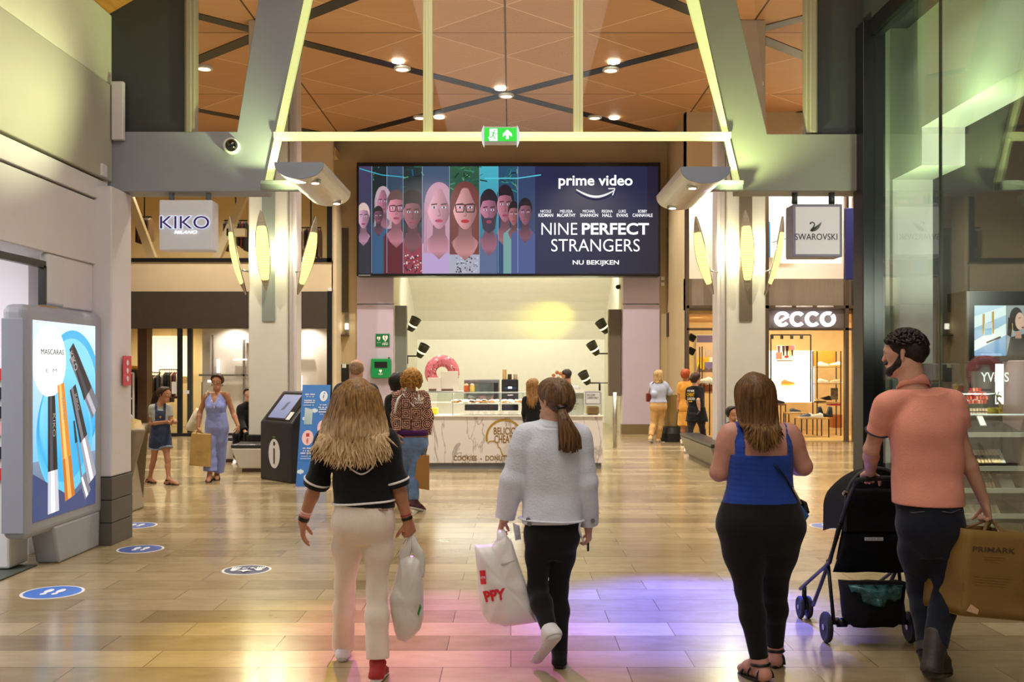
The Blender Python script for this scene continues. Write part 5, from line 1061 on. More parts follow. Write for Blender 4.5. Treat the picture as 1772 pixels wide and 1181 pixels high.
def shelf_unit(name, x0, x1, ys, Y, y0, y1, label, back=None):
    o = empty(name, W((x0 + x1) / 2, y1, Y), label, 'shelf')
    for x in (x0, x1):
        for yy in (0, .35): mb = MB(); mb.tube([W(x, y0, Y) + Vector((0, yy, 0)), W(x, y1, Y) + Vector((0, yy, 0))], .014, 8); mb.build('upright', M_black, o)
    for y in ys: mb = MB(); mb.box(XA(x0, Y), XA(x1, Y), Y, Y + .36, ZA(y, Y) - .02, ZA(y, Y)); mb.build('shelf', mat('oak_shelf', (196, 146, 76), .5, var=.1), o)
    if back: mb = MB(); mb.box(XA(x0, Y), XA(x1, Y), Y + .37, Y + .39, ZA(back[1], Y), ZA(back[0], Y)); mb.build('back_panel', mat('oak_panel', (206, 140, 50), .5, var=.1), o)
    return o
shelf_unit('shoe_shelf', 1414, 1455, (635, 664, 697), 24.9, 608, 766, 'black framed oak shoe shelf at the right of the shoe shop', (607, 634))
shelf_unit('shoe_shelf', 1192, 1215, (660, 690), 26.4, 600, 762, 'narrow oak shoe shelf behind the yellow dress')
def table(x0, x1, y, Y, d, label, top):
    o = empty('display_table', (XA((x0 + x1) / 2, Y), Y + d / 2, 0), label, 'table'); z = ZA(y, Y); X0, X1 = XA(x0, Y), XA(x1, Y)
    mb = MB(); mb.box(X0, X1, Y, Y + d, z - .03, z); mb.build('tabletop', top, o, bevel=.004)
    for x in (X0 + .02, X1 - .02):
        for yy in (Y + .02, Y + d - .02): mb = MB(); mb.box(x - .012, x + .012, yy - .012, yy + .012, .02, z - .03); mb.build('leg', M_black, o)
M_oak = mat('oak_top', (206, 160, 90), .4, var=.1); M_wal = mat('walnut', (110, 60, 32), .45, var=.15)
table(1386, 1436, 724, 24.3, .6, 'oak topped black framed shoe table at the front of the shoe shop', M_oak)
table(1364, 1398, 715, 25.4, .5, 'smaller oak shoe table behind the front table', M_oak)
table(1343, 1361, 700, 25.7, .5, 'walnut topped table below the left end of the display board', M_wal)
table(1217, 1236, 662, 24.6, .5, 'white topped table in the narrow shop window beside the right column', M_plast_w)
q = boxpx(1203, 1242, 666, 678, 25.3, 25.8).build('walnut_block', M_wal, label='low walnut counter in the narrow shop window', cat='counter'); 
q = boxpx(1441, 1458, 718, 741, 25.5, 25.9).build('wooden_drum', mat('orange_wood', (176, 96, 30), .4, var=.15), label='orange wooden block on the floor under the shoe shelf', cat='block', bevel=.02)
def shoe_proto(kind):
    o = empty('shoe', (0, 0, 0)); mb = MB()
    prof = [(-.13, .0, .036), (-.12, .06, .04), (-.06, .085, .042), (0, .06, .044), (.06, .045, .046), (.12, .03, .038), (.145, .0, .018)] if kind != 'boot' else [(-.12, .0, .036), (-.11, .2, .045), (-.04, .21, .045), (.0, .07, .044), (.06, .05, .046), (.12, .035, .038), (.145, .0, .018)]
    V = []; n = 9
    for x, h, w in prof:
        for k in range(n): t = math.pi * k / (n - 1); V.append((x, w * math.cos(t), .02 + h * math.sin(t) ** .7))
    mb.add(V, [(i * n + k, i * n + k + 1, (i + 1) * n + k + 1, (i + 1) * n + k) for i in range(len(prof) - 1) for k in range(n - 1)] + [tuple(range(n - 1, -1, -1)), tuple((len(prof) - 1) * n + k for k in range(n))])
    u = mb.build('upper', M_plast_w, o, smooth=True); mb = MB(); mb.prism([(x, w * 1.06, 0) for x, h, w in prof] + [(x, -w * 1.06, 0) for x, h, w in reversed(prof)], (0, 0, .022)); s = mb.build('sole', M_plast_w, o); return o
PR = {k: shoe_proto(k) for k in ('low', 'boot')}; ush = set()
def shoe(kind, c, sole, p, rz, label, sc=1.15):
    o = PR[kind] if kind not in ush else copy_tree(PR[kind]); ush.add(kind)
    o.location = p; o.rotation_euler = (0, 0, rz); o.scale = (sc, sc, sc); tag(o, label, 'shoe', 'shoes on show in the shoe shop')
    for ch, cc in zip(sorted(o.children, key=lambda q: q.name.startswith('sole')), (c, sole)):
        ch.data = ch.data.copy(); ch.data.materials[0] = mat('shoe_%d_%d_%d' % cc, cc, .45)
WH = (244, 240, 232); BK = (26, 24, 26); TN = (188, 132, 60)
SH = [('low', WH, WH, 1424, 634, 25.0, 'white trainer on the top oak shelf, left one'), ('low', WH, (230, 170, 70), 1446, 634, 25.0, 'white trainer on the top oak shelf, right one'),
      ('low', (226, 220, 210), WH, 1424, 663, 25.0, 'pale shoe on the middle oak shelf, left one'), ('low', (214, 190, 150), WH, 1447, 663, 25.0, 'beige shoe on the middle oak shelf, right one'),
      ('low', (206, 170, 110), BK, 1419, 696.5, 24.95, 'tan slip-on shoe on the low oak shelf'), ('low', BK, BK, 1429, 693, 25.2, 'black lace-up shoe on the low oak shelf'),
      ('low', (60, 70, 100), WH, 1376, 714.5, 25.5, 'white trainer with navy collar on the small table'), ('low', (90, 100, 120), WH, 1393, 723, 24.45, 'grey trainer on the front table, leftmost'), ('low', WH, WH, 1404, 723, 24.55, 'white trainer on the front table, middle'), ('low', (236, 232, 226), WH, 1414, 723, 24.4, 'off-white trainer on the front table, right of the middle'),
      ('boot', BK, BK, 1424, 722, 24.7, 'black ankle boot on the front table, left of the pair'), ('boot', (40, 50, 60), BK, 1431, 722, 24.75, 'dark ankle boot on the front table, right of the pair'),
      ('low', BK, BK, 1348, 699, 25.9, 'black loafer on the walnut table'), ('low', WH, WH, 1222, 661, 24.75, 'white trainer on the white table, left one'), ('low', WH, WH, 1230, 661, 24.85, 'white trainer on the white table, right one'), ('low', (90, 50, 40), BK, 1205, 665, 25.5, 'brown shoe on the walnut counter'), ('boot', (60, 44, 40), BK, 1213, 665, 25.6, 'brown boot on the walnut counter')]
for i, (k_, c, s_, px, py, Y, lb) in enumerate(SH): shoe(k_, c, s_, W(px, py, Y) + Vector((0, 0, .001)), (.3, 2.8, .1, 3.3)[i % 4], lb)
o = empty('wall_shoe', W(1361, 666, 26.15)); shoe('low', TN, (240, 200, 70), W(1363, 666, 26.1), .1, 'tan shoe on a ledge in the middle of the glowing board', 1.3); bpy.data.objects.remove(o)
boxpx(1354, 1372, 666.2, 667.4, 26.0, 26.2).build('ledge', mat('ledge_yellow', (246, 216, 120), .4), label='thin yellow ledge under the tan shoe', cat='shelf')
q = boxpx(1437, 1456, 699.6, 702.4, 24.9, 25.2).build('red_box', mat('red_card', (206, 30, 60), .4), label='flat red box on the low oak shelf', cat='box')
q = empty('shop_poster', W(1442, 692, 24.95), 'small dark photo card on the low oak shelf', 'poster'); boxpx(1438, 1450, 672, 692, 25.05, 25.07).build('card', mat('photo_dark2', (120, 100, 76), .5, var=.6, vs=9), q)
wp = empty('colour_wall', W(1222, 650, 26.9), 'patchwork of yellow, violet and white wall panels in the narrow shop window', 'panel'); a = ArtPx(27.3, .003)
a.rect(1205, 660, 1243, 580, (222, 188, 150)); a.rect(1206, 593, 1243, 581, (104, 84, 130)); a.rect(1206, 627, 1227, 618.6, (250, 196, 20)); a.rect(1227, 627, 1243, 618.6, (246, 244, 246)); a.rect(1206, 641, 1219, 627, (252, 216, 0)); a.rect(1219, 640, 1243, 627, (128, 116, 176)); a.rect(1221, 617, 1243, 606, (206, 182, 170)); a.poly([(1206, 641), (1209, 630), (1212, 638), (1216, 641), (1222, 636), (1226, 641), (1231, 637), (1235, 641), (1241, 637), (1243, 641), (1243, 644), (1206, 644)], (120, 90, 90)); a.rect(1228, 676, 1243, 655, (180, 220, 200)); a.rect(1212, 670, 1222, 656, (236, 140, 20)); a.build('print', wp)
boxpx(1204, 1244, 579, 677, 27.32, 27.36).build('board', M_plast_w, wp)
txt('lettering', 'IKA', 1230, 1240, 661, 666, 27.28, mat('poster_red', (206, 60, 60), .5), wp, depth=.002)
for i, (x, y) in enumerate(((1197, 585), (1196, 608))):
    o = empty('track_spot', W(x, y, 23.7), 'black square spotlight in the narrow shop window, %s of two' % ('upper', 'lower')[i], 'lamp'); mb = MB(); p = W(x, y, 23.7); mb.obb(p, (.075, .02, -.04), (0, .08, 0), (.04, 0, .07)); mb.build('head', M_black, o, bevel=.01); mb = MB(); mb.tube([p, p - Vector((.12, 0, 0))], .015, 8); mb.build('arm', M_black, o)

# ================================================================ make-up shop behind the glass on the right
md = empty('cosmetics_display', (4.16, 8.6, 0), 'dark stepped make-up stand behind the shop glass right of the man', 'display stand')
M_md = mat('display_black', (34, 33, 33), .3, var=.1)
dx0, dx1 = 3.76, 4.42
mb = MB(); mb.box(dx0, dx1 + .4, 8.75, 9.1, 0.02, 1.755); mb.build('back_panel', M_md, md, bevel=.01)
mb = MB(); mb.box(dx1 - .06, dx1 + .02, 8.3, 8.72, .02, 1.78); mb.build('reflected_pillar', mat('pillar_reflection_tint', (150, 120, 116), .4), md, bevel=.01)  # solid strip standing in for a pinkish pillar reflected in the glass
for i, y in enumerate((750, 808, 846, 890)):
    z = ZA(y, 8.4); mb = MB(); mb.hexa([(dx0, 8.34, z - .03), (dx1 - .06, 8.34, z - .03), (dx1 - .06, 8.72, z + .05), (dx0, 8.72, z + .05)], [(dx0, 8.34, z), (dx1 - .06, 8.34, z), (dx1 - .06, 8.72, z + .08), (dx0, 8.72, z + .08)]); mb.build('shelf', M_md, md)
    mb = MB(); mb.box(dx0, dx1 - .06, 8.325, 8.34, z - .03, z + .012); mb.build('price_rail', mat('price_rail', (170, 166, 150), .3), md)
mb = MB(); mb.box(dx0, dx1 - .06, 8.36, 8.72, .02, ZA(905, 8.4)); mb.build('base', mat('display_base', (150, 138, 104), .4), md)
mb = MB(); mb.box(XA(1736, 8.5), XA(1747, 8.5), 8.60, 8.64, ZA(700, 8.6), 1.75); mb.build('light_strip', glow('strip_white', (255, 250, 255), 2.4), md)
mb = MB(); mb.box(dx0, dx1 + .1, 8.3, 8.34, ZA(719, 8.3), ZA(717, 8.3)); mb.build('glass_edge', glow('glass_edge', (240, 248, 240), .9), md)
text('lettering', 'YVESSA', W(1728, 653, 8.6), .31, .085, M_text_w, md, bold=.01)
for ch, dx, dy, h in (('Y', -4, -9, .10), ('S', 0, 0, .13), ('L', 4, 9, .10)): text('gold_monogram', ch, W(1729 + dx, 697 + dy, 8.55), .05, h, mat('gold_metal', (190, 160, 80), .3, .8), md)
sc = empty('advert_screen', W(1728, 622, 8.64), 'bright screen showing a perfume bottle and a woman above the make-up stand', 'screen')
boxpx(1672, 1800, 503, 626, 8.62, 9.0).build('frame', M_black, sc, bevel=.006); a = ArtPx(8.615, .0005)
a.rect(1686, 616, 1741, 529, (96, 150, 206), top=(200, 222, 240)); a.poly([(1686, 590), (1741, 560), (1741, 580), (1686, 608)], (240, 246, 250)); a.poly([(1686, 548), (1741, 529), (1741, 545), (1686, 568)], (236, 244, 250)); a.poly([(1700, 544), (1704, 543), (1704, 578), (1700, 579)], (196, 150, 60)); a.poly([(1716, 540), (1720, 539), (1720, 577), (1716, 578)], (196, 150, 60)); a.poly([(1703, 560), (1717, 558), (1717, 580), (1703, 582)], (206, 220, 230)); a.poly([(1704, 570), (1716, 568), (1716, 579), (1704, 581)], (120, 180, 220)); a.poly([(1706, 592), (1731, 582), (1732, 585), (1707, 595)], (60, 46, 30)); a.rect(1689, 612, 1716, 610.6, (70, 130, 200)); a.rect(1689, 615, 1706, 613.8, (90, 150, 210))
a.rect(1741, 616, 1772, 529, (150, 156, 160)); a.poly([(1741, 616), (1748, 584), (1772, 578), (1772, 616)], (40, 40, 44)); a.ell(1758, 553, 12, 21, (34, 22, 20), 22); a.poly([(1744, 548), (1742, 580), (1749, 584), (1752, 560)], (34, 22, 20)); a.poly([(1757, 575), (1766, 574), (1767, 586), (1756, 586)], (186, 136, 116)); a.ell(1764, 556, 8, 15, (222, 176, 156), 20); a.ell(1769, 567, 2.6, 1.2, (150, 40, 50), 10); a.line([(1761, 551), (1766, 550)], 1.1, (40, 24, 20)); a.line([(1751, 560), (1752, 578)], 1, (220, 180, 90)); a.build('picture', sc, es=1.3)
# small goods, each its own object
LCOL = [(226, 80, 60), (206, 60, 50), (236, 120, 90), (190, 40, 60), (240, 150, 120)]
def product(name, p, w, h, d, c, label, cat, group, tilt=.35, cap=None):
    o = empty(name, p, label, cat, group); mb = MB(); up = Vector((0, math.sin(tilt), math.cos(tilt))); mb.obb(Vector(p) + up * h / 2, (w / 2, 0, 0), Vector((0, math.cos(tilt), -math.sin(tilt))) * d / 2, up * h / 2); mb.build('body', mat('prod_%d_%d_%d' % c, c, .3), o)
    if cap: mb = MB(); mb.obb(Vector(p) + up * h * .45, (w / 2 + .001, 0, 0), Vector((0, math.cos(tilt), -math.sin(tilt))) * (d / 2 + .001), up * h * .13); mb.build('band', mat('prod_%d_%d_%d' % cap, cap, .3), o)
for r_, (y, n) in enumerate(((699, 7), (692, 7), (685, 6), (678, 4))):
    for k in range(n): product('lipstick', W(1672 + r_ * 2.4 + k * 5.4, y, 8.5 + r_ * .02), .018, .03, .018, LCOL[(k + r_) % 5], 'orange-red lipstick in the top block of the make-up stand', 'lipstick', 'orange lipsticks in the top block', .1)
for r_, y in enumerate((718, 711)):
    for k in range(6): product('nail_varnish', W(1680 + k * 5.2, y + 1, 8.45 + r_ * .02), .018, .024, .018, (226, 190, 160), 'small beige bottle on the second row of the make-up stand', 'bottle', 'beige bottles on the second row', .1)
for k in range(9): product('foundation_tube', (XA(1681 + k * 6.0, 8.4), 8.38, ZA(802, 8.4)), .022, .14, .02, (240, 206, 150), 'beige tube with black band on the third shelf of the make-up stand', 'tube', 'beige tubes on the third shelf', .75, BK)
for k in range(5): product('concealer_pen', (XA(1696 + k * 5.6, 8.4), 8.38, ZA(844, 8.4)), .016, .16, .016, (250, 214, 160), 'pale pen on the fourth shelf of the make-up stand', 'pen', 'pale pens on the fourth shelf', .7, BK)
for k in range(8): product('sample_card', (XA(1676 + k * 7.2, 8.4), 8.38, ZA(890, 8.4)), .032 if k % 3 else .06, .1, .012, (250, 240, 214) if k % 2 else (214, 196, 160), 'bright sample on the lowest shelf of the make-up stand', 'sample', 'bright samples on the lowest shelf', .8)
for i, (x, y, w) in enumerate(((1727, 802, .11), (1744, 846, .11), (1700, 738, .05))): product('tester_tray', (XA(x, 8.4), 8.38, ZA(y, 8.4)), w, .15, .014, (226, 222, 216), 'white tester tray on the %s of the make-up stand' % ('third shelf', 'fourth shelf', 'second row')[i], 'tray', None, .75)
lamp('SPOT', (3.95, 7.7, 2.9), 150, (1, .95, .85), (4.08, 8.5, .9), .05, 70, .7); lamp('SPOT', (4.6, 7.0, 5.1), 60, (1, .95, .9), (5.2, 9.8, 1.5), .06, 120, .8)
# small unit at the left shop entrance
q = empty('shop_display', (-4.55, 8.42, 0), 'white shop display with red and black goods at the left picture edge', 'display'); mb = MB(); mb.box(-4.9, -4.22, 8.27, 8.6, .02, 1.72); mb.build('body', M_plast_w, q, bevel=.02)
for z, c in ((1.66, (206, 60, 60)), (1.5, (24, 26, 40)), (1.34, (24, 26, 40)), (1.2, (236, 180, 180)), (1.0, (30, 34, 60)), (.82, (60, 60, 70))): mb = MB(); mb.box(-4.86, -4.24, 8.24, 8.27, z - .05, z + .05); mb.build('goods', mat('goods_%d' % c[1], c, .4), q)
# ================================================================ people: distance-field bodies and clothes
def smin(a, b, k):
    h = np.clip(.5 + .5 * (b - a) / k, 0, 1); return b + (a - b) * h - k * h * (1 - h)
class Prim:
    __slots__ = ('a', 'b', 'ra', 'rb', 'fd', 'fs', 'k')
    def __init__(s, a, b, ra, rb=None, fd=None, fs=1, k=.02):
        s.a = np.array(a, float); s.b = np.array(b, float); s.ra = ra; s.rb = ra if rb is None else rb; s.fd = None if fd is None else np.array(Vector(fd).normalized(), float); s.fs = fs; s.k = k
    def grow(s, e, kk=None): return Prim(s.a, s.b, s.ra + e, s.rb + e, s.fd, s.fs if s.fd is None else s.fs, kk or s.k)
    def bounds(s, pad):
        r = max(s.ra, s.rb) + pad; return np.minimum(s.a, s.b) - r, np.maximum(s.a, s.b) + r
    def ev(s, X, Y, Z):
        px, py, pz = X - s.a[0], Y - s.a[1], Z - s.a[2]; ba = s.b - s.a; bb = float(ba @ ba)
        if bb > 1e-10:
            h = np.clip((px * ba[0] + py * ba[1] + pz * ba[2]) / bb, 0, 1); px = px - h * ba[0]; py = py - h * ba[1]; pz = pz - h * ba[2]; r = s.ra + (s.rb - s.ra) * h
        else: r = s.ra
        if s.fd is not None:
            t = (px * s.fd[0] + py * s.fd[1] + pz * s.fd[2]) * (1 / s.fs - 1); px = px + s.fd[0] * t; py = py + s.fd[1] * t; pz = pz + s.fd[2] * t
        return np.sqrt(px * px + py * py + pz * pz) - r
class Loft(Prim):
    __slots__ = ('o', 'up', 'sr', 'fb', 'T', 't', 'w', 'd', 'y')
    def __init__(s, o, up, sr, fb, T, t, w, d, y, k=.03):
        s.o, s.up, s.sr, s.fb = [np.array(q, float) for q in (o, up, sr, fb)]; s.T = T; s.t, s.w, s.d, s.y = [np.array(q, float) for q in (t, w, d, y)]; s.k = k; s.a = s.o + s.up * T * s.t[0]; s.b = s.o + s.up * T * s.t[-1]; s.ra = s.rb = float(max(s.w.max(), s.d.max() + abs(s.y).max())); s.fd = None; s.fs = 1
    def grow(s, e, kk=None): return Loft(s.o, s.up, s.sr, s.fb, s.T, s.t, s.w + e, s.d + e, s.y, kk or s.k)
    def boxy(s, f, t1=.78, dd=0): return Loft(s.o, s.up, s.sr, s.fb, s.T, s.t, np.where(s.t < t1, np.maximum(s.w, f), s.w), np.where(s.t < t1, np.maximum(s.d, dd), s.d), s.y, s.k)
    def ev(s, X, Y, Z):
        px, py, pz = X - s.o[0], Y - s.o[1], Z - s.o[2]; t = (px * s.up[0] + py * s.up[1] + pz * s.up[2]) / s.T; x = px * s.sr[0] + py * s.sr[1] + pz * s.sr[2]; y = px * s.fb[0] + py * s.fb[1] + pz * s.fb[2]
        tt = np.linspace(s.t[0], s.t[-1], 160); u = np.linspace(0, 1, len(s.t))
        def sm(v):      # smooth profile
            r = np.interp(tt, s.t, v); k = np.hanning(21); k /= k.sum(); return np.convolve(np.pad(r, 10, mode='edge'), k, 'valid')
        w, d, yo = np.interp(t, tt, sm(s.w)), np.interp(t, tt, sm(s.d)), np.interp(t, tt, sm(s.y)); q = (np.abs(x / w) ** 2.35 + np.abs((y - yo) / d) ** 2.35) ** (1 / 2.35); D = (q - 1) * np.minimum(w, d)
        return np.maximum(D, np.maximum((s.t[0] - t) * s.T, (t - s.t[-1]) * s.T))
class Grp:
    def __init__(s, prims, cuts=(), sub=(), k=.012): s.prims = prims; s.cuts = cuts; s.sub = sub; s.k = k
def field_mesh(groups, h, wr=0, wf=(9, 9, 14), seed=0):
    lo = np.full(3, 1e9); hi = np.full(3, -1e9)
    for g in groups:
        for p in g.prims: a, b = p.bounds(.02); lo = np.minimum(lo, a); hi = np.maximum(hi, b)
    lo -= 2 * h; n = np.ceil((hi + 2 * h - lo) / h).astype(int) + 1
    ax = [(lo[i] + h * np.arange(n[i])).astype(np.float32) for i in range(3)]
    D = np.full(n, .3, np.float32)
    def sub(a, b):
        i0 = np.clip(np.floor((a - lo) / h).astype(int), 0, n); i1 = np.clip(np.ceil((b - lo) / h).astype(int) + 1, 0, n); return i0, i1
    for g in groups:
        glo = np.full(3, 1e9); ghi = np.full(3, -1e9)
        for p in g.prims: a, b = p.bounds(.06); glo = np.minimum(glo, a); ghi = np.maximum(ghi, b)
        g0, g1 = sub(glo, ghi); G = np.full(g1 - g0, .3, np.float32)
        for p in g.prims:
            a, b = p.bounds(.03 + p.k * 1.2); i0, i1 = sub(a, b); i0 = np.maximum(i0, g0); i1 = np.minimum(i1, g1)
            if np.any(i1 <= i0): continue
            X = ax[0][i0[0]:i1[0], None, None]; Y = ax[1][None, i0[1]:i1[1], None]; Z = ax[2][None, None, i0[2]:i1[2]]
            sl = tuple(slice(i0[i] - g0[i], i1[i] - g0[i]) for i in range(3)); G[sl] = smin(G[sl], p.ev(X, Y, Z).astype(np.float32), p.k)
        X = ax[0][g0[0]:g1[0], None, None]; Y = ax[1][None, g0[1]:g1[1], None]; Z = ax[2][None, None, g0[2]:g1[2]]
        for p in g.sub: G = -smin(-G, p.ev(X, Y, Z).astype(np.float32), p.k)
        for pt, nn in g.cuts: G = np.maximum(G, ((X - pt[0]) * nn[0] + (Y - pt[1]) * nn[1] + (Z - pt[2]) * nn[2]).astype(np.float32))
        sl = tuple(slice(g0[i], g1[i]) for i in range(3)); D[sl] = smin(D[sl], G, g.k)
    if wr:
        X = ax[0][:, None, None]; Y = ax[1][None, :, None]; Z = ax[2][None, None, :]; r = np.random.default_rng(seed)
        W_ = 0
        for i in range(5):
            d = r.normal(size=3) * np.array(wf) * (1 + .5 * i); ph = r.uniform(0, 6.28); W_ = W_ + np.sin(X * d[0] + Y * d[1] + Z * d[2] + ph + 1.5 * np.sin(X * d[1] * .7 + Z * d[0] * .6 + ph * 2)) / (1 + .45 * i)
        D = D + (wr * W_ / 2.2).astype(np.float32)
    # surface nets
    ins = D < 0; c = ins[:-1, :-1, :-1].astype(np.int8)
    for dx, dy, dz in ((1, 0, 0), (0, 1, 0), (0, 0, 1), (1, 1, 0), (1, 0, 1), (0, 1, 1), (1, 1, 1)):
        c = c + ins[dx:ins.shape[0] - 1 + dx, dy:ins.shape[1] - 1 + dy, dz:ins.shape[2] - 1 + dz]
    act = (c > 0) & (c < 8); ids = np.argwhere(act); idx = np.full(act.shape, -1, np.int64); idx[act] = np.arange(len(ids))
    cor = [np.array(q) for q in ((0, 0, 0), (1, 0, 0), (0, 1, 0), (1, 1, 0), (0, 0, 1), (1, 0, 1), (0, 1, 1), (1, 1, 1))]
    V = [D[ids[:, 0] + q[0], ids[:, 1] + q[1], ids[:, 2] + q[2]] for q in cor]; acc = np.zeros((len(ids), 3)); cnt = np.zeros(len(ids))
    for e0, e1 in ((0, 1), (2, 3), (4, 5), (6, 7), (0, 2), (1, 3), (4, 6), (5, 7), (0, 4), (1, 5), (2, 6), (3, 7)):
        m = (V[e0] < 0) != (V[e1] < 0); t = V[e0][m] / (V[e0][m] - V[e1][m]); acc[m] += cor[e0] + (cor[e1] - cor[e0]) * t[:, None]; cnt[m] += 1
    verts = lo + h * (ids + acc / np.maximum(cnt, 1)[:, None]); quads = []
    for a in range(3):
        sl0 = [slice(None)] * 3; sl1 = [slice(None)] * 3; sl0[a] = slice(0, -1); sl1[a] = slice(1, None)
        A = ins[tuple(sl0)]; B = ins[tuple(sl1)]; e = np.argwhere(A != B); b, cc = (a + 1) % 3, (a + 2) % 3
        ok = (e[:, b] > 0) & (e[:, cc] > 0) & (e[:, b] < act.shape[b]) & (e[:, cc] < act.shape[cc]); e = e[ok]; fl = A[e[:, 0], e[:, 1], e[:, 2]]
        q = []
        for db, dc in ((1, 1), (0, 1), (0, 0), (1, 0)):
            f = e.copy(); f[:, b] -= db; f[:, cc] -= dc; q.append(idx[f[:, 0], f[:, 1], f[:, 2]])
        q = np.stack(q, 1); q[~fl] = q[~fl][:, ::-1]; quads.append(q)
    return verts, np.concatenate(quads)
def mesh_obj(name, vq, m, parent=None, origin=None, smooth_it=1):
    verts, quads = vq
    org = ORG[parent.name] if parent is not None else origin
    if smooth_it:
        for _ in range(smooth_it):
            s = np.zeros_like(verts); n = np.zeros(len(verts))
            for i in range(4):
                a, b = quads[:, i], quads[:, (i + 1) % 4]
                for x, y in ((a, b), (b, a)):
                    for k in range(3): s[:, k] += np.bincount(x, verts[y, k], len(verts))
                    n += np.bincount(x, minlength=len(verts))
            verts = verts * .5 + .5 * s / np.maximum(n, 1)[:, None]
    me = bpy.data.meshes.new(name); me.vertices.add(len(verts)); me.vertices.foreach_set('co', (verts - np.array(org)).astype(np.float32).ravel())
    me.loops.add(quads.size); me.loops.foreach_set('vertex_index', quads.astype(np.int32).ravel()); me.polygons.add(len(quads)); me.polygons.foreach_set('loop_start', np.arange(0, quads.size, 4, dtype=np.int32))
    me.update(calc_edges=True); me.validate(); me.polygons.foreach_set('use_smooth', np.ones(len(quads), bool)); me.materials.append(m)
    o = bpy.data.objects.new(name, me); COL.objects.link(o); ORG[o.name] = Vector(org)
    if parent is not None: o.parent = parent
    else: o.location = org
    return o

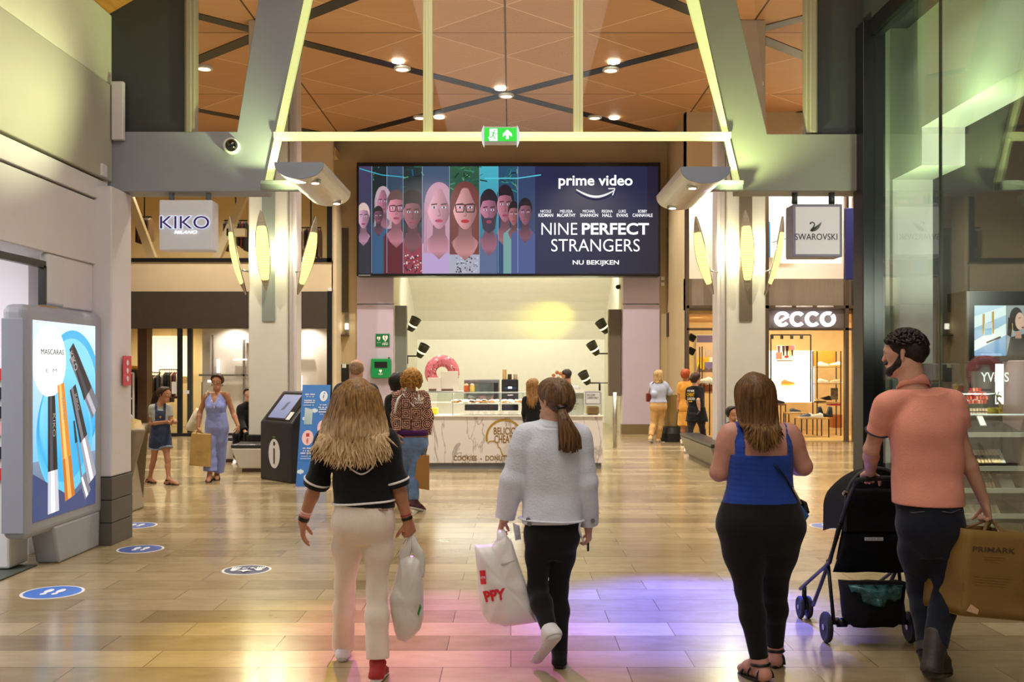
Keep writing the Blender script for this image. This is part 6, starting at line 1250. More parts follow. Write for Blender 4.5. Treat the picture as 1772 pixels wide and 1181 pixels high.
class Body:
    """joints are world points; hands end in five fingers"""
    def __init__(s, J, face=(0, 1, 0), yaw=(0, 1, 0), hs=1.0, b=1.0, male=False, arm=1.0, leg=1.0, hip=1.0, chest=1.0, hands=None, waist=1.0, wid=None, bust=0, fat=1.0, feet=None, fr=.0085):
        s.J = {k: Vector(v) for k, v in J.items()}; s.f = Vector(yaw).normalized(); s.ff = Vector(face).normalized(); s.hs = hs; s.b = b; s.fr = fr
        s.arm, s.leg, s.hip, s.chest, s.waist, s.male, s.bust, s.fat = arm, leg, hip, chest, waist, male, bust, fat
        s.wid = wid; s.hands = hands or {}; s.feet = feet or {}
        s.build()
    def build(s):
        J = s.J; b = s.b; f = s.f
        hc = J['head']; nb = J['neck']; s.u = (Vector((0, 0, 1)) + (hc - nb).normalized() * .35).normalized(); ff = (s.ff - s.u * s.ff.dot(s.u)).normalized(); s.hf = ff; r = ff.cross(s.u).normalized(); s.hr = r; k = s.hs; s.hc = hc; u = s.u
        P = lambda x, y, z: hc + r * (x * k) + ff * (y * k) + u * (z * k)
        s.HP = P
        head = [Prim(P(0, -.025, .03), P(0, .025, .035), .080 * k, .076 * k, r, .95, .03), Prim(P(0, .035, 0), P(0, .045, -.07), .062 * k, .044 * k, None, 1, .03), Prim(P(-.02, .072, -.098), P(.02, .072, -.098), .020 * k, None, None, 1, .03),
                Prim(P(-.045, .0, -.06), P(-.012, .065, -.095), .024 * k, .02 * k, None, 1, .03), Prim(P(.045, .0, -.06), P(.012, .065, -.095), .024 * k, .02 * k, None, 1, .03),
                Prim(P(0, .098, .008), P(0, .112, -.03), .009 * k, .0125 * k, None, 1, .014), Prim(P(-.018, .099, -.062), P(.018, .099, -.062), .0075 * k, None, None, 1, .01), Prim(P(-.03, .092, .022), P(.03, .092, .022), .012 * k, None, None, 1, .015)]
        for q in (-1, 1): head += [Prim(P(q * .079, -.012, .014), P(q * .075, -.004, -.028), .014 * k, .010 * k, r, .5, .008)]
        s.sock = [Prim(P(q * .031, .103, .004), P(q * .031, .103, .004), .013 * k, None, None, 1, .008) for q in (-1, 1)]
        s.head = head
        nr = (.058 if s.male else .047) * (1 + (k - 1) * .5) * (.5 + .5 * s.fat)
        s.neckp = [Prim(P(0, -.018, -.05), nb - Vector((0, 0, .02)), nr, nr * 1.12, None, 1, .03)]
        L, R = J['sL'], J['sR']; hL, hR = J['hL'], J['hR']; sm = (L + R) / 2; hm = (hL + hR) / 2; sr = (R - L); sw = sr.length; sr.normalize(); hw = (hR - hL).length; up = (sm - hm).normalized(); T = (sm - hm).length
        s.sm, s.hm, s.sr, s.up, s.T = sm, hm, sr, up, T; fb = sr.cross(up).normalized(); fb = fb if fb.dot(f) > 0 else -fb; s.fb = fb
        A = lambda t, x, y: hm + up * (t * T) + sr * x + fb * y
        s.A = A; c = s.chest; F_ = s.fat
        cw, ww, pw = s.wid if s.wid else ((.172 * b * c, .150 * b * s.waist, .160 * b * s.hip) if s.male else (.148 * b * c, .130 * b * s.waist, .160 * b * s.hip)); dm = (1.08 if s.male else 1) * b
        s.loft = Loft(hm, up, sr, fb, T, (-.24, -.09, .04, .22, .42, .60, .78, .90, 1.0, 1.08), (pw * .35, pw * .86, pw, pw * .96, ww, (ww + cw) / 2, cw, cw * 1.0, cw * .72, nr * 1.1), [q * dm for q in (.05, .098, .114, .104, .092 * F_, .10, .108, .096, .072, .056)], (-.03, -.028, -.02, -.008, 0, 0, -.005, -.01, -.015, -.02))
        s.torso = [Prim(nb - up * .03, L + up * .0, .050 * b, .044 * b, None, 1, .035), Prim(nb - up * .03, R + up * .0, .050 * b, .044 * b, None, 1, .035), s.loft, Prim(A(.93, 0, -.02), A(.85, 0, -.01), .06 * b, .07 * b, None, 1, .03), Prim(A(.5, -.03, 0), A(.5, .03, 0), .07 * b, None, None, 1, .03), Prim(A(.14, -hw * .30, 0), A(.14, hw * .30, 0), .085 * b, None, None, 1, .03)]
        s.pelvis = [Prim(A(.0, -hw * .4, -.01), A(.0, hw * .4, -.01), .085 * b, None, None, 1, .03)]
        for q in (-1, 1): s.pelvis.append(Prim(A(-.03, q * hw * .46, -.036), A(.03, q * hw * .46, -.034), .078 * b * min(s.hip, 1.15), None, None, 1, .05))
        if s.bust:
            for q in (-1, 1): s.torso.append(Prim(A(.66, q * .068, .075), A(.68, q * .06, .07), .06 * s.bust, None, None, 1, .03))
        s.armp = {}
        for q in 'LR':
            S_, E, Wr = J['s' + q], J['e' + q], J['w' + q]; a = b * s.arm
            s.armp[q] = [Prim(S_ + (sm - S_) * .06, S_ + (E - S_) * .25, .047 * a, .046 * a, None, 1, .03), Prim(S_ + (E - S_) * .15, E, .046 * a, .036 * a, None, 1, .02), Prim(E, E + (Wr - E) * .3, .037 * a, .038 * a, None, 1, .02), Prim(E + (Wr - E) * .3, Wr, .038 * a, .0255 * a ** .5, None, 1, .02)]
        s.legp = {}
        for q in 'LR':
            H, K_, An = J['h' + q], J['k' + q], J['a' + q]; l = b * s.leg; sd = (K_ - H).normalized(); bk = -f
            s.legp[q] = [Prim(H + bk * .018, H + (K_ - H) * .4, .090 * l * s.hip, .074 * l, None, 1, .04), Prim(H + (K_ - H) * .4, K_, .074 * l, .053 * l, None, 1, .03), Prim(K_, K_ + (An - K_) * .32 + bk * .012, .051 * l, .053 * l, None, 1, .03), Prim(K_ + (An - K_) * .32 + bk * .012, An, .053 * l, .035 * l, None, 1, .03)]
        s.footp = {}
        for q in 'LR':
            An = J['a' + q]; toe = J['t' + q] if 't' + q in J else An + f * .17 - Vector((0, 0, An.z - .02)); d = (toe - An); heel = J.get('H' + q)
            if heel is None: heel = An - Vector((d.x, d.y, 0)).normalized() * .045 - Vector((0, 0, min(An.z - .03, .065)))
            s.footp[q] = [Prim(An, heel, .034 * b, .033 * b, None, 1, .02), Prim(An, An + (toe - An) * .6, .034 * b, .026 * b, None, 1, .03), Prim(heel, toe, .03 * b, .021 * b, None, 1, .03), Prim(An + (toe - An) * .6, toe, .036 * b, .026 * b, (0, 0, 1), .7, .02)]
        s.handp = {}
        for q in 'LR':
            d, n, curl, tc = s.hands.get(q, ((s.J['w' + q] - s.J['e' + q]), s.f.cross(Vector((0, 0, 1))) * (1 if q == 'L' else -1), .5, .4)); s.handp[q] = s.hand(s.J['w' + q], Vector(d), Vector(n), curl, tc, q)
    def hand(s, w, d, n, curl, tc, q):
        """d: wrist to knuckles, n: palm normal, curl: finger bend per joint; the thumb leaves the side of the palm"""
        k = .92 * s.hs * (1.1 if s.male else .98); d.normalize(); n = (n - d * n.dot(d)).normalized(); e = d.cross(n) * (1 if q == 'L' else -1)
        if 'thumb' in s.hands and q in s.hands['thumb']:
            if e.dot(Vector(s.hands['thumb'][q])) < 0: e = -e
        s_ = s.fr; out = [Prim(w, w + d * .03 * k, .024 * k, .026 * k, n, .75, .02), Prim(w + d * .035 * k - e * .02 * k, w + d * .08 * k - e * .026 * k, .019 * k, .015 * k, n, .8, .015), Prim(w + d * .035 * k + e * .018 * k, w + d * .085 * k + e * .026 * k, .019 * k, .0155 * k, n, .8, .015), Prim(w + d * .04 * k, w + d * .086 * k, .019 * k, .016 * k, n, .8, .015)]
        for i, (off, L) in enumerate(((.029, .066), (.0095, .076), (-.0095, .071), (-.029, .054))):
            p = w + d * (.088 - .004 * abs(i - 1)) * k + e * off * k; ang = .1
            for j, fr in enumerate((.44, .32, .24)):
                ang += curl * (.75 if j == 0 else 1.0); dd = d * math.cos(ang) + n * math.sin(ang) + e * (off * 1.3 * (1 if j == 0 else .2)); dd.normalize(); p2 = p + dd * L * fr * k
                out.append(Prim(p, p2, s_ * (1.04 - .08 * j), s_ * (.98 - .09 * j), None, 1, .004)); p = p2
        p = w + d * .03 * k + e * .024 * k + n * .006 * k; dd = (e * .75 + d * .6 + n * .35).normalized()
        for j, (L, r_) in enumerate(((.042, 1.35), (.032, 1.15), (.026, 1.0))):
            p2 = p + dd * L * k; out.append(Prim(p, p2, s_ * r_, s_ * r_ * .92, None, 1, .008)); p = p2; dd = (dd + (d * .35 + n * tc - e * tc * .5)).normalized()
        return out
    # ------- sdf groups
    def skin(s, feet=True):
        a = s.torso + s.pelvis + s.neckp
        for q in 'LR': a = a + s.armp[q] + s.legp[q] + (s.footp[q] if feet else s.footp[q][:1])
        g = [Grp(s.head + s.neckp, sub=s.sock, k=.02), Grp(a, k=.02)]
        for q in 'LR': g.append(Grp(s.handp[q] + [s.armp[q][3]], k=.006))
        return g
def grow(ps, e, k=None): return [p.grow(e, k) for p in ps]
def lerp(a, b, t): return Vector(a) + (Vector(b) - Vector(a)) * t
def sleeve(B, q, e, end, extra=0, e2=None):
    """sleeve down the arm; end 0..1 upper arm, 1..2 forearm"""
    S_, E, Wr = B.J['s' + q], B.J['e' + q], B.J['w' + q]; ps = grow(B.armp[q][:2], e, .02)
    if end > 1:
        p = lerp(E, Wr, end - 1); e2 = e if e2 is None else e2; ps += [Prim(E, p + (Wr - E).normalized() * .04, .037 * B.b * B.arm + e + extra, .03 * B.b + e2, None, 1, .02)]; n = (Wr - E).normalized(); cut = (p, n)
    else: p = lerp(S_, E, end); n = (E - S_).normalized(); cut = (p, n)
    return Grp(ps, cuts=[(tuple(p), tuple(n))], k=.02), p, n
def band(B, c, n, r0, w, m, name, parent, flat=None):
    """ribbed cuff or hem ring"""
    n = Vector(n).normalized(); mb = MB(); q = n.to_track_quat('Z', 'Y').to_matrix(); mb.lathe([(r0 * .9, -w / 2), (r0, -w / 2), (r0 * 1.03, 0), (r0, w / 2), (r0 * .9, w / 2)], c=c, n=28, M=q if flat is None else q @ flat); return mb.build(name, m, parent, smooth=False)

# ------- skin, cloth and hair materials
def skin_mat(name, c): return mat('skin_' + name, c, .5, var=.06, vs=30, bump=.04, bs=220, spec=.35)
def cloth(name, c, var=.08, rough=.85, bump=.25, bs=35, vs=14): return mat('cloth_' + name, c, rough, var=var, vs=vs, bump=bump, bs=bs, spec=.25, sheen=.1)
def hair_mat(name, c0, c1, c2=None, stretch=(60, 60, 3)):
    key = 'hair_' + name
    if key in MATS: return MATS[key]
    m = bpy.data.materials.new(key); m.use_nodes = True; nt = m.node_tree; b = nt.nodes['Principled BSDF']; N = nt.nodes.new; L = nt.links.new
    tc = N('ShaderNodeTexCoord'); mp = N('ShaderNodeMapping'); mp.inputs['Scale'].default_value = stretch; L(tc.outputs['Object'], mp.inputs[0]); n = N('ShaderNodeTexNoise'); n.inputs['Scale'].default_value = 1.6; n.inputs['Detail'].default_value = 6; L(mp.outputs[0], n.inputs[0])
    r = N('ShaderNodeValToRGB'); r.color_ramp.elements[0].position = .32; r.color_ramp.elements[1].position = .68; r.color_ramp.elements[0].color = lin(c0) + (1,); r.color_ramp.elements[1].color = lin(c1) + (1,); L(n.outputs[0], r.inputs[0])
    out = r.outputs[0]
    if c2:      # lighter lengths, grown out from the roots
        sp = N('ShaderNodeSeparateXYZ'); L(tc.outputs['Object'], sp.inputs[0]); mr = N('ShaderNodeMapRange'); mr.inputs[1].default_value = c2[1]; mr.inputs[2].default_value = c2[2]; L(sp.outputs[2], mr.inputs[0])
        mx = N('ShaderNodeMix'); mx.data_type = 'RGBA'; L(mr.outputs[0], mx.inputs[0]); L(out, mx.inputs[6]); r2 = N('ShaderNodeValToRGB'); r2.color_ramp.elements[0].position = .3; r2.color_ramp.elements[1].position = .7; r2.color_ramp.elements[0].color = lin(c2[0][0]) + (1,); r2.color_ramp.elements[1].color = lin(c2[0][1]) + (1,); L(n.outputs[0], r2.inputs[0]); L(r2.outputs[0], mx.inputs[7]); out = mx.outputs[2]
    L(out, b.inputs['Base Color']); b.inputs['Roughness'].default_value = .5; b.inputs['Specular IOR Level'].default_value = .3
    bp = N('ShaderNodeBump'); bp.inputs['Strength'].default_value = .35; bp.inputs['Distance'].default_value = .006; L(n.outputs[0], bp.inputs['Height']); L(bp.outputs[0], b.inputs['Normal'])
    MATS[key] = m; return m
def cap_groups(B, e=.010, front=.35, low=-.06, back=0.0):
    """hair close to the skull, open at the face"""
    P = B.HP; k = B.hs
    prims = [Prim(P(0, -.03, .035), P(0, .03, .042), (.080 + e) * k, (.076 + e) * k, B.hr, .97, .03), Prim(P(0, -.055, .0), P(0, -.05, low + .02), (.058 + e) * k, (.042 + e) * k, None, 1, .04)]
    fwd = B.hf; c = [(tuple(P(0, .045, .03)), tuple((fwd * .85 - B.u * .55).normalized())), (tuple(P(0, 0, low)), tuple(-B.u))]
    return Grp(prims, cuts=c, k=.02)
def catmull(pts, n):
    pts = [Vector(p) for p in pts]; P = [pts[0]] + pts + [pts[-1]]; out = []
    for i in range(1, len(P) - 2):
        for j in range(n):
            t = j / n; a, b, c, d = P[i - 1], P[i], P[i + 1], P[i + 2]; out.append(.5 * ((2 * b) + (c - a) * t + (2 * a - 5 * b + 4 * c - d) * t * t + (3 * b - a - 3 * c + d) * t ** 3))
    out.append(P[-2]); return out
def locks(B, n, zend, spread, back, wave=.0, wl=.09, r=.012, ang=(-1.7, 1.7), seed=1, zj=.06, mid=.11, jitter=.5, part=.0, start=.085, e=.018, shoulder=.05, shz=.38, side=.10):
    """strands from the crown over the skull down to zend behind the wearer"""
    R = random.Random(seed); mb = MB(); P = B.HP; k = B.hs; hz = B.hc.z
    for i in range(n):
        th = ang[0] + (ang[1] - ang[0]) * (i + R.random()) / n; layer = R.random()
        sx, cy = math.sin(th), -math.cos(th)          # 0 = straight back
        rad = (.080 + e * (1 - .5 * layer)) * k
        crown = P(part + sx * .02, -.01 + cy * .02, start + .03 * (1 - abs(sx) * .3))
        up1 = P(sx * rad * .72, cy * rad * .85, .085); ear = P(sx * (rad + .004), cy * (rad * 1.12), .02)
        ze = zend + R.uniform(-zj * .5, zj) + side * abs(sx) ** 3; zm = hz - .15 * k
        sw = spread * (.75 + .35 * R.random()); o = Vector((B.hc.x, B.hc.y, 0)); rr = Vector((B.hr.x, B.hr.y, 0)).normalized(); fv = Vector((B.f.x, B.f.y, 0)).normalized()
        rr2 = fv.cross(Vector((0, 0, 1))); bx = Vector((B.J['neck'].x, B.J['neck'].y, 0))
        neck = bx * .5 + o * .5 + rr2 * (sx * (mid * .85)) + fv * (min(cy * mid * .8, -.05) - .012) + Vector((0, 0, zm)); sh = bx + rr2 * (sx * (sw * .8)) - fv * (back * (.8 + .2 * abs(cy)) + .02 * (1 - layer)) + Vector((0, 0, zm - (zm - ze) * shz)); end = bx + rr2 * (sx * sw + R.uniform(-.03, .03) * jitter) - fv * (back + .03 * (1 - layer)) + Vector((0, 0, ze))
        if abs(th) > 1.35: sh = sh + fv * shoulder; end = end + fv * shoulder
        path = catmull([crown, up1, ear, neck, sh, end], 6 if wave else 4); ph = R.uniform(0, 6.28); am = wave * R.uniform(.5, 1.3); m = len(path); rs_ = []
        for j, p in enumerate(path):
            t = j / (m - 1); fade = max(0, t - .25) / .75; d = math.sin(ph + (hz - p.z) / wl * 2 * math.pi * .5) * am * fade; d2 = math.cos(ph * 1.7 + (hz - p.z) / wl * 3.1) * am * .6 * fade
            path[j] = p + rr2 * d - fv * d2; rs_.append(r * R.uniform(.9, 1.1) * (.55 + .6 * math.sin(math.pi * min(1, t * .8 + .12))) * (1 if t < .86 else 1 - (t - .86) * 6.2))
        mb.tube(path, rs_, 6)
    return mb
from mathutils.bvhtree import BVHTree
EYEP = Vector((0, 0, EYE))
def bvh(o):
    org = ORG[o.name]; return BVHTree.FromPolygons([v.co + org for v in o.data.vertices], [tuple(p.vertices) for p in o.data.polygons])
def hit(t, px, py, off=.004):
    d = (W(px, py, 1.0) - EYEP).normalized(); p, n, i, ds = t.ray_cast(EYEP, d)
    if p is None: p, n, i, ds = t.find_nearest(EYEP + d * 5.4)
    return p - d * off
def jp(Y, **k):
    out = {}
    for n, v in k.items(): out[n] = W(v[0], v[1], Y + (v[2] if len(v) > 2 else 0))
    return out
def person(B, sm, base, label, h=.006, cat='person', eyes=False, feet=False):
    o = mesh_obj('person', field_mesh(B.skin(feet), h), sm, origin=Vector((base[0], base[1], 0))); tag(o, label, cat); B.o = o; B.h = h
    if eyes:
        for q in (-1, 1):
            mb = MB(); mb.ball(B.HP(q * .031, .0885, .004), .0125 * B.hs, 12); e = mb.build('eye', mat('eye_white', (226, 222, 216), .2), o, smooth=True)
            mb = MB(); mb.ball(B.HP(q * .031, .0965, .004), .0058 * B.hs, 10); mb.build('iris', mat('iris', (60, 44, 34), .2), e, smooth=True)
            mb = MB(); mb.tube([B.HP(q * .014, .101, .021), B.HP(q * .032, .102, .026), B.HP(q * .05, .09, .02)], .0032 * B.hs, 6); mb.build('eyebrow', mat('eyebrow', (60, 40, 28), .7), o, smooth=True)
        mb = MB(); mb.ball(B.HP(0, .1, -.062), (.02, .008, .0055), 10, M=Matrix([B.hr, B.hf, B.u]).transposed()); mb.build('lips', mat('lips', (176, 96, 90), .4), o, smooth=True)
    return o
def plane(p, n): return (tuple(p), tuple(Vector(n).normalized()))
def top(B, name, m, e, hem, sl=(.5, .5), hem_n=(0, 0, -1), neck=.0, wr=.004, extra=0, seed=1, flare=0, parts=None, cuts=(), k=.02, pelvis=True):
    B.top_e = e; ps = grow(B.torso[:2], e, .025) + [B.loft.grow(e, .03)] + grow(B.torso[3:] + (B.pelvis if pelvis else []), e, .03)
    if flare: ps[2] = ps[2].boxy(flare)
    nk = B.J['neck']; gs = [Grp(ps, cuts=[plane(hem, hem_n), plane(nk + B.u * (.01 + neck), B.u)] + list(cuts), k=k)]; B.cuff = {}
    for q, t in zip('LR', sl):
        if t:
            g, p, n = sleeve(B, q, e, t, extra); g.cuts = list(g.cuts) + [plane(hem, hem_n)] if False else g.cuts; gs.append(g); B.cuff[q] = (p, n)
    return mesh_obj(name, field_mesh(gs + (parts or []), B.h, wr, seed=seed), m, B.o)
def trousers(B, name, m, e, waist, rk, rh, ends=(1, 1), wr=.003, rt=1.0, seed=2, wn=(0, 0, 1), k=.028, pel=None, kw=1.0):
    gs = [Grp(grow(B.pelvis, e, .04) + [B.loft.grow(e if pel is None else pel, .03)], cuts=[plane(waist, wn)], k=.03)]
    for q, t in zip('LR', ends):
        H, K_, A_ = B.J['h' + q], B.J['k' + q], B.J['a' + q]; l = B.b * B.leg; p = lerp(K_, A_, t) if t <= 1.6 else A_
        calf = K_ + (A_ - K_) * .35 - B.f * .012
        ps = [Prim(H - B.f * .02, H + (K_ - H) * .4, .090 * l * B.hip * (.5 + .5 * rt) + e, .076 * l * rt + e, None, 1, .04), Prim(H + (K_ - H) * .4, K_, .074 * l * rt + e, rk, None, 1, .04), Prim(K_, calf, rk, max(rk * kw, rk + (rh - rk) * .35), None, 1, .03), Prim(calf, p + (A_ - K_).normalized() * .05, max(rk * kw, rk + (rh - rk) * .35), rh, None, 1, .03)]
        gs.append(Grp(ps, cuts=[plane(p, A_ - K_), plane(waist, wn)], k=k))
    return mesh_obj(name, field_mesh(gs, B.h, wr, seed=seed, wf=(10, 10, 22)), m, B.o)
def shoes(B, q, m, ms, e=.008, high=.0, name='shoe'):
    heel, toe = Vector(B.footp[q][2].a), Vector(B.footp[q][2].b); d = (toe - heel).normalized(); sd = d.cross(Vector((0, 0, 1))); sd = sd.normalized() if sd.length > .2 else Vector((1, 0, 0)); up = sd.cross(d)
    if up.dot(B.J['a' + q] - heel) < 0: up = -up
    pl = heel - up * .012; an = B.J['a' + q]
    ps = grow(B.footp[q], e); ps[0] = Prim(an + up * high, heel, .036 * B.b + e, .034 * B.b + e, None, 1, .02)
    o = mesh_obj(name, field_mesh([Grp(ps, cuts=[plane(pl, -up), plane(an + (an - heel) * .12 + up * high, (an - heel).normalized())], k=.01)], B.h), m, B.o)
    mesh_obj('sole', field_mesh([Grp(grow(B.footp[q][1:], e + .005), cuts=[plane(pl + up * .002, up), plane(heel - up * .036 * B.b, -up)], k=.005)], B.h), ms, o); return o
def sandal(B, q, m):
    heel, toe = Vector(B.footp[q][2].a), Vector(B.footp[q][2].b); d = (toe - heel).normalized(); up = Vector((0, 0, 1)); sd = d.cross(up).normalized(); up = sd.cross(d); b = B.b
    o = empty('sandal', ORG[B.o.name]); o.location = (0, 0, 0); o.parent = B.o; ORG[o.name] = ORG[B.o.name]
    mb = MB(); c = (heel + toe) / 2; n = 16; L = (toe - heel).length / 2 + .035 * b
    mb.prism([c + d * (L * math.cos(2 * math.pi * i / n)) + sd * (.043 * b * math.sin(2 * math.pi * i / n) * (1 + .15 * math.cos(2 * math.pi * i / n))) - up * .034 * b for i in range(n)], up * .016); mb.build('sole', m, o, bevel=.004)
    for t, r in ((.40, .046), (.72, .044), (-.02, .046)):
        p = lerp(heel, toe, t); mb = MB(); mb.tube([p + sd * (r * b * math.cos(a)) + up * (r * b * math.sin(a) * (1.1 if t < .5 else .8) - .02) for a in [math.pi * i / 10 for i in range(11)]], .0085, 6, flat=.5); mb.build('strap', m, o, smooth=True)
    p = heel + (B.J['a' + q] - heel) * .75; mb = MB(); mb.tube([p + sd * (.043 * b * math.cos(a)) + d * (.043 * b * math.sin(a)) for a in [2 * math.pi * i / 16 for i in range(16)]], .009, 6, close=True); mb.build('ankle_strap', m, o, smooth=True)
def hair_obj(B, m, cap=None, mb=None, name='hair', extra=None, wr=.003):
    mb = mb or MB()
    if cap:
        v, q = field_mesh(cap if isinstance(cap, list) else [cap], B.h, wr, wf=(40, 40, 6)); mb.add([tuple(x) for x in v], [tuple(int(i) for i in f) for f in q])
    return mb.build(name, m, B.o, smooth=True)
def pillow(mb, out, nrm, T, wr=.004, seed=0, rings=(1, .93, .8, .6, .35, .12), steps=6, mi=0, back=1.0):
    R = random.Random(seed); out = [Vector(p) for p in out]; P = []
    for i, p in enumerate(out):
        q = out[(i + 1) % len(out)]
        for j in range(steps): P.append(p + (q - p) * (j / steps))
    c = sum(P, Vector()) / len(P); n = Vector(nrm).normalized(); N_ = len(P); ph = [R.uniform(0, 6.28) for _ in range(8)]
    def wz(p): return wr * (math.sin(p.x * 31 + p.z * 17 + ph[0]) + math.sin(p.x * 67 - p.z * 23 + ph[1]) * .6 + math.sin(p.x * 12 + p.z * 55 + ph[2]) * .5 + math.sin((p.x + p.z) * 110 + ph[3]) * .25)
    V = []; idx = []
    for sgn in (1, -1):
        rows = []
        for s in rings:
            if s == 1 and sgn == -1: rows.append(idx[0][0]); continue
            row = []
            for p in P: v = c + (p - c) * s; row.append(len(V)); V.append(v + n * (sgn * (T / 2 * math.sqrt(max(0, 1 - s ** 3)) * (1 if sgn == 1 else back) + (wz(v) if s < 1 else wz(v) * .5))))
            rows.append(row)
        V.append(c + n * sgn * T / 2); rows.append(len(V) - 1); idx.append(rows)
    fs = []
    for sgn, rows in zip((1, -1), idx):
        for a, b in zip(rows[:-2], rows[1:-1]):
            for i in range(N_): f = (a[i], a[(i + 1) % N_], b[(i + 1) % N_], b[i]); fs.append(f if sgn == 1 else f[::-1])
        a = rows[-2]
        for i in range(N_): f = (a[i], a[(i + 1) % N_], rows[-1]); fs.append(f if sgn == 1 else f[::-1])
    return mb.add(V, fs, mi)
def strap_path(mb, pts, r, n=8, flat=.25): return mb.tube(catmull([Vector(p) for p in pts], 6), r, n, flat=flat)

SK1 = skin_mat('tan', (176, 122, 90)); SK2 = skin_mat('fair', (200, 152, 126)); SK3 = skin_mat('pink', (194, 140, 122)); SK4 = skin_mat('warm', (176, 124, 92))
M_wjean = cloth('white_jeans', (224, 212, 196), .04, .8, .2, 60); M_blk_c = cloth('black', (16, 17, 18), .15); M_legg = cloth('leggings', (13, 13, 15), .1, .9, .15); M_stripe = cloth('stripe', (232, 228, 222), .03)
# ------------------------------------------------------------ 1: long wavy hair, black jacket, white jeans
Y = 5.35
J = jp(Y, head=(617, 697), neck=(617, 747), sL=(566, 762), sR=(668, 762), eL=(547, 838), wL=(524, 903, .05), eR=(687, 838), wR=(705, 900, .02), hL=(605, 905), hR=(655, 905), kL=(597, 1020, .16), kR=(652, 1022, .02), aL=(594, 1112, .42), aR=(654, 1146, -.03))
J['tL'] = J['aL'] + Vector((-.01, .16, -J['aL'].z + .02)); J['tR'] = J['aR'] + Vector((.01, .165, -J['aR'].z + .02))
B = Body(J, b=.94, hip=.92, leg=.92, wid=(.142, .128, .150), hands={'L': ((-.02, .1, -1), (.9, .1, 0), .28, .2), 'R': ((.22, .15, -1), (-.6, .75, -.1), 1.2, .6), 'thumb': {'L': (.3, 1, 0), 'R': (-.8, .5, 0)}})
girl = person(B, SK1, (J['aR'] + J['aL']) / 2, 'young woman with long wavy blonde hair, black jacket and white flared jeans, walking away', h=.0055); G1 = B
trousers(B, 'jeans', M_wjean, .012, W(0, 862, Y), .056, .066, ends=(1.08, .96), wr=.004, rt=1.05)
jk = top(B, 'jacket', M_blk_c, .022, W(617, 874, Y), sl=(1.02, 1.02), hem_n=(-.06, 0, -1), wr=.006, extra=.014, flare=.163)
for q in 'LR': p, n = B.cuff[q]; c_ = band(B, p - n * .008, n, .068, .034, M_blk_c, 'cuff', jk); band(B, p - n * .022, n, .073, .011, M_stripe, 'cuff_stripe', jk)
t = bvh(jk)
def ring_on(tree, y, e, name, m, parent, x0=560, x1=690, slope=0, r=.01, n=40, Yc=None, fl=.5):
    Yc = Yc or Y; c = W((x0 + x1) / 2, y, Yc); pts = []; c0 = c
    for i in range(n):
        a = 2 * math.pi * i / n; d = Vector((math.cos(a), math.sin(a), 0)); o = c + Vector((0, 0, -slope * math.cos(a) * .16)); h_ = tree.ray_cast(o, d)[0]
        if h_ is not None and (h_ - c).length < .205: pts.append(h_ + d * e)
    mb = MB(); mb.tube(pts, r, 8, close=True, flat=fl); return mb.build(name, m, parent, smooth=True)
ring_on(t, 868, .001, 'hem_stripe', M_stripe, jk, 574, 678, -.06, .012)
mb = MB(); pp = [(652, 760), (653, 778), (650, 797), (641, 813), (626, 821), (612, 815), (600, 803), (594, 787)]; mb.tube(catmull([hit(t, x, y, .004) for x, y in pp], 5), .0045, 6); mb.build('back_piping', M_stripe, jk, smooth=True)
HM1 = hair_mat('blonde', (84, 60, 32), (160, 118, 64), (((176, 138, 86), (248, 226, 182)), 1.48, 1.22))
hair_obj(B, HM1, cap_groups(B, .020, low=-.03), locks(B, 460, 1.185, .195, .145, .018, .15, .0085, (-1.62, 1.62), 4, .05, .20, e=.046, shoulder=.0, shz=.3, side=.06))
mb = MB(); p = J['wL']; d = (J['wL'] - J['eL']).normalized(); band(B, p - d * .02, d, .031, .022, M_black, 'watch', girl); 
for i, c in enumerate(((226, 150, 150), (236, 200, 190))): band(B, p - d * (.048 + .014 * i), d, .031, .01, mat('bracelet_%d' % i, c, .5), 'bracelet', girl)
p = J['wR']; d = (J['wR'] - J['eR']).normalized(); band(B, p - d * .01, d, .031, .016, M_black, 'bracelet', girl); band(B, p - d * .03, d, .031, .008, mat('bracelet_red', (150, 50, 60), .5), 'bracelet', girl)
RD = mat('red_suede', (150, 24, 26), .7); shoes(B, 'R', RD, M_plast_w, .006); shoes(B, 'L', M_plast_w, M_plast_w, .006)
lab = hit(bvh(jk), 660, 876); mb = MB(); mb.box(lab.x - .03, lab.x + .035, lab.y - .004, lab.y + .002, lab.z - .028, lab.z - .016); mb.build('belt_label', mat('label_mauve', (150, 110, 104), .6), jk)
# her carrier bag
bag = empty('carrier_bag', W(704, 1113, Y), 'crinkled white plastic carrier bag held by the girl in white jeans', 'bag')
M_bag = mat('bag_plastic', (206, 204, 194), .35, var=.04, bump=.35, bs=16); yb = Y + .03
mb = MB(); pillow(mb, [W(x, y, yb) for x, y in ((693, 966), (706, 962), (716, 962), (727, 968), (733, 1020), (733, 1068), (727, 1090), (712, 1106), (700, 1113), (688, 1108), (682, 1092), (676, 1060), (674, 1035), (684, 1000))], (0, -1, 0), .13, .006, 3); mb.build('body', M_bag, bag, smooth=True)
hk = J['wR'] + Vector((.02, .02, -.085))
for xx, x2 in ((699, 697), (726, 729)): mb = MB(); strap_path(mb, [hk + Vector((0, 0, .0)), W((xx + 712) / 2, 948, yb), W(xx, 966, yb), W(x2, 1000, yb)], [.012, .014, .016, .018, .02, .022, .024, .026, .028, .03, .03, .03, .03, .028, .026, .024, .02, .016, .012][:19], flat=.4); mb.build('handle', M_bag, bag, smooth=True)
mb = MB(); pillow(mb, [W(x, y, yb - .066) for x, y in ((722, 1062), (727, 1045), (729, 1052), (724, 1068))], (0, -1, 0), .006); mb.build('green_print', mat('bag_green', (20, 120, 50), .4), bag)

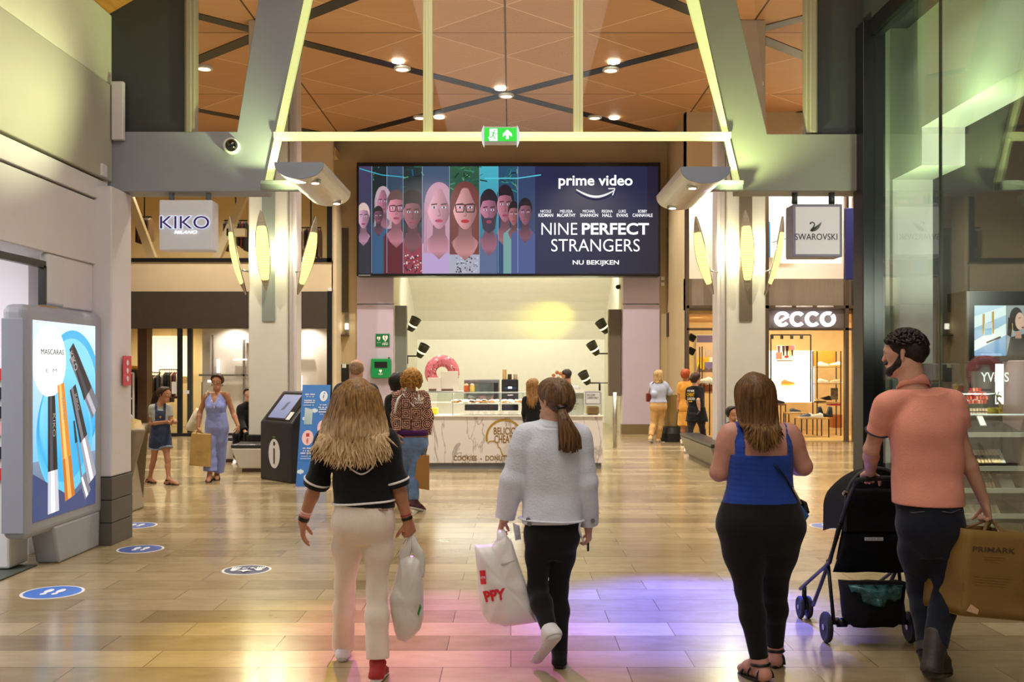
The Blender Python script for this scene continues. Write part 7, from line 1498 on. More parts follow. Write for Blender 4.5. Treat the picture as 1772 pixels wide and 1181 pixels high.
# ------------------------------------------------------------ 2: ponytail, pale denim jacket, black leggings
Y = 5.62
J = jp(Y, head=(960, 693), neck=(957, 738), sL=(910, 756), sR=(1003, 756), eL=(887, 832), wL=(873, 900, .04), eR=(1014, 838), wR=(1018, 912, .06), hL=(933, 925), hR=(977, 925), kL=(930, 1020, -.02), kR=(966, 1020, .03), aL=(951, 1092, -.22), aR=(968, 1126, .02), tL=(928, 1138, -.05))
J['tR'] = J['aR'] + Vector((.01, .165, -J['aR'].z + .02)); J['HL'] = W(958, 1100, Y - .27)
B = Body(J, face=(-.62, .78, -.02), b=.92, hip=.98, leg=.92, hands={'L': ((-.35, .3, -.75), (.5, .1, -.6), .95, .5), 'R': ((.05, .1, -1), (-.8, .3, 0), .7, .5), 'thumb': {'L': (.4, 1, 0), 'R': (-.4, 1, 0)}})
g2 = person(B, SK2, J['aR'], 'young woman with low brown ponytail, pale denim jacket and black leggings, walking away', h=.0055)
trousers(B, 'leggings', M_legg, .006, W(0, 890, Y), .054, .040, ends=(1.02, 1.15), wr=.001, kw=1.1)
M_den = cloth('pale_denim', (206, 212, 222), .05, .85, .4, 90)
jk = top(B, 'jacket', M_den, .030, W(950, 905, Y), sl=(1.93, 1.93), hem_n=(.03, 0, -1), wr=.006, extra=.010, flare=.174, neck=.02, k=.01)
for q in 'LR': p, n = B.cuff[q]; band(B, p - n * .02, n, .058, .045, M_den, 'cuff', jk)
t = bvh(jk); ring_on(t, 898, .002, 'waistband', M_den, jk, 897, 1003, .03, .02, fl=.25)
for x, y in ((914, 900), (874, 904), (1026, 902)): p = hit(t, x, y, .008); mb = MB(); mb.lathe([(.013, -.004), (.013, .004)], c=p, n=14, M=Matrix.Rotation(math.radians(90), 3, 'X')); mb.build('button', mat('button_pewter', (120, 120, 124), .4, .6), jk)
mb = MB(); pillow(mb, [W(x, y, Y + .03) for x, y in ((887, 905), (899, 910), (902, 934), (892, 936))], (0, -1, 0), .012); mb.build('hanging_tab', M_den, jk, smooth=True)
mb = MB(); mb.tube(catmull([W(1004, 905, Y - .1), W(1003, 920, Y - .1), W(1010, 938, Y - .06)], 5), .006, 6); mb.build('drawstring', M_den, jk)
c = Vector(B.J['neck']) + B.u * .03; mb = MB(); mb.tube([c + Vector((math.cos(a) * .075, math.sin(a) * .07 - .01, -.012 + .02 * math.sin(a))) for a in [2 * math.pi * i / 20 for i in range(20)]], .015, 8, close=True); mb.build('collar', M_den, jk, smooth=True)
HM2 = hair_mat('brown', (58, 40, 26), (122, 88, 54))
cap = Grp(cap_groups(B, .014, low=-.045).prims + [Prim(B.HP(.02, -.085, -.01), B.HP(.02, -.09, -.03), .035, .03, None, 1, .03)], cuts=[plane(B.HP(0, .052, .02), B.hf * .9 - B.u * .4), plane(B.HP(0, .0, -.075), -B.u * .8 + B.hf * .5)], k=.02)
mb = MB(); tie = W(971, 705, Y - .105); R = random.Random(5)
for i in range(80):
    a = R.uniform(0, 6.28); rr = R.random() ** .5; e0 = Vector((math.cos(a) * .022 * rr, math.sin(a) * .02 * rr, 0)); sx = math.cos(a) * rr
    pts = [W(965, 690, Y - .06) + e0, tie + e0 * .6, W(977 + 10 * sx, 728, Y - .15 + .02 * math.sin(a)), W(985 + 18 * sx, 755, Y - .15 + .03 * math.sin(a) * rr), W(986 + 20 * sx + R.uniform(-2, 2), 783 + R.uniform(-6, 3) - 4 * abs(sx), Y - .145 + .03 * math.sin(a) * rr)]
    pth = catmull(pts, 5); m_ = len(pth); mb.tube(pth, [.009 * (1 if j < m_ * .75 else 1 - (j - m_ * .75) / (m_ * .25) * .8) for j in range(m_)], 6)
hair_obj(B, HM2, cap, mb)
mb = MB(); mb.tube([tie + Vector((.028 * math.cos(a), .024 * math.sin(a), .005 * math.cos(a))) for a in [2 * math.pi * i / 16 for i in range(16)]], .009, 8, close=True); mb.build('hair_tie', M_black, g2, smooth=True)
M_shw = mat('trainer_white', (216, 216, 218), .5); shoes(B, 'L', M_shw, mat('trainer_sole', (200, 200, 202), .6, var=.05, bump=.6, bs=40), .012); shoes(B, 'R', M_blk_c, M_black, .008)
q = MB(); p = J['wR'] + Vector((.0, .04, -.075)); q.obb(p, (.006, 0, 0), (0, .036, .0), (0, .0, .07)); tag(q.build('mobile_phone', mat('phone_black', (14, 14, 16), .2), bevel=.004), 'dark mobile phone in the right hand of the ponytail girl', 'phone')
# her big bag
bag = empty('shopping_bag', W(875, 1085, 5.55), 'big white plastic bag with red print carried by the ponytail girl', 'bag'); yb = 5.6
M_bag2 = mat('bag_white', (222, 220, 216), .35, var=.03, bump=.35, bs=12)
mb = MB(); pillow(mb, [W(x, y, yb) for x, y in ((821, 944), (852, 943), (862, 930), (874, 925), (886, 938), (898, 975), (910, 1010), (920, 1045), (930, 1078), (905, 1081), (872, 1085), (846, 1079), (834, 1062), (828, 1030), (827, 1000))], (0, -1, 0), .12, .005, 9); b_ = mb.build('body', M_bag2, bag, smooth=True)
hk = J['wL'] + Vector((-.02, .03, -.06)); mb = MB(); strap_path(mb, [hk, W(868, 925, yb), W(872, 945, yb - .02), W(880, 975, yb - .04)], [.02 + .0014 * i for i in range(19)], flat=.5); mb.build('gathered_handle', M_bag2, bag, smooth=True)
tb = bvh(b_); RB = mat('print_red', (206, 28, 40), .4); mb = MB()
def decal(tree, poly, m, name, parent, off=.004, n=6):
    mb = MB(); a, b2, c, d = poly; V = []
    for j in range(n + 1):
        for i in range(n + 1):
            u, v = i / n, j / n; x = (a[0] * (1 - u) + b2[0] * u) * (1 - v) + (d[0] * (1 - u) + c[0] * u) * v; y = (a[1] * (1 - u) + b2[1] * u) * (1 - v) + (d[1] * (1 - u) + c[1] * u) * v; V.append(hit(tree, x, y, off))
    mb.add(V, [(j * (n + 1) + i, j * (n + 1) + i + 1, (j + 1) * (n + 1) + i + 1, (j + 1) * (n + 1) + i) for j in range(n) for i in range(n)]); return mb.build(name, m, parent)
def surf_text(tree, body, poly, m, name, parent, off=.005, bold=0, sub=1):
    """lettering pressed onto a surface: poly = 4 picture corners, top-left clockwise"""
    cu = bpy.data.curves.new('t', 'FONT'); cu.body = body; cu.offset = bold; cu.resolution_u = 3; o = bpy.data.objects.new('t', cu); COL.objects.link(o); bpy.context.view_layer.update()
    me = bpy.data.meshes.new_from_object(o.evaluated_get(bpy.context.evaluated_depsgraph_get())); bpy.data.objects.remove(o)
    bm = bmesh.new(); bm.from_mesh(me); bmesh.ops.triangulate(bm, faces=bm.faces)
    if sub: bmesh.ops.subdivide_edges(bm, edges=bm.edges[:], cuts=sub)
    xs = [v.co.x for v in bm.verts]; ys = [v.co.y for v in bm.verts]; x0, x1, y0, y1 = min(xs), max(xs), min(ys), max(ys); a, b2, c, d = poly; V = []; bm.verts.index_update()
    for v in bm.verts:
        u, w = (v.co.x - x0) / (x1 - x0), 1 - (v.co.y - y0) / (y1 - y0); x = (a[0] * (1 - u) + b2[0] * u) * (1 - w) + (d[0] * (1 - u) + c[0] * u) * w; y = (a[1] * (1 - u) + b2[1] * u) * (1 - w) + (d[1] * (1 - u) + c[1] * u) * w; V.append(hit(tree, x, y, off))
    mb = MB(); mb.add(V, [tuple(v.index for v in f.verts) for f in bm.faces]); bm.free(); bpy.data.meshes.remove(me); return mb.build(name, m, parent)
decal(tb, ((829.5, 988), (840, 987.5), (841.5, 1011.5), (832, 1012)), RB, 'red_tag', bag); surf_text(tb, 'HEMA', ((831.5, 998), (840, 997.5), (840.2, 1002), (831.8, 1002.5)), M_plast_w, 'tag_lettering', bag, .007)
surf_text(tb, 'PPY', ((835, 1024), (874, 1018), (875, 1038), (841, 1043)), RB, 'lettering', bag, .005, .045)

# ------------------------------------------------------------ 3: long straight hair, blue vest, black leggings
Y = 5.38
J = jp(Y, head=(1306, 684), neck=(1310, 738), sL=(1263, 752), sR=(1366, 752), eL=(1244, 818, .03), wL=(1268, 812, .24), eR=(1390, 808, .03), wR=(1362, 806, .24), hL=(1288, 912), hR=(1342, 912), kL=(1295, 1022, 0), kR=(1340, 1018, .12), aL=(1314, 1144, -.02), aR=(1341, 1120, .27))
J['tL'] = J['aL'] + Vector((-.055, .15, -J['aL'].z + .025)); J['tR'] = J['aR'] + Vector((.04, .16, -J['aR'].z + .025))
B = Body(J, b=1.12, hip=1.22, leg=1.1, arm=1.18, chest=1.0, waist=1.08, fat=1.1, wid=(.162, .168, .214), hands={'L': ((.5, .8, .1), (0, .3, 1), .8, .4), 'R': ((-.5, .8, .1), (0, .3, 1), .8, .4)})
w3 = person(B, SK3, (J['aL'] + J['aR']) / 2, 'woman with long straight brown hair in a royal blue vest top and black leggings', h=.006, feet=True)
lg = trousers(B, 'leggings', M_legg, .012, W(0, 868, Y), .070, .043, ends=(.97, .97), wr=.001, rt=1.15, kw=.98, pel=.012)
M_blue = cloth('royal_blue', (30, 62, 148), .06, .8, .2, 40)
zt = W(0, 786, Y); e = .012; cutn = [plane(zt, (0, 0, 1))]
ps = grow(B.torso[2:] + B.pelvis, e, .03); hem = W(1316, 884, Y)
gs = [Grp(ps, cuts=[plane(zt, (0, 0, 1)), plane(hem, (0, 0, -1)), plane(W(1257, 800, Y), (-1, 0, -.1)), plane(W(1374, 800, Y), (1, 0, -.1))][:2], k=.01)]
tp = grow(B.torso, e, .03)
for x, w in ((1274, 7), (1362, 7)):
    x0, x1 = XA(x - w, Y), XA(x + w, Y); gs.append(Grp(tp, cuts=[plane((x0, Y, 0), (-1, 0, 0)), plane((x1, Y, 0), (1, 0, 0)), plane(W(0, 800, Y), (0, 0, -1))], k=.006))
vt = mesh_obj('vest_top', field_mesh(gs, .005, .0025, wf=(4, 4, 40), seed=7), M_blue, w3)
HM3 = hair_mat('light_brown', (56, 38, 22), (120, 84, 44), (((66, 46, 26), (150, 110, 60)), 1.45, 1.3))
hair_obj(B, HM3, cap_groups(B, .008, low=-.02), locks(B, 360, 1.275, .092, .142, .003, .2, .0085, (-1.6, 1.6), 8, .05, .118, e=.024, shoulder=.0, shz=.3, side=.07))
for q in 'LR': sandal(B, q, M_black)
t = bvh(vt); ts = bvh(w3)
mb = MB(); mb.tube(catmull([hit(ts, 1312, 770, .004), hit(ts, 1316, 777, .005), hit(t, 1322, 786, .006), hit(t, 1342, 806, .006), hit(t, 1360, 828, .006), hit(t, 1372, 850, .006), W(1384, 880, Y - .05)], 6), .009, 8, flat=.5)
# her small shoulder bag
hb = empty('shoulder_bag', W(1393, 903, Y), 'small black shoulder bag with blue scarf hanging at the hip of the woman in blue', 'bag')
mb.build('strap', M_black, hb, smooth=True)
mb = MB(); pillow(mb, [W(x, y, Y - .02) for x, y in ((1385, 864), (1393, 868), (1400, 888), (1392, 892), (1384, 888))], (.3, -1, 0), .05); mb.build('pouch', mat('pouch_black', (18, 18, 20), .4), hb, smooth=True)
mb = MB(); pillow(mb, [W(x, y, Y - .05) for x, y in ((1382, 872), (1388, 876), (1400, 893), (1391, 906), (1383, 905))], (.2, -1, 0), .03, .003, 4); mb.build('scarf', cloth('scarf_blue', (40, 96, 150), .3), hb, smooth=True)
mb = MB(); mb.tube(catmull([W(1368, 838, Y - .06), W(1374, 850, Y - .06), W(1381, 862, Y - .05), W(1386, 872, Y - .04)], 4), .006, 6); mb.build('chain', mat('chain_metal', (190, 180, 160), .25, .9), hb)

# ------------------------------------------------------------ 4: man with the pushchair
Y = 5.3
J = jp(Y, head=(1566, 612), neck=(1581, 671), sL=(1532, 703), sR=(1646, 699), eL=(1508, 778, .12), wL=(1506, 818, .40), eR=(1666, 778), wR=(1704, 870, .03), hL=(1583, 910), hR=(1631, 910), kL=(1592, 1022, .16), kR=(1634, 1024, .02), aL=(1600, 1106, .02), aR=(1620, 1116, -.04))
J['aL'] = W(1606, 1105, 5.36); J['aR'] = W(1618, 1118, 5.2); J['tL'] = W(1612, 1168, 5.5); J['tR'] = W(1636, 1150, 5.40); J['HR'] = W(1612, 1160, 5.13)
J['tR'] = W(1634, 1160, 5.36)
B = Body(J, face=(-.8, .6, -.12), b=1.10, male=True, hip=.86, leg=.93, wid=(.176, .160, .164), arm=1.0, hands={'L': ((.1, .9, -.25), (.05, -.25, -1), 1.15, .6), 'R': ((.25, .0, -1), (-1, .15, -.2), 1.35, .8), 'thumb': {'L': (1, .3, 0), 'R': (0, 1, 0)}}, fr=.0095)
man = person(B, SK2, J['aL'], 'tall bearded man in a salmon polo shirt and dark jeans pushing a pushchair', h=.006)
M_jean = cloth('dark_jeans', (17, 21, 34), .3, .85, .3, 50); M_polo = cloth('salmon', (222, 148, 126), .05, .85, .3, 120)
trousers(B, 'jeans', M_jean, .016, W(1606, 866, Y), .064, .060, ends=(1.05, 1.0), wr=.005, wn=(-.05, 0, 1), pel=.010)
po = top(B, 'polo_shirt', M_polo, .016, W(1606, 873, Y), sl=(.60, .52), hem_n=(-.05, 0, -1), wr=.010, extra=.01, flare=.186, neck=-.02, k=.03)
for q in 'LR': p, n = B.cuff[q]; band(B, p - n * .004, n, .066 if q == 'L' else .064, .008, mat('navy_edge', (30, 34, 60), .7), 'sleeve_edge', po)
c = Vector(B.J['neck']) + B.u * .028 - B.f * .006; mb = MB(); n = 28; V = [c + Vector((math.cos(a) * r, math.sin(a) * r * .92 + .004, z - .028 * math.sin(a))) for r, z in ((.060, .012), (.066, .02), (.073, .012), (.088, -.03)) for a in [2 * math.pi * i / n for i in range(n)]]; mb.add(V, [(j * n + i, j * n + (i + 1) % n, (j + 1) * n + (i + 1) % n, (j + 1) * n + i) for j in range(3) for i in range(n)]); mb.build('collar', M_polo, po, smooth=True).modifiers.new('t', 'SOLIDIFY').thickness = .005
HMd = hair_mat('dark', (20, 14, 12), (46, 34, 28), stretch=(30, 30, 30))
R = random.Random(2); mb = MB()
for i in range(260):
    th = R.uniform(-2.5, 2.5); el = R.uniform(.25, 1.5); d = Vector((math.sin(th) * math.cos(el), -math.cos(th) * math.cos(el), math.sin(el)))
    p0 = B.HP(d.x * .078, d.y * .092 - .004, .03 + d.z * .078); nn = (B.hr * d.x + B.hf * d.y + B.u * d.z).normalized(); tt = nn.cross(Vector((R.uniform(-1, 1), R.uniform(-1, 1), R.uniform(-1, 1)))).normalized()
    mb.tube(catmull([p0, p0 + nn * .018 + tt * .006, p0 + nn * .026 + tt * .02, p0 + nn * .02 + tt * .032], 3), [.008, .0085, .008, .008, .0075, .007, .0065, .006, .005, .004][:10], 5)
hair_obj(B, HMd, Grp(cap_groups(B, .006, low=-.05).prims, cuts=[plane(B.HP(0, .05, .03), B.hf * .8 - B.u * .5), plane(B.HP(0, 0, -.055), -B.u)], k=.02), mb)
P = B.HP; mesh_obj('beard', field_mesh([Grp([Prim(P(-.052, .02, -.05), P(-.03, .066, -.09), .02, .022, None, 1, .02), Prim(P(.052, .02, -.05), P(.03, .066, -.09), .02, .022, None, 1, .02), Prim(P(-.022, .08, -.098), P(.022, .08, -.098), .024, None, None, 1, .02), Prim(P(-.02, .098, -.05), P(.02, .098, -.05), .008, None, None, 1, .01), Prim(P(-.062, .005, -.01), P(-.055, .018, -.05), .014, .018, None, 1, .02), Prim(P(.062, .005, -.01), P(.055, .018, -.05), .014, .018, None, 1, .02)], k=.01)], .004, .0015, (80, 80, 80)), HMd, man)
M_boot = mat('boot_leather', (40, 34, 26), .6, var=.2, bump=.3, bs=40); 
for q in 'LR': shoes(B, q, M_boot, M_black, .014, .06, 'boot')
t = bvh(bpy.data.objects[[c_.name for c_ in man.children if c_.name.startswith('jeans')][0]])
for pp in (((1556, 882), (1580, 888), (1600, 886)), ((1630, 886), (1646, 888), (1662, 882))): mb = MB(); mb.tube([hit(t, x, y, .003) for x, y in pp], .004, 6); mb.build('pocket_seam', mat('seam_thread', (70, 66, 70), .8), [c_ for c_ in man.children if c_.name.startswith('jeans')][0])
# paper bag
bag = empty('paper_bag', W(1720, 1075, 5.25), 'big brown paper shopping bag with dark lettering in the right hand of the man', 'bag')
M_kr = mat('kraft_paper', (128, 96, 40), .75, var=.06, bump=.3, bs=10)
def Wb(x, y, dy): return W(x, y, 5.12 + dy)
f4 = [(1663, 1066), (1790, 1076), (1786, 925), (1673, 916)]; k4 = [(1652, 1052), (1772, 1060), (1770, 918), (1660, 920)]
mb = MB(); fr_ = [Wb(x, y, 0) for x, y in f4]; bk_ = [Wb(x, y, 0) + Vector((-.10, .24, -.0)) for x, y in f4]
NX, NZ = 10, 10
def side(A, B_, C_, D_, amp, sd):
    R = random.Random(sd); V = []; n = (B_ - A).cross(D_ - A).normalized()
    for j in range(NZ + 1):
        for i in range(NX + 1):
            u, v = i / NX, j / NZ; p = (A * (1 - u) + B_ * u) * (1 - v) + (D_ * (1 - u) + C_ * u) * v; w = math.sin(math.pi * u) * math.sin(math.pi * min(v, .999)); V.append(p + n * amp * w * (math.sin(9 * v + 3 * u) + R.uniform(-.3, .3)) - n * .018 * math.exp(-((v - .26 + .06 * u) / .03) ** 2) * (1 if amp else 0))
    mb.add(V, [(j * (NX + 1) + i, j * (NX + 1) + i + 1, (j + 1) * (NX + 1) + i + 1, (j + 1) * (NX + 1) + i) for j in range(NZ) for i in range(NX)])
side(fr_[0], fr_[1], fr_[2], fr_[3], .008, 1); side(bk_[1], bk_[0], bk_[3], bk_[2], .006, 2); side(bk_[0], fr_[0], fr_[3], bk_[3], .012, 3); side(fr_[1], bk_[1], bk_[2], fr_[2], .01, 4); mb.poly([fr_[0], bk_[0], bk_[1], fr_[1]])
bo_ = mb.build('body', M_kr, bag, smooth=True); sd_ = bo_.modifiers.new('paper', 'SOLIDIFY'); sd_.thickness = .003
hk = J['wR'] + Vector((.03, .0, -.095))
for dx, dy, x0, x1 in ((0, .01, 1703, 1742), (-.05, .2, 1712, 1752)):
    a0, a1 = Wb(x0, 922, 0) + Vector((dx, dy, -.02)), Wb(x1, 926, 0) + Vector((dx, dy, -.02)); mb = MB(); mb.tube(catmull([a0, lerp(a0, hk, .75) + Vector((-.01, 0, 0)), hk, lerp(a1, hk, .75) + Vector((.01, 0, 0)), a1], 5), .009, 6, flat=.6); mb.build('handle', mat('kraft_handle', (122, 88, 34), .8), bag, smooth=True)
tb = bvh(bo_); M_pr = mat('kraft_print', (70, 52, 24), .7)
surf_text(tb, 'PRIMARK', ((1684, 946), (1758, 950), (1757, 959), (1683, 955)), M_pr, 'lettering', bag, .005, .01)
for i in range(3): decal(tb, ((1700 + 3 * i, 962 + 4.4 * i), (1740 - 5 * i, 964 + 4.4 * i), (1740 - 5 * i, 965.6 + 4.4 * i), (1700 + 3 * i, 963.6 + 4.4 * i)), mat('kraft_print_faint', (134, 100, 42), .7), 'small_print', bag)
for i in range(4): decal(tb, ((1686, 996 + 4.6 * i), (1752 - 4 * i, 1001 + 4.6 * i), (1752 - 4 * i, 1002.6 + 4.6 * i), (1686, 997.6 + 4.6 * i)), MATS['kraft_print_faint'], 'small_print', bag)
decal(tb, ((1672, 1058), (1680, 1046), (1694, 1056), (1692, 1064)), mat('torn_patch', (206, 170, 130), .8), 'torn_patch', bag)
mb = MB(); strap_path(mb, [hk, hk + Vector((.03, -.02, -.05)), hk + Vector((.05, -.03, -.12))], [.012] * 6 + [.016] * 7, flat=.3); tag(mb.build('plastic_wrapper', mat('wrapper', (206, 206, 204), .3), smooth=True), 'thin whitish plastic wrapper hanging from the hand with the paper bag', 'wrapper')

# ------------------------------------------------------------ pushchair
pc = empty('pushchair', (2.22, 6.3, 0), 'black pushchair with hood and teal lined basket pushed by the man', 'pushchair')
M_fab = mat('pushchair_fabric', (13, 14, 17), .85, var=.15, vs=14, bump=.3, bs=60, spec=.2); M_tube = mat('pushchair_tube', (30, 30, 34), .3, .5); M_tyre = mat('tyre', (26, 26, 28), .7); X0, X1, Xc = 1.99, 2.47, 2.225
mb = MB(); V = []; n, m = 22, 10; cz = .835
for j in range(m + 1):
    t = j / m
    for i in range(n + 1):
        a = math.pi * i / n; rx = .19; rz = .265 - .05 * t ** 2; V.append((Xc - rx * math.cos(a) * (1 - .06 * t), 5.98 + .46 * t, cz + (rz * math.sin(a) ** .75 - (.12 if i in (0, n) else 0)) - .07 * t * t))
fs = [(j * (n + 1) + i, j * (n + 1) + i + 1, (j + 1) * (n + 1) + i + 1, (j + 1) * (n + 1) + i) for j in range(m) for i in range(n)]; mb.add(V, fs); mb.poly(V[:n + 1]); hd = mb.build('hood', M_fab, pc, smooth=False); hd.modifiers.new('t', 'SOLIDIFY').thickness = .008
mb = MB(); rim = V[:n + 1]; mb.tube([Vector(p) + Vector((0, -.004, 0)) for p in rim], .011, 8); mb.build('hood_piping', mat('piping_dark', (44, 46, 52), .6), pc, smooth=True)
mb = MB(); mb.lathe([(.018, -.01), (.018, .006), (.009, .008)], c=(2.035, 5.97, .945), n=18, M=Matrix.Rotation(math.radians(90), 3, 'X')); mb.build('hood_rivet', M_chrome, pc)
bk = [(2.05, 5.95, .98), (2.40, 5.95, .98), (2.43, 6.10, .52), (2.02, 6.10, .52)]
mb = MB(); pillow(mb, bk, (0, -1, -.3), .06, .006, 3); mb.build('backrest', M_fab, pc, smooth=True)
mb = MB(); pillow(mb, [(2.03, 5.99, .70), (2.42, 5.99, .70), (2.44, 6.10, .44), (2.00, 6.10, .44)], (0, -1, -.3), .06, .008, 5); mb.build('back_pocket', M_fab, pc, smooth=True)
mb = MB(); mb.box(2.14, 2.25, 5.935, 5.945, .665, .685); mb.build('brand_patch', mat('patch_grey', (170, 174, 178), .5, var=.4, vs=120), pc)
mb = MB(); pillow(mb, [(2.03, 6.02, .40), (2.42, 6.02, .40), (2.40, 6.02, .16), (2.34, 6.02, .12), (2.10, 6.02, .12), (2.05, 6.02, .16)], (0, -1, 0), .16, .008, 8, back=3); mb.build('basket', M_fab, pc, smooth=True)
mb = MB(); pillow(mb, [(2.05, 5.97, .39), (2.38, 5.97, .39), (2.37, 5.97, .30), (2.28, 5.97, .255), (2.15, 5.97, .27), (2.07, 5.97, .31)], (0, -1, 0), .09, .016, 11); mb.build('basket_lining', mat('teal_lining', (46, 92, 92), .25, .1, var=.85, vs=16, bump=1, bs=20), pc, smooth=True)
for x, sx in ((2.0, -1), (2.44, 1)):
    xi = x - sx * .02; mb = MB(); mb.tube(catmull([(xi, 5.76, 1.03), (xi, 5.93, .86), (x, 6.15, .52), (x - .0, 6.5, .14)], 5), .013, 8); mb.build('push_tube', M_tube, pc, smooth=True)
    mb = MB(); mb.tube([(x, 6.2, .5), (x, 6.08, .12)], .012, 8); mb.tube([(x, 6.2, .5), (x, 6.74, .18)], .011, 8) if False else None; mb.build('rear_strut', M_tube, pc, smooth=True)
    mb = MB(); mb.tube([(x, 5.98, .76), (x + sx * .012, 6.12, .5), (x + sx * .02, 6.72, .2)], .012, 8); mb.build('front_strut', M_tube, pc, smooth=True)
mb = MB(); mb.tube(catmull([(2.02, 5.76, 1.03), (2.03, 5.71, 1.06), (2.22, 5.70, 1.07), (2.41, 5.71, 1.06), (2.42, 5.76, 1.03)], 5), .015, 10); mb.build('handle', mat('foam_grip', (24, 24, 26), .8), pc, smooth=True)
mb = MB(); mb.tube([(1.99, 6.12, .125), (2.47, 6.12, .125)], .016, 8); mb.tube([(2.03, 6.12, .125), (2.09, 6.12, .125)], .03, 10) ; mb.build('rear_axle', M_tube, pc, smooth=True)
def wheel(x, y, r, w=.035):
    M_ = Matrix.Rotation(math.radians(90), 3, 'Y'); mb = MB(); mb.lathe([(r * .62, -w * .4), (r * .9, -w / 2), (r, -w * .25), (r, w * .25), (r * .9, w / 2), (r * .62, w * .4)], c=(x, y, r), n=28, M=M_); o = mb.build('wheel', M_tyre, pc, smooth=False)
    mb = MB(); mb.lathe([(r * .6, -w * .3), (r * .6, w * .3)], c=(x, y, r), n=20, M=M_); mb.build('rim', mat('rim_grey', (58, 58, 62), .4), o); mb = MB(); mb.lathe([(r * .2, -w * .6), (r * .2, w * .6)], c=(x, y, r), n=14, M=M_); mb.build('hub', M_chrome, o)
for x in (1.965, 2.485): wheel(x, 6.12, .095)
for x in (2.00, 2.45): wheel(x - .02, 6.72, .075, .028); wheel(x + .035, 6.72, .075, .028)
for x in (2.0, 2.45): mb = MB(); mb.tube([(x + .007, 6.72, .22), (x + .007, 6.72, .06)], .016, 8); mb.build('caster_post', M_tube, pc, smooth=True)
# ================================================================ people further back
# ------------------------------------------------------------ 5: curly hair, patterned jacket
def pattern_mat():
    m = bpy.data.materials.new('patterned_jacket'); m.use_nodes = True; nt = m.node_tree; b = nt.nodes['Principled BSDF']; N = nt.nodes.new; L = nt.links.new
    tc = N('ShaderNodeTexCoord'); sp = N('ShaderNodeSeparateXYZ'); L(tc.outputs['Object'], sp.inputs[0])
    def op(o, a, c=None):
        n = N('ShaderNodeMath'); n.operation = o
        for i, x in enumerate((a, c)):
            if isinstance(x, (int, float)): n.inputs[i].default_value = x
            elif x is not None: L(x, n.inputs[i])
        return n.outputs[0]
    u, v = op('DIVIDE', sp.outputs[0], .125), op('DIVIDE', sp.outputs[2], .125); fu, fv = op('SUBTRACT', op('FRACT', op('ADD', u, 50.3)), .5), op('SUBTRACT', op('FRACT', op('ADD', v, 50.1)), .5)
    wn = N('ShaderNodeTexWhiteNoise'); wn.noise_dimensions = '2D'; cb = N('ShaderNodeCombineXYZ'); L(op('FLOOR', op('ADD', u, 50.3)), cb.inputs[0]); L(op('FLOOR', op('ADD', v, 50.1)), cb.inputs[1]); L(cb.outputs[0], wn.inputs[0])
    rad = op('SQRT', op('ADD', op('MULTIPLY', fu, fu), op('MULTIPLY', fv, fv))); sq = op('MAXIMUM', op('ABSOLUTE', fu), op('ABSOLUTE', fv)); pick = op('GREATER_THAN', wn.outputs[0], .5)
    d = op('ADD', op('MULTIPLY', rad, pick), op('MULTIPLY', sq, op('SUBTRACT', 1.0, pick))); s = op('SINE', op('ADD', op('MULTIPLY', d, 38.0), op('MULTIPLY', wn.outputs[0], 6.0))); no = N('ShaderNodeTexNoise'); no.inputs['Scale'].default_value = 30; L(tc.outputs['Object'], no.inputs[0])
    r = N('ShaderNodeValToRGB'); L(op('ADD', op('MULTIPLY', s, .4), no.outputs[0]), r.inputs[0]); e = r.color_ramp.elements; e[0].position = .25; e[0].color = lin((44, 18, 26)) + (1,); e[1].position = .85; e[1].color = lin((226, 178, 150)) + (1,); x = e.new(.5); x.color = lin((108, 56, 52)) + (1,)
    L(r.outputs[0], b.inputs['Base Color']); b.inputs['Roughness'].default_value = .8; return m
Y = 11.8
J = jp(Y, head=(712, 656), neck=(711, 680), sL=(690, 687), sR=(732, 687), eL=(686, 722), wL=(690, 752, -.1), eR=(740, 722), wR=(737, 756, -.02), hL=(704, 768), hR=(723, 768), kL=(702, 824, .12), kR=(716, 822, -.02), aL=(703, 866, .3), aR=(717, 866, -.12))
J['tR'] = J['aR'] + Vector((.09, .16, -J['aR'].z + .02)); J['tL'] = J['aL'] + Vector((0, .17, -J['aL'].z + .02))
B = Body(J, b=1.06, hip=1.05, hs=1.02, hands={'R': ((.05, .1, -1), (-1, .1, 0), 1.2, .6), 'thumb': {'R': (0, 1, 0)}}); p4 = person(B, SK2, J['aR'], 'woman with short curly blonde hair and brown patterned jacket at the counter queue', h=.009)
trousers(B, 'jeans', cloth('mid_jeans', (104, 132, 172), .2), .014, W(712, 757, Y), .064, .052, ends=(1.0, 1.0), wr=.006)
jk = top(B, 'jacket', pattern_mat(), .028, W(712, 752, Y), sl=(1.9, 1.9), wr=.005, extra=.012, flare=.185, neck=.01)
M_pur = cloth('purple_rib', (72, 22, 84), .1); t = bvh(jk); ring_on(t, 749, -.008, 'hem_rib', M_pur, jk, 690, 735, 0, .036, fl=1)
mb = MB(); mb.tube([hit(t, x, y, .004) for x, y in ((704, 674), (697, 682), (689, 690), (685, 702), (683, 716))], .02, 6, flat=.4); mb.build('white_stripe', M_stripe, jk, smooth=True)
mb = MB()
for k, (dx, dy) in enumerate(((-7, 3), (0, -2), (7, 3))): pillow(mb, [hit(t, 725 + x, 690 + y, .006) for x, y in ((dx * .25 - 1, 4), (dx * .9 - 2, dy - 3), (dx, dy - 6), (dx * .9 + 2, dy - 2), (dx * .25 + 1, 4))], (0, -1, 0), .004, 0, steps=2)
mb.build('leaf_emblem', M_stripe, jk); mb = MB()
for i in range(2): mb.tube([hit(t, 718, 696 + i * 2, .005), hit(t, 732, 696 + i * 2, .005)], .005, 5)
mb.build('emblem_bars', M_stripe, jk)
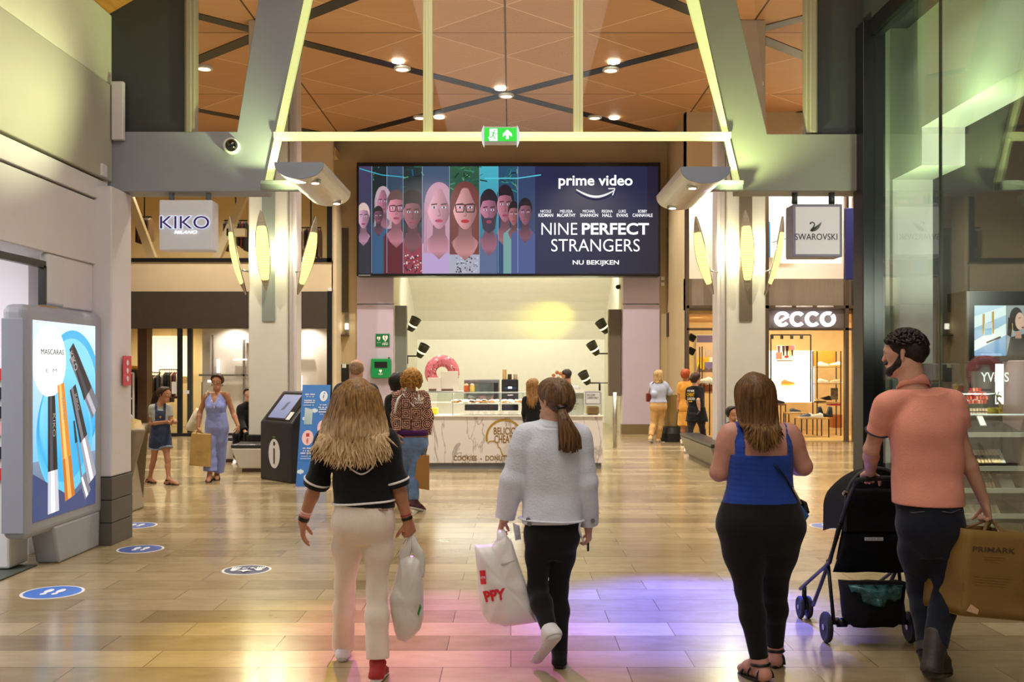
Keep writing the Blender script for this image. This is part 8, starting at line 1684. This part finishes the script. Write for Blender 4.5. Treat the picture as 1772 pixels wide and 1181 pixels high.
HC_ = hair_mat('curly', (120, 74, 24), (214, 160, 74), stretch=(25, 25, 25)); R = random.Random(9); mb = MB()
for i in range(330):
    th = R.uniform(-2.2, 2.2); el = R.uniform(-.75, 1.5); d = Vector((math.sin(th) * math.cos(el), -math.cos(th) * math.cos(el), math.sin(el))); n_ = (B.hr * d.x + B.hf * d.y + B.u * d.z).normalized(); p0 = B.HP(d.x * .082, d.y * .092 - .01, .02 + d.z * .085); a_ = n_.orthogonal().normalized(); b_ = n_.cross(a_); ph = R.uniform(0, 6.28); dr = Vector((0, 0, -1)); pts = []
    for j in range(9): tt = j / 8; an = ph + tt * 7; pts.append(p0 + n_ * (.052 * tt) + dr * (.035 * tt * tt) + (a_ * math.cos(an) + b_ * math.sin(an)) * .017)
    mb.tube(pts, [.011 * (1 - .4 * j / 8) for j in range(9)], 5)
hair_obj(B, HC_, cap_groups(B, .022, low=-.1), mb)
M_sn = mat('trainer_plum', (70, 24, 40), .6, var=.2)
for q in 'LR': shoes(B, q, M_sn, M_plast_w, .012)
bag = empty('paper_bag', W(732, 848, Y - .1), 'narrow brown paper bag hanging beside the patterned jacket woman in front of the marble counter', 'bag')
mb = MB(); a0, a1, a2, a3 = W(716, 845, Y - .1), W(743, 849, Y - .1), W(743, 789, Y - .1), W(722, 788, Y - .1); e_ = Vector((-.02, .16, 0)); mb.hexa([a0, a1, a2, a3], [a0 + e_, a1 + e_, a2 + e_, a3 + e_]); mb.build('body', mat('kraft_tan', (170, 122, 60), .7, bump=.3, bs=14), bag, bevel=.004)
hk = J['wR'] + Vector((.0, .01, -.09)); mb = MB(); mb.tube(catmull([a3 + Vector((.06, .0, -.01)), lerp(a3, hk, .7), hk, lerp(a2, hk, .7), a2 + Vector((-.05, 0, -.01))], 4), .007, 6); mb.build('handle', mat('kraft_tan_dark', (120, 84, 44), .8), bag)
# ------------------------------------------------------------ 6: bald man in dark jacket
Y = 10.9
J = jp(Y, head=(617, 640), neck=(617, 663), sL=(590, 676), sR=(644, 676), eL=(580, 722), wL=(592, 752, -.12), eR=(652, 722), wR=(644, 758), hL=(606, 776), hR=(628, 776), kL=(605, 838, .05), kR=(629, 838), aL=(605, 893, .1), aR=(630, 893))
B = Body(J, b=1.12, male=True, hip=.95); p5 = person(B, SK2, J['aR'], 'balding man in a dark navy jacket standing beyond the blonde girl', h=.010)
M_navy = cloth('navy', (34, 38, 52), .12); trousers(B, 'trousers', cloth('grey_trousers', (70, 68, 66)), .015, W(617, 768, Y), .066, .058); jk = top(B, 'jacket', M_navy, .026, W(617, 782, Y), sl=(1.92, 1.92), wr=.005, extra=.012, flare=.21, neck=.025)
mb = MB(); c = B.J['neck'] + B.u * .03; mb.tube([c + Vector((.078 * math.cos(a), .07 * math.sin(a), 0)) for a in [2 * math.pi * i / 20 for i in range(20)]], .022, 8, close=True); mb.build('collar', cloth('collar_brown', (66, 44, 40)), jk, smooth=True); mb = MB(); mb.box(c.x - .012, c.x + .012, c.y - .105, c.y - .085, c.z - .02, c.z + .02); mb.build('collar_label', M_plast_w, jk)
hair_obj(B, hair_mat('grey_fair', (120, 92, 66), (176, 146, 112), stretch=(30, 30, 30)), Grp(cap_groups(B, .004, low=-.06).prims, cuts=[plane(B.HP(0, .03, 0), B.hf), plane(B.HP(0, 0, -.06), -B.u), plane(B.HP(0, -.03, .06), B.u * .8 + B.hf * .3)], k=.02))
for q in 'LR': shoes(B, q, M_black, M_black, .01)
# ------------------------------------------------------------ 7: dark haired person behind the patterned jacket
Y = 12.7
J = jp(Y, head=(689, 663), neck=(689, 684), sL=(676, 693), sR=(708, 693), eL=(674, 722), wL=(682, 744, .15), eR=(712, 722), wR=(706, 748, .1), hL=(685, 762), hR=(702, 762), kL=(685, 815), kR=(702, 815), aL=(685, 862), aR=(702, 862))
B = Body(J, face=(.5, .85, 0), b=.98); p6 = person(B, SK2, J['aR'], 'person with black hair and black coat half hidden by the patterned jacket', h=.010)
trousers(B, 'trousers', M_legg, .012, W(690, 756, Y), .058, .048); jk = top(B, 'coat', M_blk_c, .03, W(690, 800, Y), sl=(1.9, 1.9), extra=.012, flare=.18, neck=.02); HBk = hair_mat('black', (12, 10, 10), (34, 28, 26)); hair_obj(B, HBk, cap_groups(B, .026, low=-.1))
mb = MB(); c = B.J['neck'] + B.u * .03; mb.tube([c + Vector((.075 * math.cos(a), .07 * math.sin(a), .01 * math.cos(a))) for a in [2 * math.pi * i / 20 for i in range(20)]], .024, 8, close=True); mb.build('fur_collar', mat('fur_beige', (196, 176, 150), .9, bump=.8, bs=70), jk, smooth=True)
for q in 'LR': shoes(B, q, M_black, M_black, .01)
# ------------------------------------------------------------ 8: girl in denim dungaree shorts
Y = 14.6
J = jp(Y, head=(284, 683), neck=(277, 700), sL=(263, 706, -.03), sR=(292, 706, .05), eL=(261, 734, -.04), wL=(285, 731, -.2), eR=(296, 732, .0), wR=(301, 727, -.17), hL=(270, 762, -.02), hR=(285, 762, .03), kL=(266, 796, .04), kR=(290, 797, -.04), aL=(259, 829, .16), aR=(292, 830, -.12))
J['tL'] = J['aL'] + Vector((.11, -.08, -J['aL'].z + .02)); J['tR'] = J['aR'] + Vector((.15, -.06, -J['aR'].z + .02))
B = Body(J, face=(.92, -.36, -.18), yaw=(.55, -.83, 0), b=.84, hs=.93, hip=.98, leg=.88, arm=.9, hands={'L': ((.95, -.2, .15), (0, -.3, -1), .7, .5), 'R': ((.5, -.7, -.1), (-.4, 0, -1), .7, .5)}); p8 = person(B, SK4, lerp(J['aL'], J['aR'], .5), 'girl with dark ponytail in grey tee and denim dungaree shorts, arms folded in front', h=.008, eyes=True, feet=True)
M_tee = cloth('grey_tee', (164, 168, 160), .06); te = top(B, 'tee_shirt', M_tee, .012, W(277, 750, Y), sl=(.6, .6), extra=.008, neck=-.01)
M_dd = cloth('dark_denim', (50, 60, 86), .2, .85, .3, 60); dg = trousers(B, 'dungaree_shorts', M_dd, .026, W(277, 738, Y), .088, .088, ends=(.001, .001), wr=.004) if False else None
gs = [Grp(grow(B.pelvis + [B.loft], .024, .03), cuts=[plane(W(277, 729, Y), (0, 0, 1))], k=.03)]
for q in 'LR': H, K_ = B.J['h' + q], B.J['k' + q]; p = lerp(H, K_, .40); gs.append(Grp([Prim(H, K_, .098, .09, None, 1, .03)], cuts=[plane(p, K_ - H)], k=.02))
gs.append(Grp(grow(B.torso[2:4], .020, .03), cuts=[plane(B.J['neck'] - B.u * .09, B.u), plane(B.sm + B.sr * .07, B.sr), plane(B.sm - B.sr * .07, -B.sr), plane(W(277, 735, Y), (0, 0, -1))], k=.02))
for x in (-.06, .06): gs.append(Grp(grow(B.torso[:4], .019, .03), cuts=[plane(B.sm + B.sr * (x + .014), B.sr), plane(B.sm + B.sr * (x - .014), -B.sr), plane(W(277, 725, Y), (0, 0, -1))], k=.006))
dg = mesh_obj('dungaree_shorts', field_mesh(gs, .008, .003), M_dd, p8)
for q in 'LR': H, K_ = B.J['h' + q], B.J['k' + q]; band(B, lerp(H, K_, .385), K_ - H, .102, .022, cloth('light_hem', (140, 150, 170)), 'hem', dg)
HDb = hair_mat('dark_brown', (30, 18, 12), (74, 46, 28)); mb = MB(); R = random.Random(4); tie = B.HP(0, -.115, .045)
for i in range(34): e0 = Vector((R.uniform(-.02, .02), R.uniform(-.02, .02), R.uniform(-.02, .02))); mb.tube(catmull([B.HP(0, -.07, .05) + e0, tie + e0 * .5, tie + Vector((-.05, .04, -.07)) + e0 * 1.5, tie + Vector((-.075, .05, -.18)) + e0 * 2, tie + Vector((-.07, .05, -.30)) + e0 * 2], 4), [.014] * 10 + [.013] * 3 + [.01, .008, .006, .003], 5)
hair_obj(B, HDb, cap_groups(B, .013, low=-.05), mb); mb = MB(); mb.ball(tie, (.03, .03, .03), 10); mb.build('hair_bobble', mat('bobble', (236, 190, 170), .6), p8, smooth=True)
for q in 'LR': sandal(B, q, mat('sandal_black', (26, 22, 20), .6))
mb = MB(); mb.lathe([(.016, 0), (.016, .004)], c=B.A(.72, 0, .12), n=14, M=Matrix.Rotation(math.radians(90), 3, 'X')); mb.build('pendant', mat('gold_pendant', (210, 160, 60), .3, .9), p8)
# ------------------------------------------------------------ 9: woman in lavender jumpsuit
Y = 15.0
J = jp(Y, head=(376, 661), neck=(375, 679, .05), sL=(358, 685), sR=(392, 684), eL=(346, 714, .03), wL=(343, 738, -.06), eR=(403, 714, .03), wR=(412, 737, -.08), hL=(367, 744), hR=(383, 744), kL=(364, 786, -.02), kR=(381, 785, .1), aL=(363, 824, -.05), aR=(375, 823, .2))
J['tL'] = J['aL'] + Vector((.03, -.17, -J['aL'].z + .02)); J['tR'] = J['aR'] + Vector((.05, -.16, -J['aR'].z + .02))
B = Body(J, face=(.05, -1, -.06), yaw=(.05, -1, 0), b=.98, hip=1.0, bust=.9, hs=.98, hands={'L': ((0, -.1, -1), (1, .1, 0), 1.15, .6), 'R': ((.15, -.25, -1), (-1, .2, 0), .5, .3)}); p9 = person(B, SK4, lerp(J['aL'], J['aR'], .5), 'woman with short brown hair in a sleeveless lavender blue jumpsuit walking towards the camera', h=.008, eyes=True, feet=True)
M_lavc = cloth('lavender', (140, 152, 212), .06, .8, .3, 30); ju = trousers(B, 'jumpsuit_trousers', M_lavc, .02, W(375, 715, Y), .088, .105, ends=(.78, .78), wr=.007, rt=1.05, k=.008)
nk = B.J['neck']; gs = [Grp(grow(B.torso[2:] + B.pelvis[:1], .014, .04), cuts=[plane(W(375, 742, Y), (0, 0, -1)), plane(nk + Vector((-.01, -.06, -.11)), (-.75, -.25, .62)) if False else plane(nk + Vector((0, 0, -.02)), (0, 0, 1))], sub=[Prim(nk + Vector((0, -.06, .05)), nk + Vector((.0, -.16, -.17)), .085, .012, None, 1, .01)], k=.02)]
mesh_obj('jumpsuit_top', field_mesh(gs, .007, .004), M_lavc, p9); mb = MB(); mb.tube([B.A(.40, .125 * math.cos(a), .095 * math.sin(a) + .005) for a in [2 * math.pi * i / 28 for i in range(28)]], .022, 6, close=True, flat=.5); mb.build('waist_belt', M_lavc, p9, smooth=True)
hair_obj(B, HDb, cap_groups(B, .02, low=-.03)); 
for q in 'LR': sandal(B, q, MATS['sandal_black'])
for q in (-1, 1): mb = MB(); mb.ball(B.HP(q * .082, 0, -.055), (.008, .008, .018), 8); mb.build('earring', mat('earring', (60, 40, 36), .4), p9)
mb = MB(); mb.tube(catmull([B.A(.93, -.06, .075), B.A(.8, -.03, .125), B.A(.69, .01, .15), B.A(.8, .04, .125), B.A(.93, .06, .075)], 4), .003, 5); mb.build('necklace', mat('silver', (210, 210, 206), .3, .8), p9); mb = MB(); mb.ball(B.A(.66, .01, .155), (.012, .008, .018), 8); mb.build('pendant', MATS['silver'], p9, smooth=True)
bag = empty('paper_bag', W(347, 810, Y - .15), 'crumpled kraft paper bag held by the woman in lavender', 'bag'); mb = MB(); yb = Y - .2
a_ = [W(x, y, yb) for x, y in ((327, 806), (363, 809), (364, 752), (331, 750))]; e_ = Vector((-.02, .2, 0)); mb.hexa(a_, [p + e_ for p in a_]); mb.build('body', mat('kraft_crumple', (184, 150, 84), .6, var=.1, bump=.9, bs=7), bag, bevel=.008)
hk = J['wL'] + Vector((0, -.01, -.085)); mb = MB(); mb.tube(catmull([a_[3] + Vector((.08, 0, -.01)), lerp(a_[3], hk, .75), hk, lerp(a_[2], hk, .75), a_[2] + Vector((-.08, 0, -.01))], 4), .007, 6); mb.build('handle', MATS['kraft_tan_dark'], bag)
tt_ = empty('tote_bag', W(332, 747, Y), 'cream cloth tote bag hanging from the shoulder of the woman in lavender', 'bag'); M_tote = cloth('cream_cotton', (222, 212, 186), .05)
mb = MB(); pillow(mb, [W(x, y, Y + .12) for x, y in ((340, 706), (352, 712), (350, 728), (345, 742), (334, 747), (321, 745), (322, 737), (332, 718))], (.2, -1, 0), .14, .006, 5); mb.build('body', M_tote, tt_, smooth=True)
mb = MB(); strap_path(mb, [W(343, 712, Y + .08), W(352, 698, Y + .02), W(359, 681, Y - .06), W(360, 679, Y), W(358, 690, Y + .1)], .022, flat=.3); mb.build('strap', M_tote, tt_, smooth=True)
# ------------------------------------------------------------ 10: person in black sitting behind the left column
Y = 18.15
def XY(px, py, dy=0): return W(px, py, Y + dy)
J = dict(head=XY(431, 684), neck=XY(430, 699), sL=XY(417, 708, -.05), sR=XY(440, 708, .1), eL=XY(416, 734, -.15), wL=XY(424, 748, -.32), eR=XY(446, 734), wR=XY(440, 750, -.25), hL=Vector((XA(420, Y), Y + .05, .54)), hR=Vector((XA(435, Y), Y + .05, .54)))
J['kL'] = J['hL'] + Vector((-.02, -.43, -.03)); J['kR'] = J['hR'] + Vector((.02, -.43, -.03)); J['aL'] = Vector((J['kL'].x, J['kL'].y + .02, .09)); J['aR'] = Vector((J['kR'].x, J['kR'].y + .02, .09)); J['tL'] = J['aL'] + Vector((0, -.16, -.07)); J['tR'] = J['aR'] + Vector((0, -.16, -.07))
B = Body(J, face=(0, -1, -.1), yaw=(0, -1, 0), b=1.0); p10 = person(B, SK2, lerp(J['aL'], J['aR'], .5), 'person in a black coat sitting on the bench half behind the left column', h=.010)
top(B, 'coat', M_blk_c, .035, W(428, 764, Y), sl=(1.85, 1.85), extra=.015, neck=.03); trousers(B, 'trousers', M_legg, .014, J['hL'] + Vector((0, 0, .1)), .06, .05, ends=(.95, .95)); hair_obj(B, HDb, cap_groups(B, .02, low=-.05))
for q in 'LR': shoes(B, q, M_plast_w, M_plast_w, .01)
# ------------------------------------------------------------ 11: long haired woman at the counter
Y = 16.25
J = jp(Y, head=(922, 668), neck=(921, 686), sL=(909, 692), sR=(938, 692), eL=(907, 716), wL=(911, 738, .15), eR=(943, 716), wR=(938, 734, .2), hL=(915, 748), hR=(930, 748), kL=(915, 790), kR=(931, 790), aL=(915, 809), aR=(931, 809)); J['kL'].z = J['kR'].z = .45; J['aL'].z = J['aR'].z = .09
B = Body(J, face=(.6, .8, 0), b=.9, hs=.96); p11 = person(B, SK2, J['aR'], 'woman with long light brown hair in a black top standing at the counter', h=.010)
top(B, 'black_top', M_blk_c, .014, W(922, 748, Y), sl=(1.9, 1.9)); trousers(B, 'trousers', M_legg, .01, W(922, 740, Y), .055, .045); hair_obj(B, HM2 if False else hair_mat('honey', (92, 62, 34), (176, 128, 74)), cap_groups(B, .016, low=-.08), locks(B, 70, 1.05, .085, .09, .006, .15, .018, (-1.6, 1.6), 12, .05, .10, shoulder=0))
for q in 'LR': shoes(B, q, M_black, M_black, .01)
# ------------------------------------------------------------ 12: shop assistant behind the counter
Y = 17.66
J = jp(Y, head=(981, 651), neck=(983, 669), sL=(968, 674), sR=(998, 674), eL=(964, 696, .05), wL=(972, 712, .2), eR=(1002, 697, .05), wR=(994, 714, .2), hL=(975, 728), hR=(990, 728), kL=(975, 772), kR=(990, 772), aL=(975, 798), aR=(990, 798)); J['aL'].z = J['aR'].z = .09; J['kL'].z = J['kR'].z = .47
B = Body(J, face=(.35, .93, -.2), b=1.0, male=True, hs=.97); p12 = person(B, SK4, J['aR'], 'shop assistant with short dark hair and grey striped shirt behind the counter', h=.010)
top(B, 'striped_shirt', mat('striped_cloth', (190, 188, 186), .8, var=.25, vs=4, stretch=(12, 1, .4)), .018, W(982, 735, Y), sl=(.8, .8)); trousers(B, 'trousers', M_legg, .012, W(982, 726, Y), .06, .05); hair_obj(B, HMd, cap_groups(B, .016, low=-.05))
for q in 'LR': shoes(B, q, M_black, M_black, .01)
# ------------------------------------------------------------ 13: woman in pale blue sweater, sand trousers
Y = 22.9
J = jp(Y, head=(1140, 650), neck=(1139, 662), sL=(1130, 667), sR=(1150, 667), eL=(1132, 682, -.1), wL=(1146, 676, .15), eR=(1158, 679, .05), wR=(1146, 660, .12), hL=(1134, 706), hR=(1144, 706), kL=(1131, 734, -.03), kR=(1142, 733, .02), aL=(1126, 757, -.25), aR=(1140, 761, 0))
J['tL'] = Vector((J['aL'].x + .05, J['aL'].y + .14, .03)); J['HL'] = J['aL'] + Vector((-.02, -.04, -.05)); J['tR'] = J['aR'] + Vector((.12, .12, -J['aR'].z + .02))
B = Body(J, face=(.8, .6, -.1), yaw=(.3, .95, 0), b=1.08, hip=1.12); p13 = person(B, SK2, J['aR'], 'woman with long fair hair, pale blue sweater and sand trousers at the right pier', h=.011)
trousers(B, 'trousers', cloth('sand', (196, 158, 100)), .018, W(1138, 692, Y), .074, .058, ends=(.92, .92)); top(B, 'sweater', cloth('pale_blue', (174, 184, 208)), .03, W(1138, 697, Y), sl=(1.9, 1.9), extra=.014, flare=.17, neck=.02); hair_obj(B, hair_mat('fair', (130, 100, 54), (214, 184, 130)), cap_groups(B, .016, low=-.08), locks(B, 50, 1.37, .08, .09, .004, .15, .024, (-1.6, 1.6), 3, .04, .10, shoulder=0))
for q in 'LR': shoes(B, q, mat('sand_shoe', (196, 160, 110), .6), M_plast_w, .01)
hbg = empty('handbag', W(1123, 695, Y), 'small dark red handbag at the side of the woman in sand trousers', 'bag'); boxpx(1119, 1127, 681, 696, Y - .05, Y + .14).build('body', mat('dark_red_leather', (110, 22, 28), .4), hbg, bevel=.02); mb = MB(); mb.tube(catmull([W(1123, 681, Y), W(1126, 670, Y - .05), W(1131, 662, Y - .08)], 4), .01, 6); mb.build('strap', MATS['dark_red_leather'], hbg)
# ------------------------------------------------------------ 14: red haired woman in yellow dress
Y = 22.2
J = jp(Y, head=(1186, 649), neck=(1186, 661), sL=(1177, 667), sR=(1198, 667), eL=(1175, 687), wL=(1173, 705), eR=(1201, 687), wR=(1200, 705), hL=(1182, 708), hR=(1193, 708), kL=(1182, 738), kR=(1193, 738), aL=(1181, 762), aR=(1193, 762)); J['tL'] = J['aL'] + Vector((.02, .16, -J['aL'].z + .02))
B = Body(J, face=(.5, .85, 0), b=1.0); p14 = person(B, SK4, J['aL'], 'woman with short red hair in a mustard yellow dress left of the shop window', h=.011); M_mus = cloth('mustard', (206, 148, 62))
dr = top(B, 'dress_top', M_mus, .02, W(1187, 712, Y), sl=(.75, .75), extra=.01, neck=0); hm_ = B.hm; mesh_obj('dress_skirt', field_mesh([Grp([Prim(hm_ + Vector((-.04, 0, .12)), hm_ + Vector((-.05, 0, -.45)), .125, .16, None, 1, .05), Prim(hm_ + Vector((.04, 0, .12)), hm_ + Vector((.05, 0, -.45)), .125, .16, None, 1, .05)], cuts=[plane(W(1187, 737, Y), (0, 0, -1)), plane(hm_ + Vector((0, 0, .12)), (0, 0, 1))])], .011, .008, wf=(25, 25, 2)), M_mus, p14); hair_obj(B, hair_mat('ginger', (120, 46, 20), (196, 90, 40), stretch=(25, 25, 25)), cap_groups(B, .024, low=-.08), wr=.006)
for q in 'LR': shoes(B, q, mat('pale_shoe', (214, 196, 160), .6), M_plast_w, .012)
# ------------------------------------------------------------ 15: assistant in black printed tee
Y = 20.2
J = jp(Y, head=(1204, 656), neck=(1203, 669), sL=(1192, 676, -.02), sR=(1213, 675, .04), eL=(1190, 695, .05), wL=(1196, 711, .15), eR=(1208, 693, -.12), wR=(1210, 710, -.12), hL=(1199, 718), hR=(1211, 718), kL=(1194, 748, -.06), kR=(1216, 745, .2), aL=(1189, 776, -.2), aR=(1220, 772, .35)); J['tL'] = J['aL'] + Vector((.10, .12, -J['aL'].z + .02)); J['tR'] = J['aR'] + Vector((.1, .12, -J['aR'].z + .02))
B = Body(J, face=(.85, .5, 0), yaw=(.45, .9, 0), b=1.0, hands={'R': ((.1, .1, -1), (-1, .2, 0), .6, .4)}); p15 = person(B, SK2, J['aL'], 'shop assistant in printed black tee, black apron and gloves striding past the bench', h=.010)
trousers(B, 'trousers', cloth('black_trousers', (36, 34, 34)), .012, W(1203, 714, Y), .058, .046, ends=(.98, .98)); te = top(B, 'tee_shirt', M_blk_c, .018, W(1203, 712, Y), sl=(.85, .85), extra=.01, flare=.16); hm_ = B.hm
mesh_obj('apron', field_mesh([Grp([Prim(hm_ + Vector((-.05, 0, .14)), hm_ + Vector((-.06, 0, -.2)), .13, .17, None, 1, .05), Prim(hm_ + Vector((.05, 0, .14)), hm_ + Vector((.09, 0, -.2)), .13, .17, None, 1, .05)], cuts=[plane(W(1203, 730, Y), (0, 0, -1)), plane(hm_ + Vector((0, 0, .16)), (0, 0, 1))])], .011, .006, wf=(25, 25, 4)), M_blk_c, p15)
t = bvh(te); tx = ((1189, 681), (1201, 681), (1201, 685), (1189, 685)); M_yp = mat('print_yellow', (226, 176, 20), .5)
surf_text(t, 'WHO', ((1189, 675), (1194.5, 675), (1194.5, 678.5), (1189, 678.5)), M_stripe, 'lettering', te, .012, .03); surf_text(t, 'RUN', ((1195.5, 675), (1201, 675), (1201, 678.5), (1195.5, 678.5)), M_stripe, 'lettering', te, .012, .03); surf_text(t, 'CHEAT', ((1188.5, 680), (1201.5, 680), (1201.5, 686.5), (1188.5, 686.5)), M_yp, 'lettering', te, .012, .03); surf_text(t, 'GARDEN', ((1189, 688), (1202.5, 688), (1202.5, 693), (1189, 693)), M_stripe, 'lettering', te, .012, .03); decal(t, ((1192, 694.5), (1198, 694.5), (1198, 696), (1192, 696)), M_yp, 'print_line', te, .012, 2)
mb = MB(); mb.ball(B.HP(-.0, -.12, .0), (.045, .045, .045), 12); hair_obj(B, HDb, cap_groups(B, .016, low=-.08), mb)
w_ = B.J['wR']; mesh_obj('glove', field_mesh([Grp(grow(B.handp['R'], .006, .008))], .008), mat('glove_black', (26, 26, 28), .5), p15)
for q in 'LR': shoes(B, q, mat('pale_trainer', (226, 206, 190), .6), M_plast_w, .012)
# ------------------------------------------------------------ 16: child on the right bench, mostly hidden
Y = 16.5
J = dict(head=W(1267, 716, Y), neck=W(1268, 730, Y), sL=W(1261, 736, Y), sR=W(1281, 736, Y), eL=W(1259, 752, Y - .05), wL=W(1263, 762, Y - .2), eR=W(1283, 752, Y - .05), wR=W(1279, 762, Y - .2), hL=Vector((XA(1266, Y), Y + .05, .53)), hR=Vector((XA(1277, Y), Y + .05, .53)))
J['hL'].x = 3.92; J['hR'].x = 4.04; dx_ = 3.98 - J['neck'].x
for k_ in ('head', 'neck', 'sL', 'sR', 'eL', 'eR', 'wL', 'wR'): J[k_].x += 0
J['hL'].x, J['hR'].x = J['neck'].x - .06, J['neck'].x + .06
J['kL'] = J['hL'] + Vector((-.02, -.34, -.02)); J['kR'] = J['hR'] + Vector((.02, -.34, -.02)); J['aL'] = J['kL'] + Vector((0, .0, -.36)); J['aR'] = J['kR'] + Vector((0, .0, -.36)); J['tL'] = J['aL'] + Vector((0, -.13, -.04)); J['tR'] = J['aR'] + Vector((0, -.13, -.04))
B = Body(J, face=(.3, -.9, -.1), yaw=(0, -1, 0), b=.78, hs=.93); p16 = person(B, SK4, lerp(J['aL'], J['aR'], .5), 'small dark-haired child sitting on the bench, hidden by the woman in blue', h=.010)
top(B, 'top', M_blk_c, .014, W(1270, 762, Y), sl=(1.9, 1.9)); trousers(B, 'trousers', M_legg, .012, J['hL'] + Vector((0, 0, .08)), .05, .045, ends=(.95, .95)); hair_obj(B, HBk, cap_groups(B, .022, low=-.07))
for q in 'LR': shoes(B, q, M_plast_w, M_plast_w, .008)
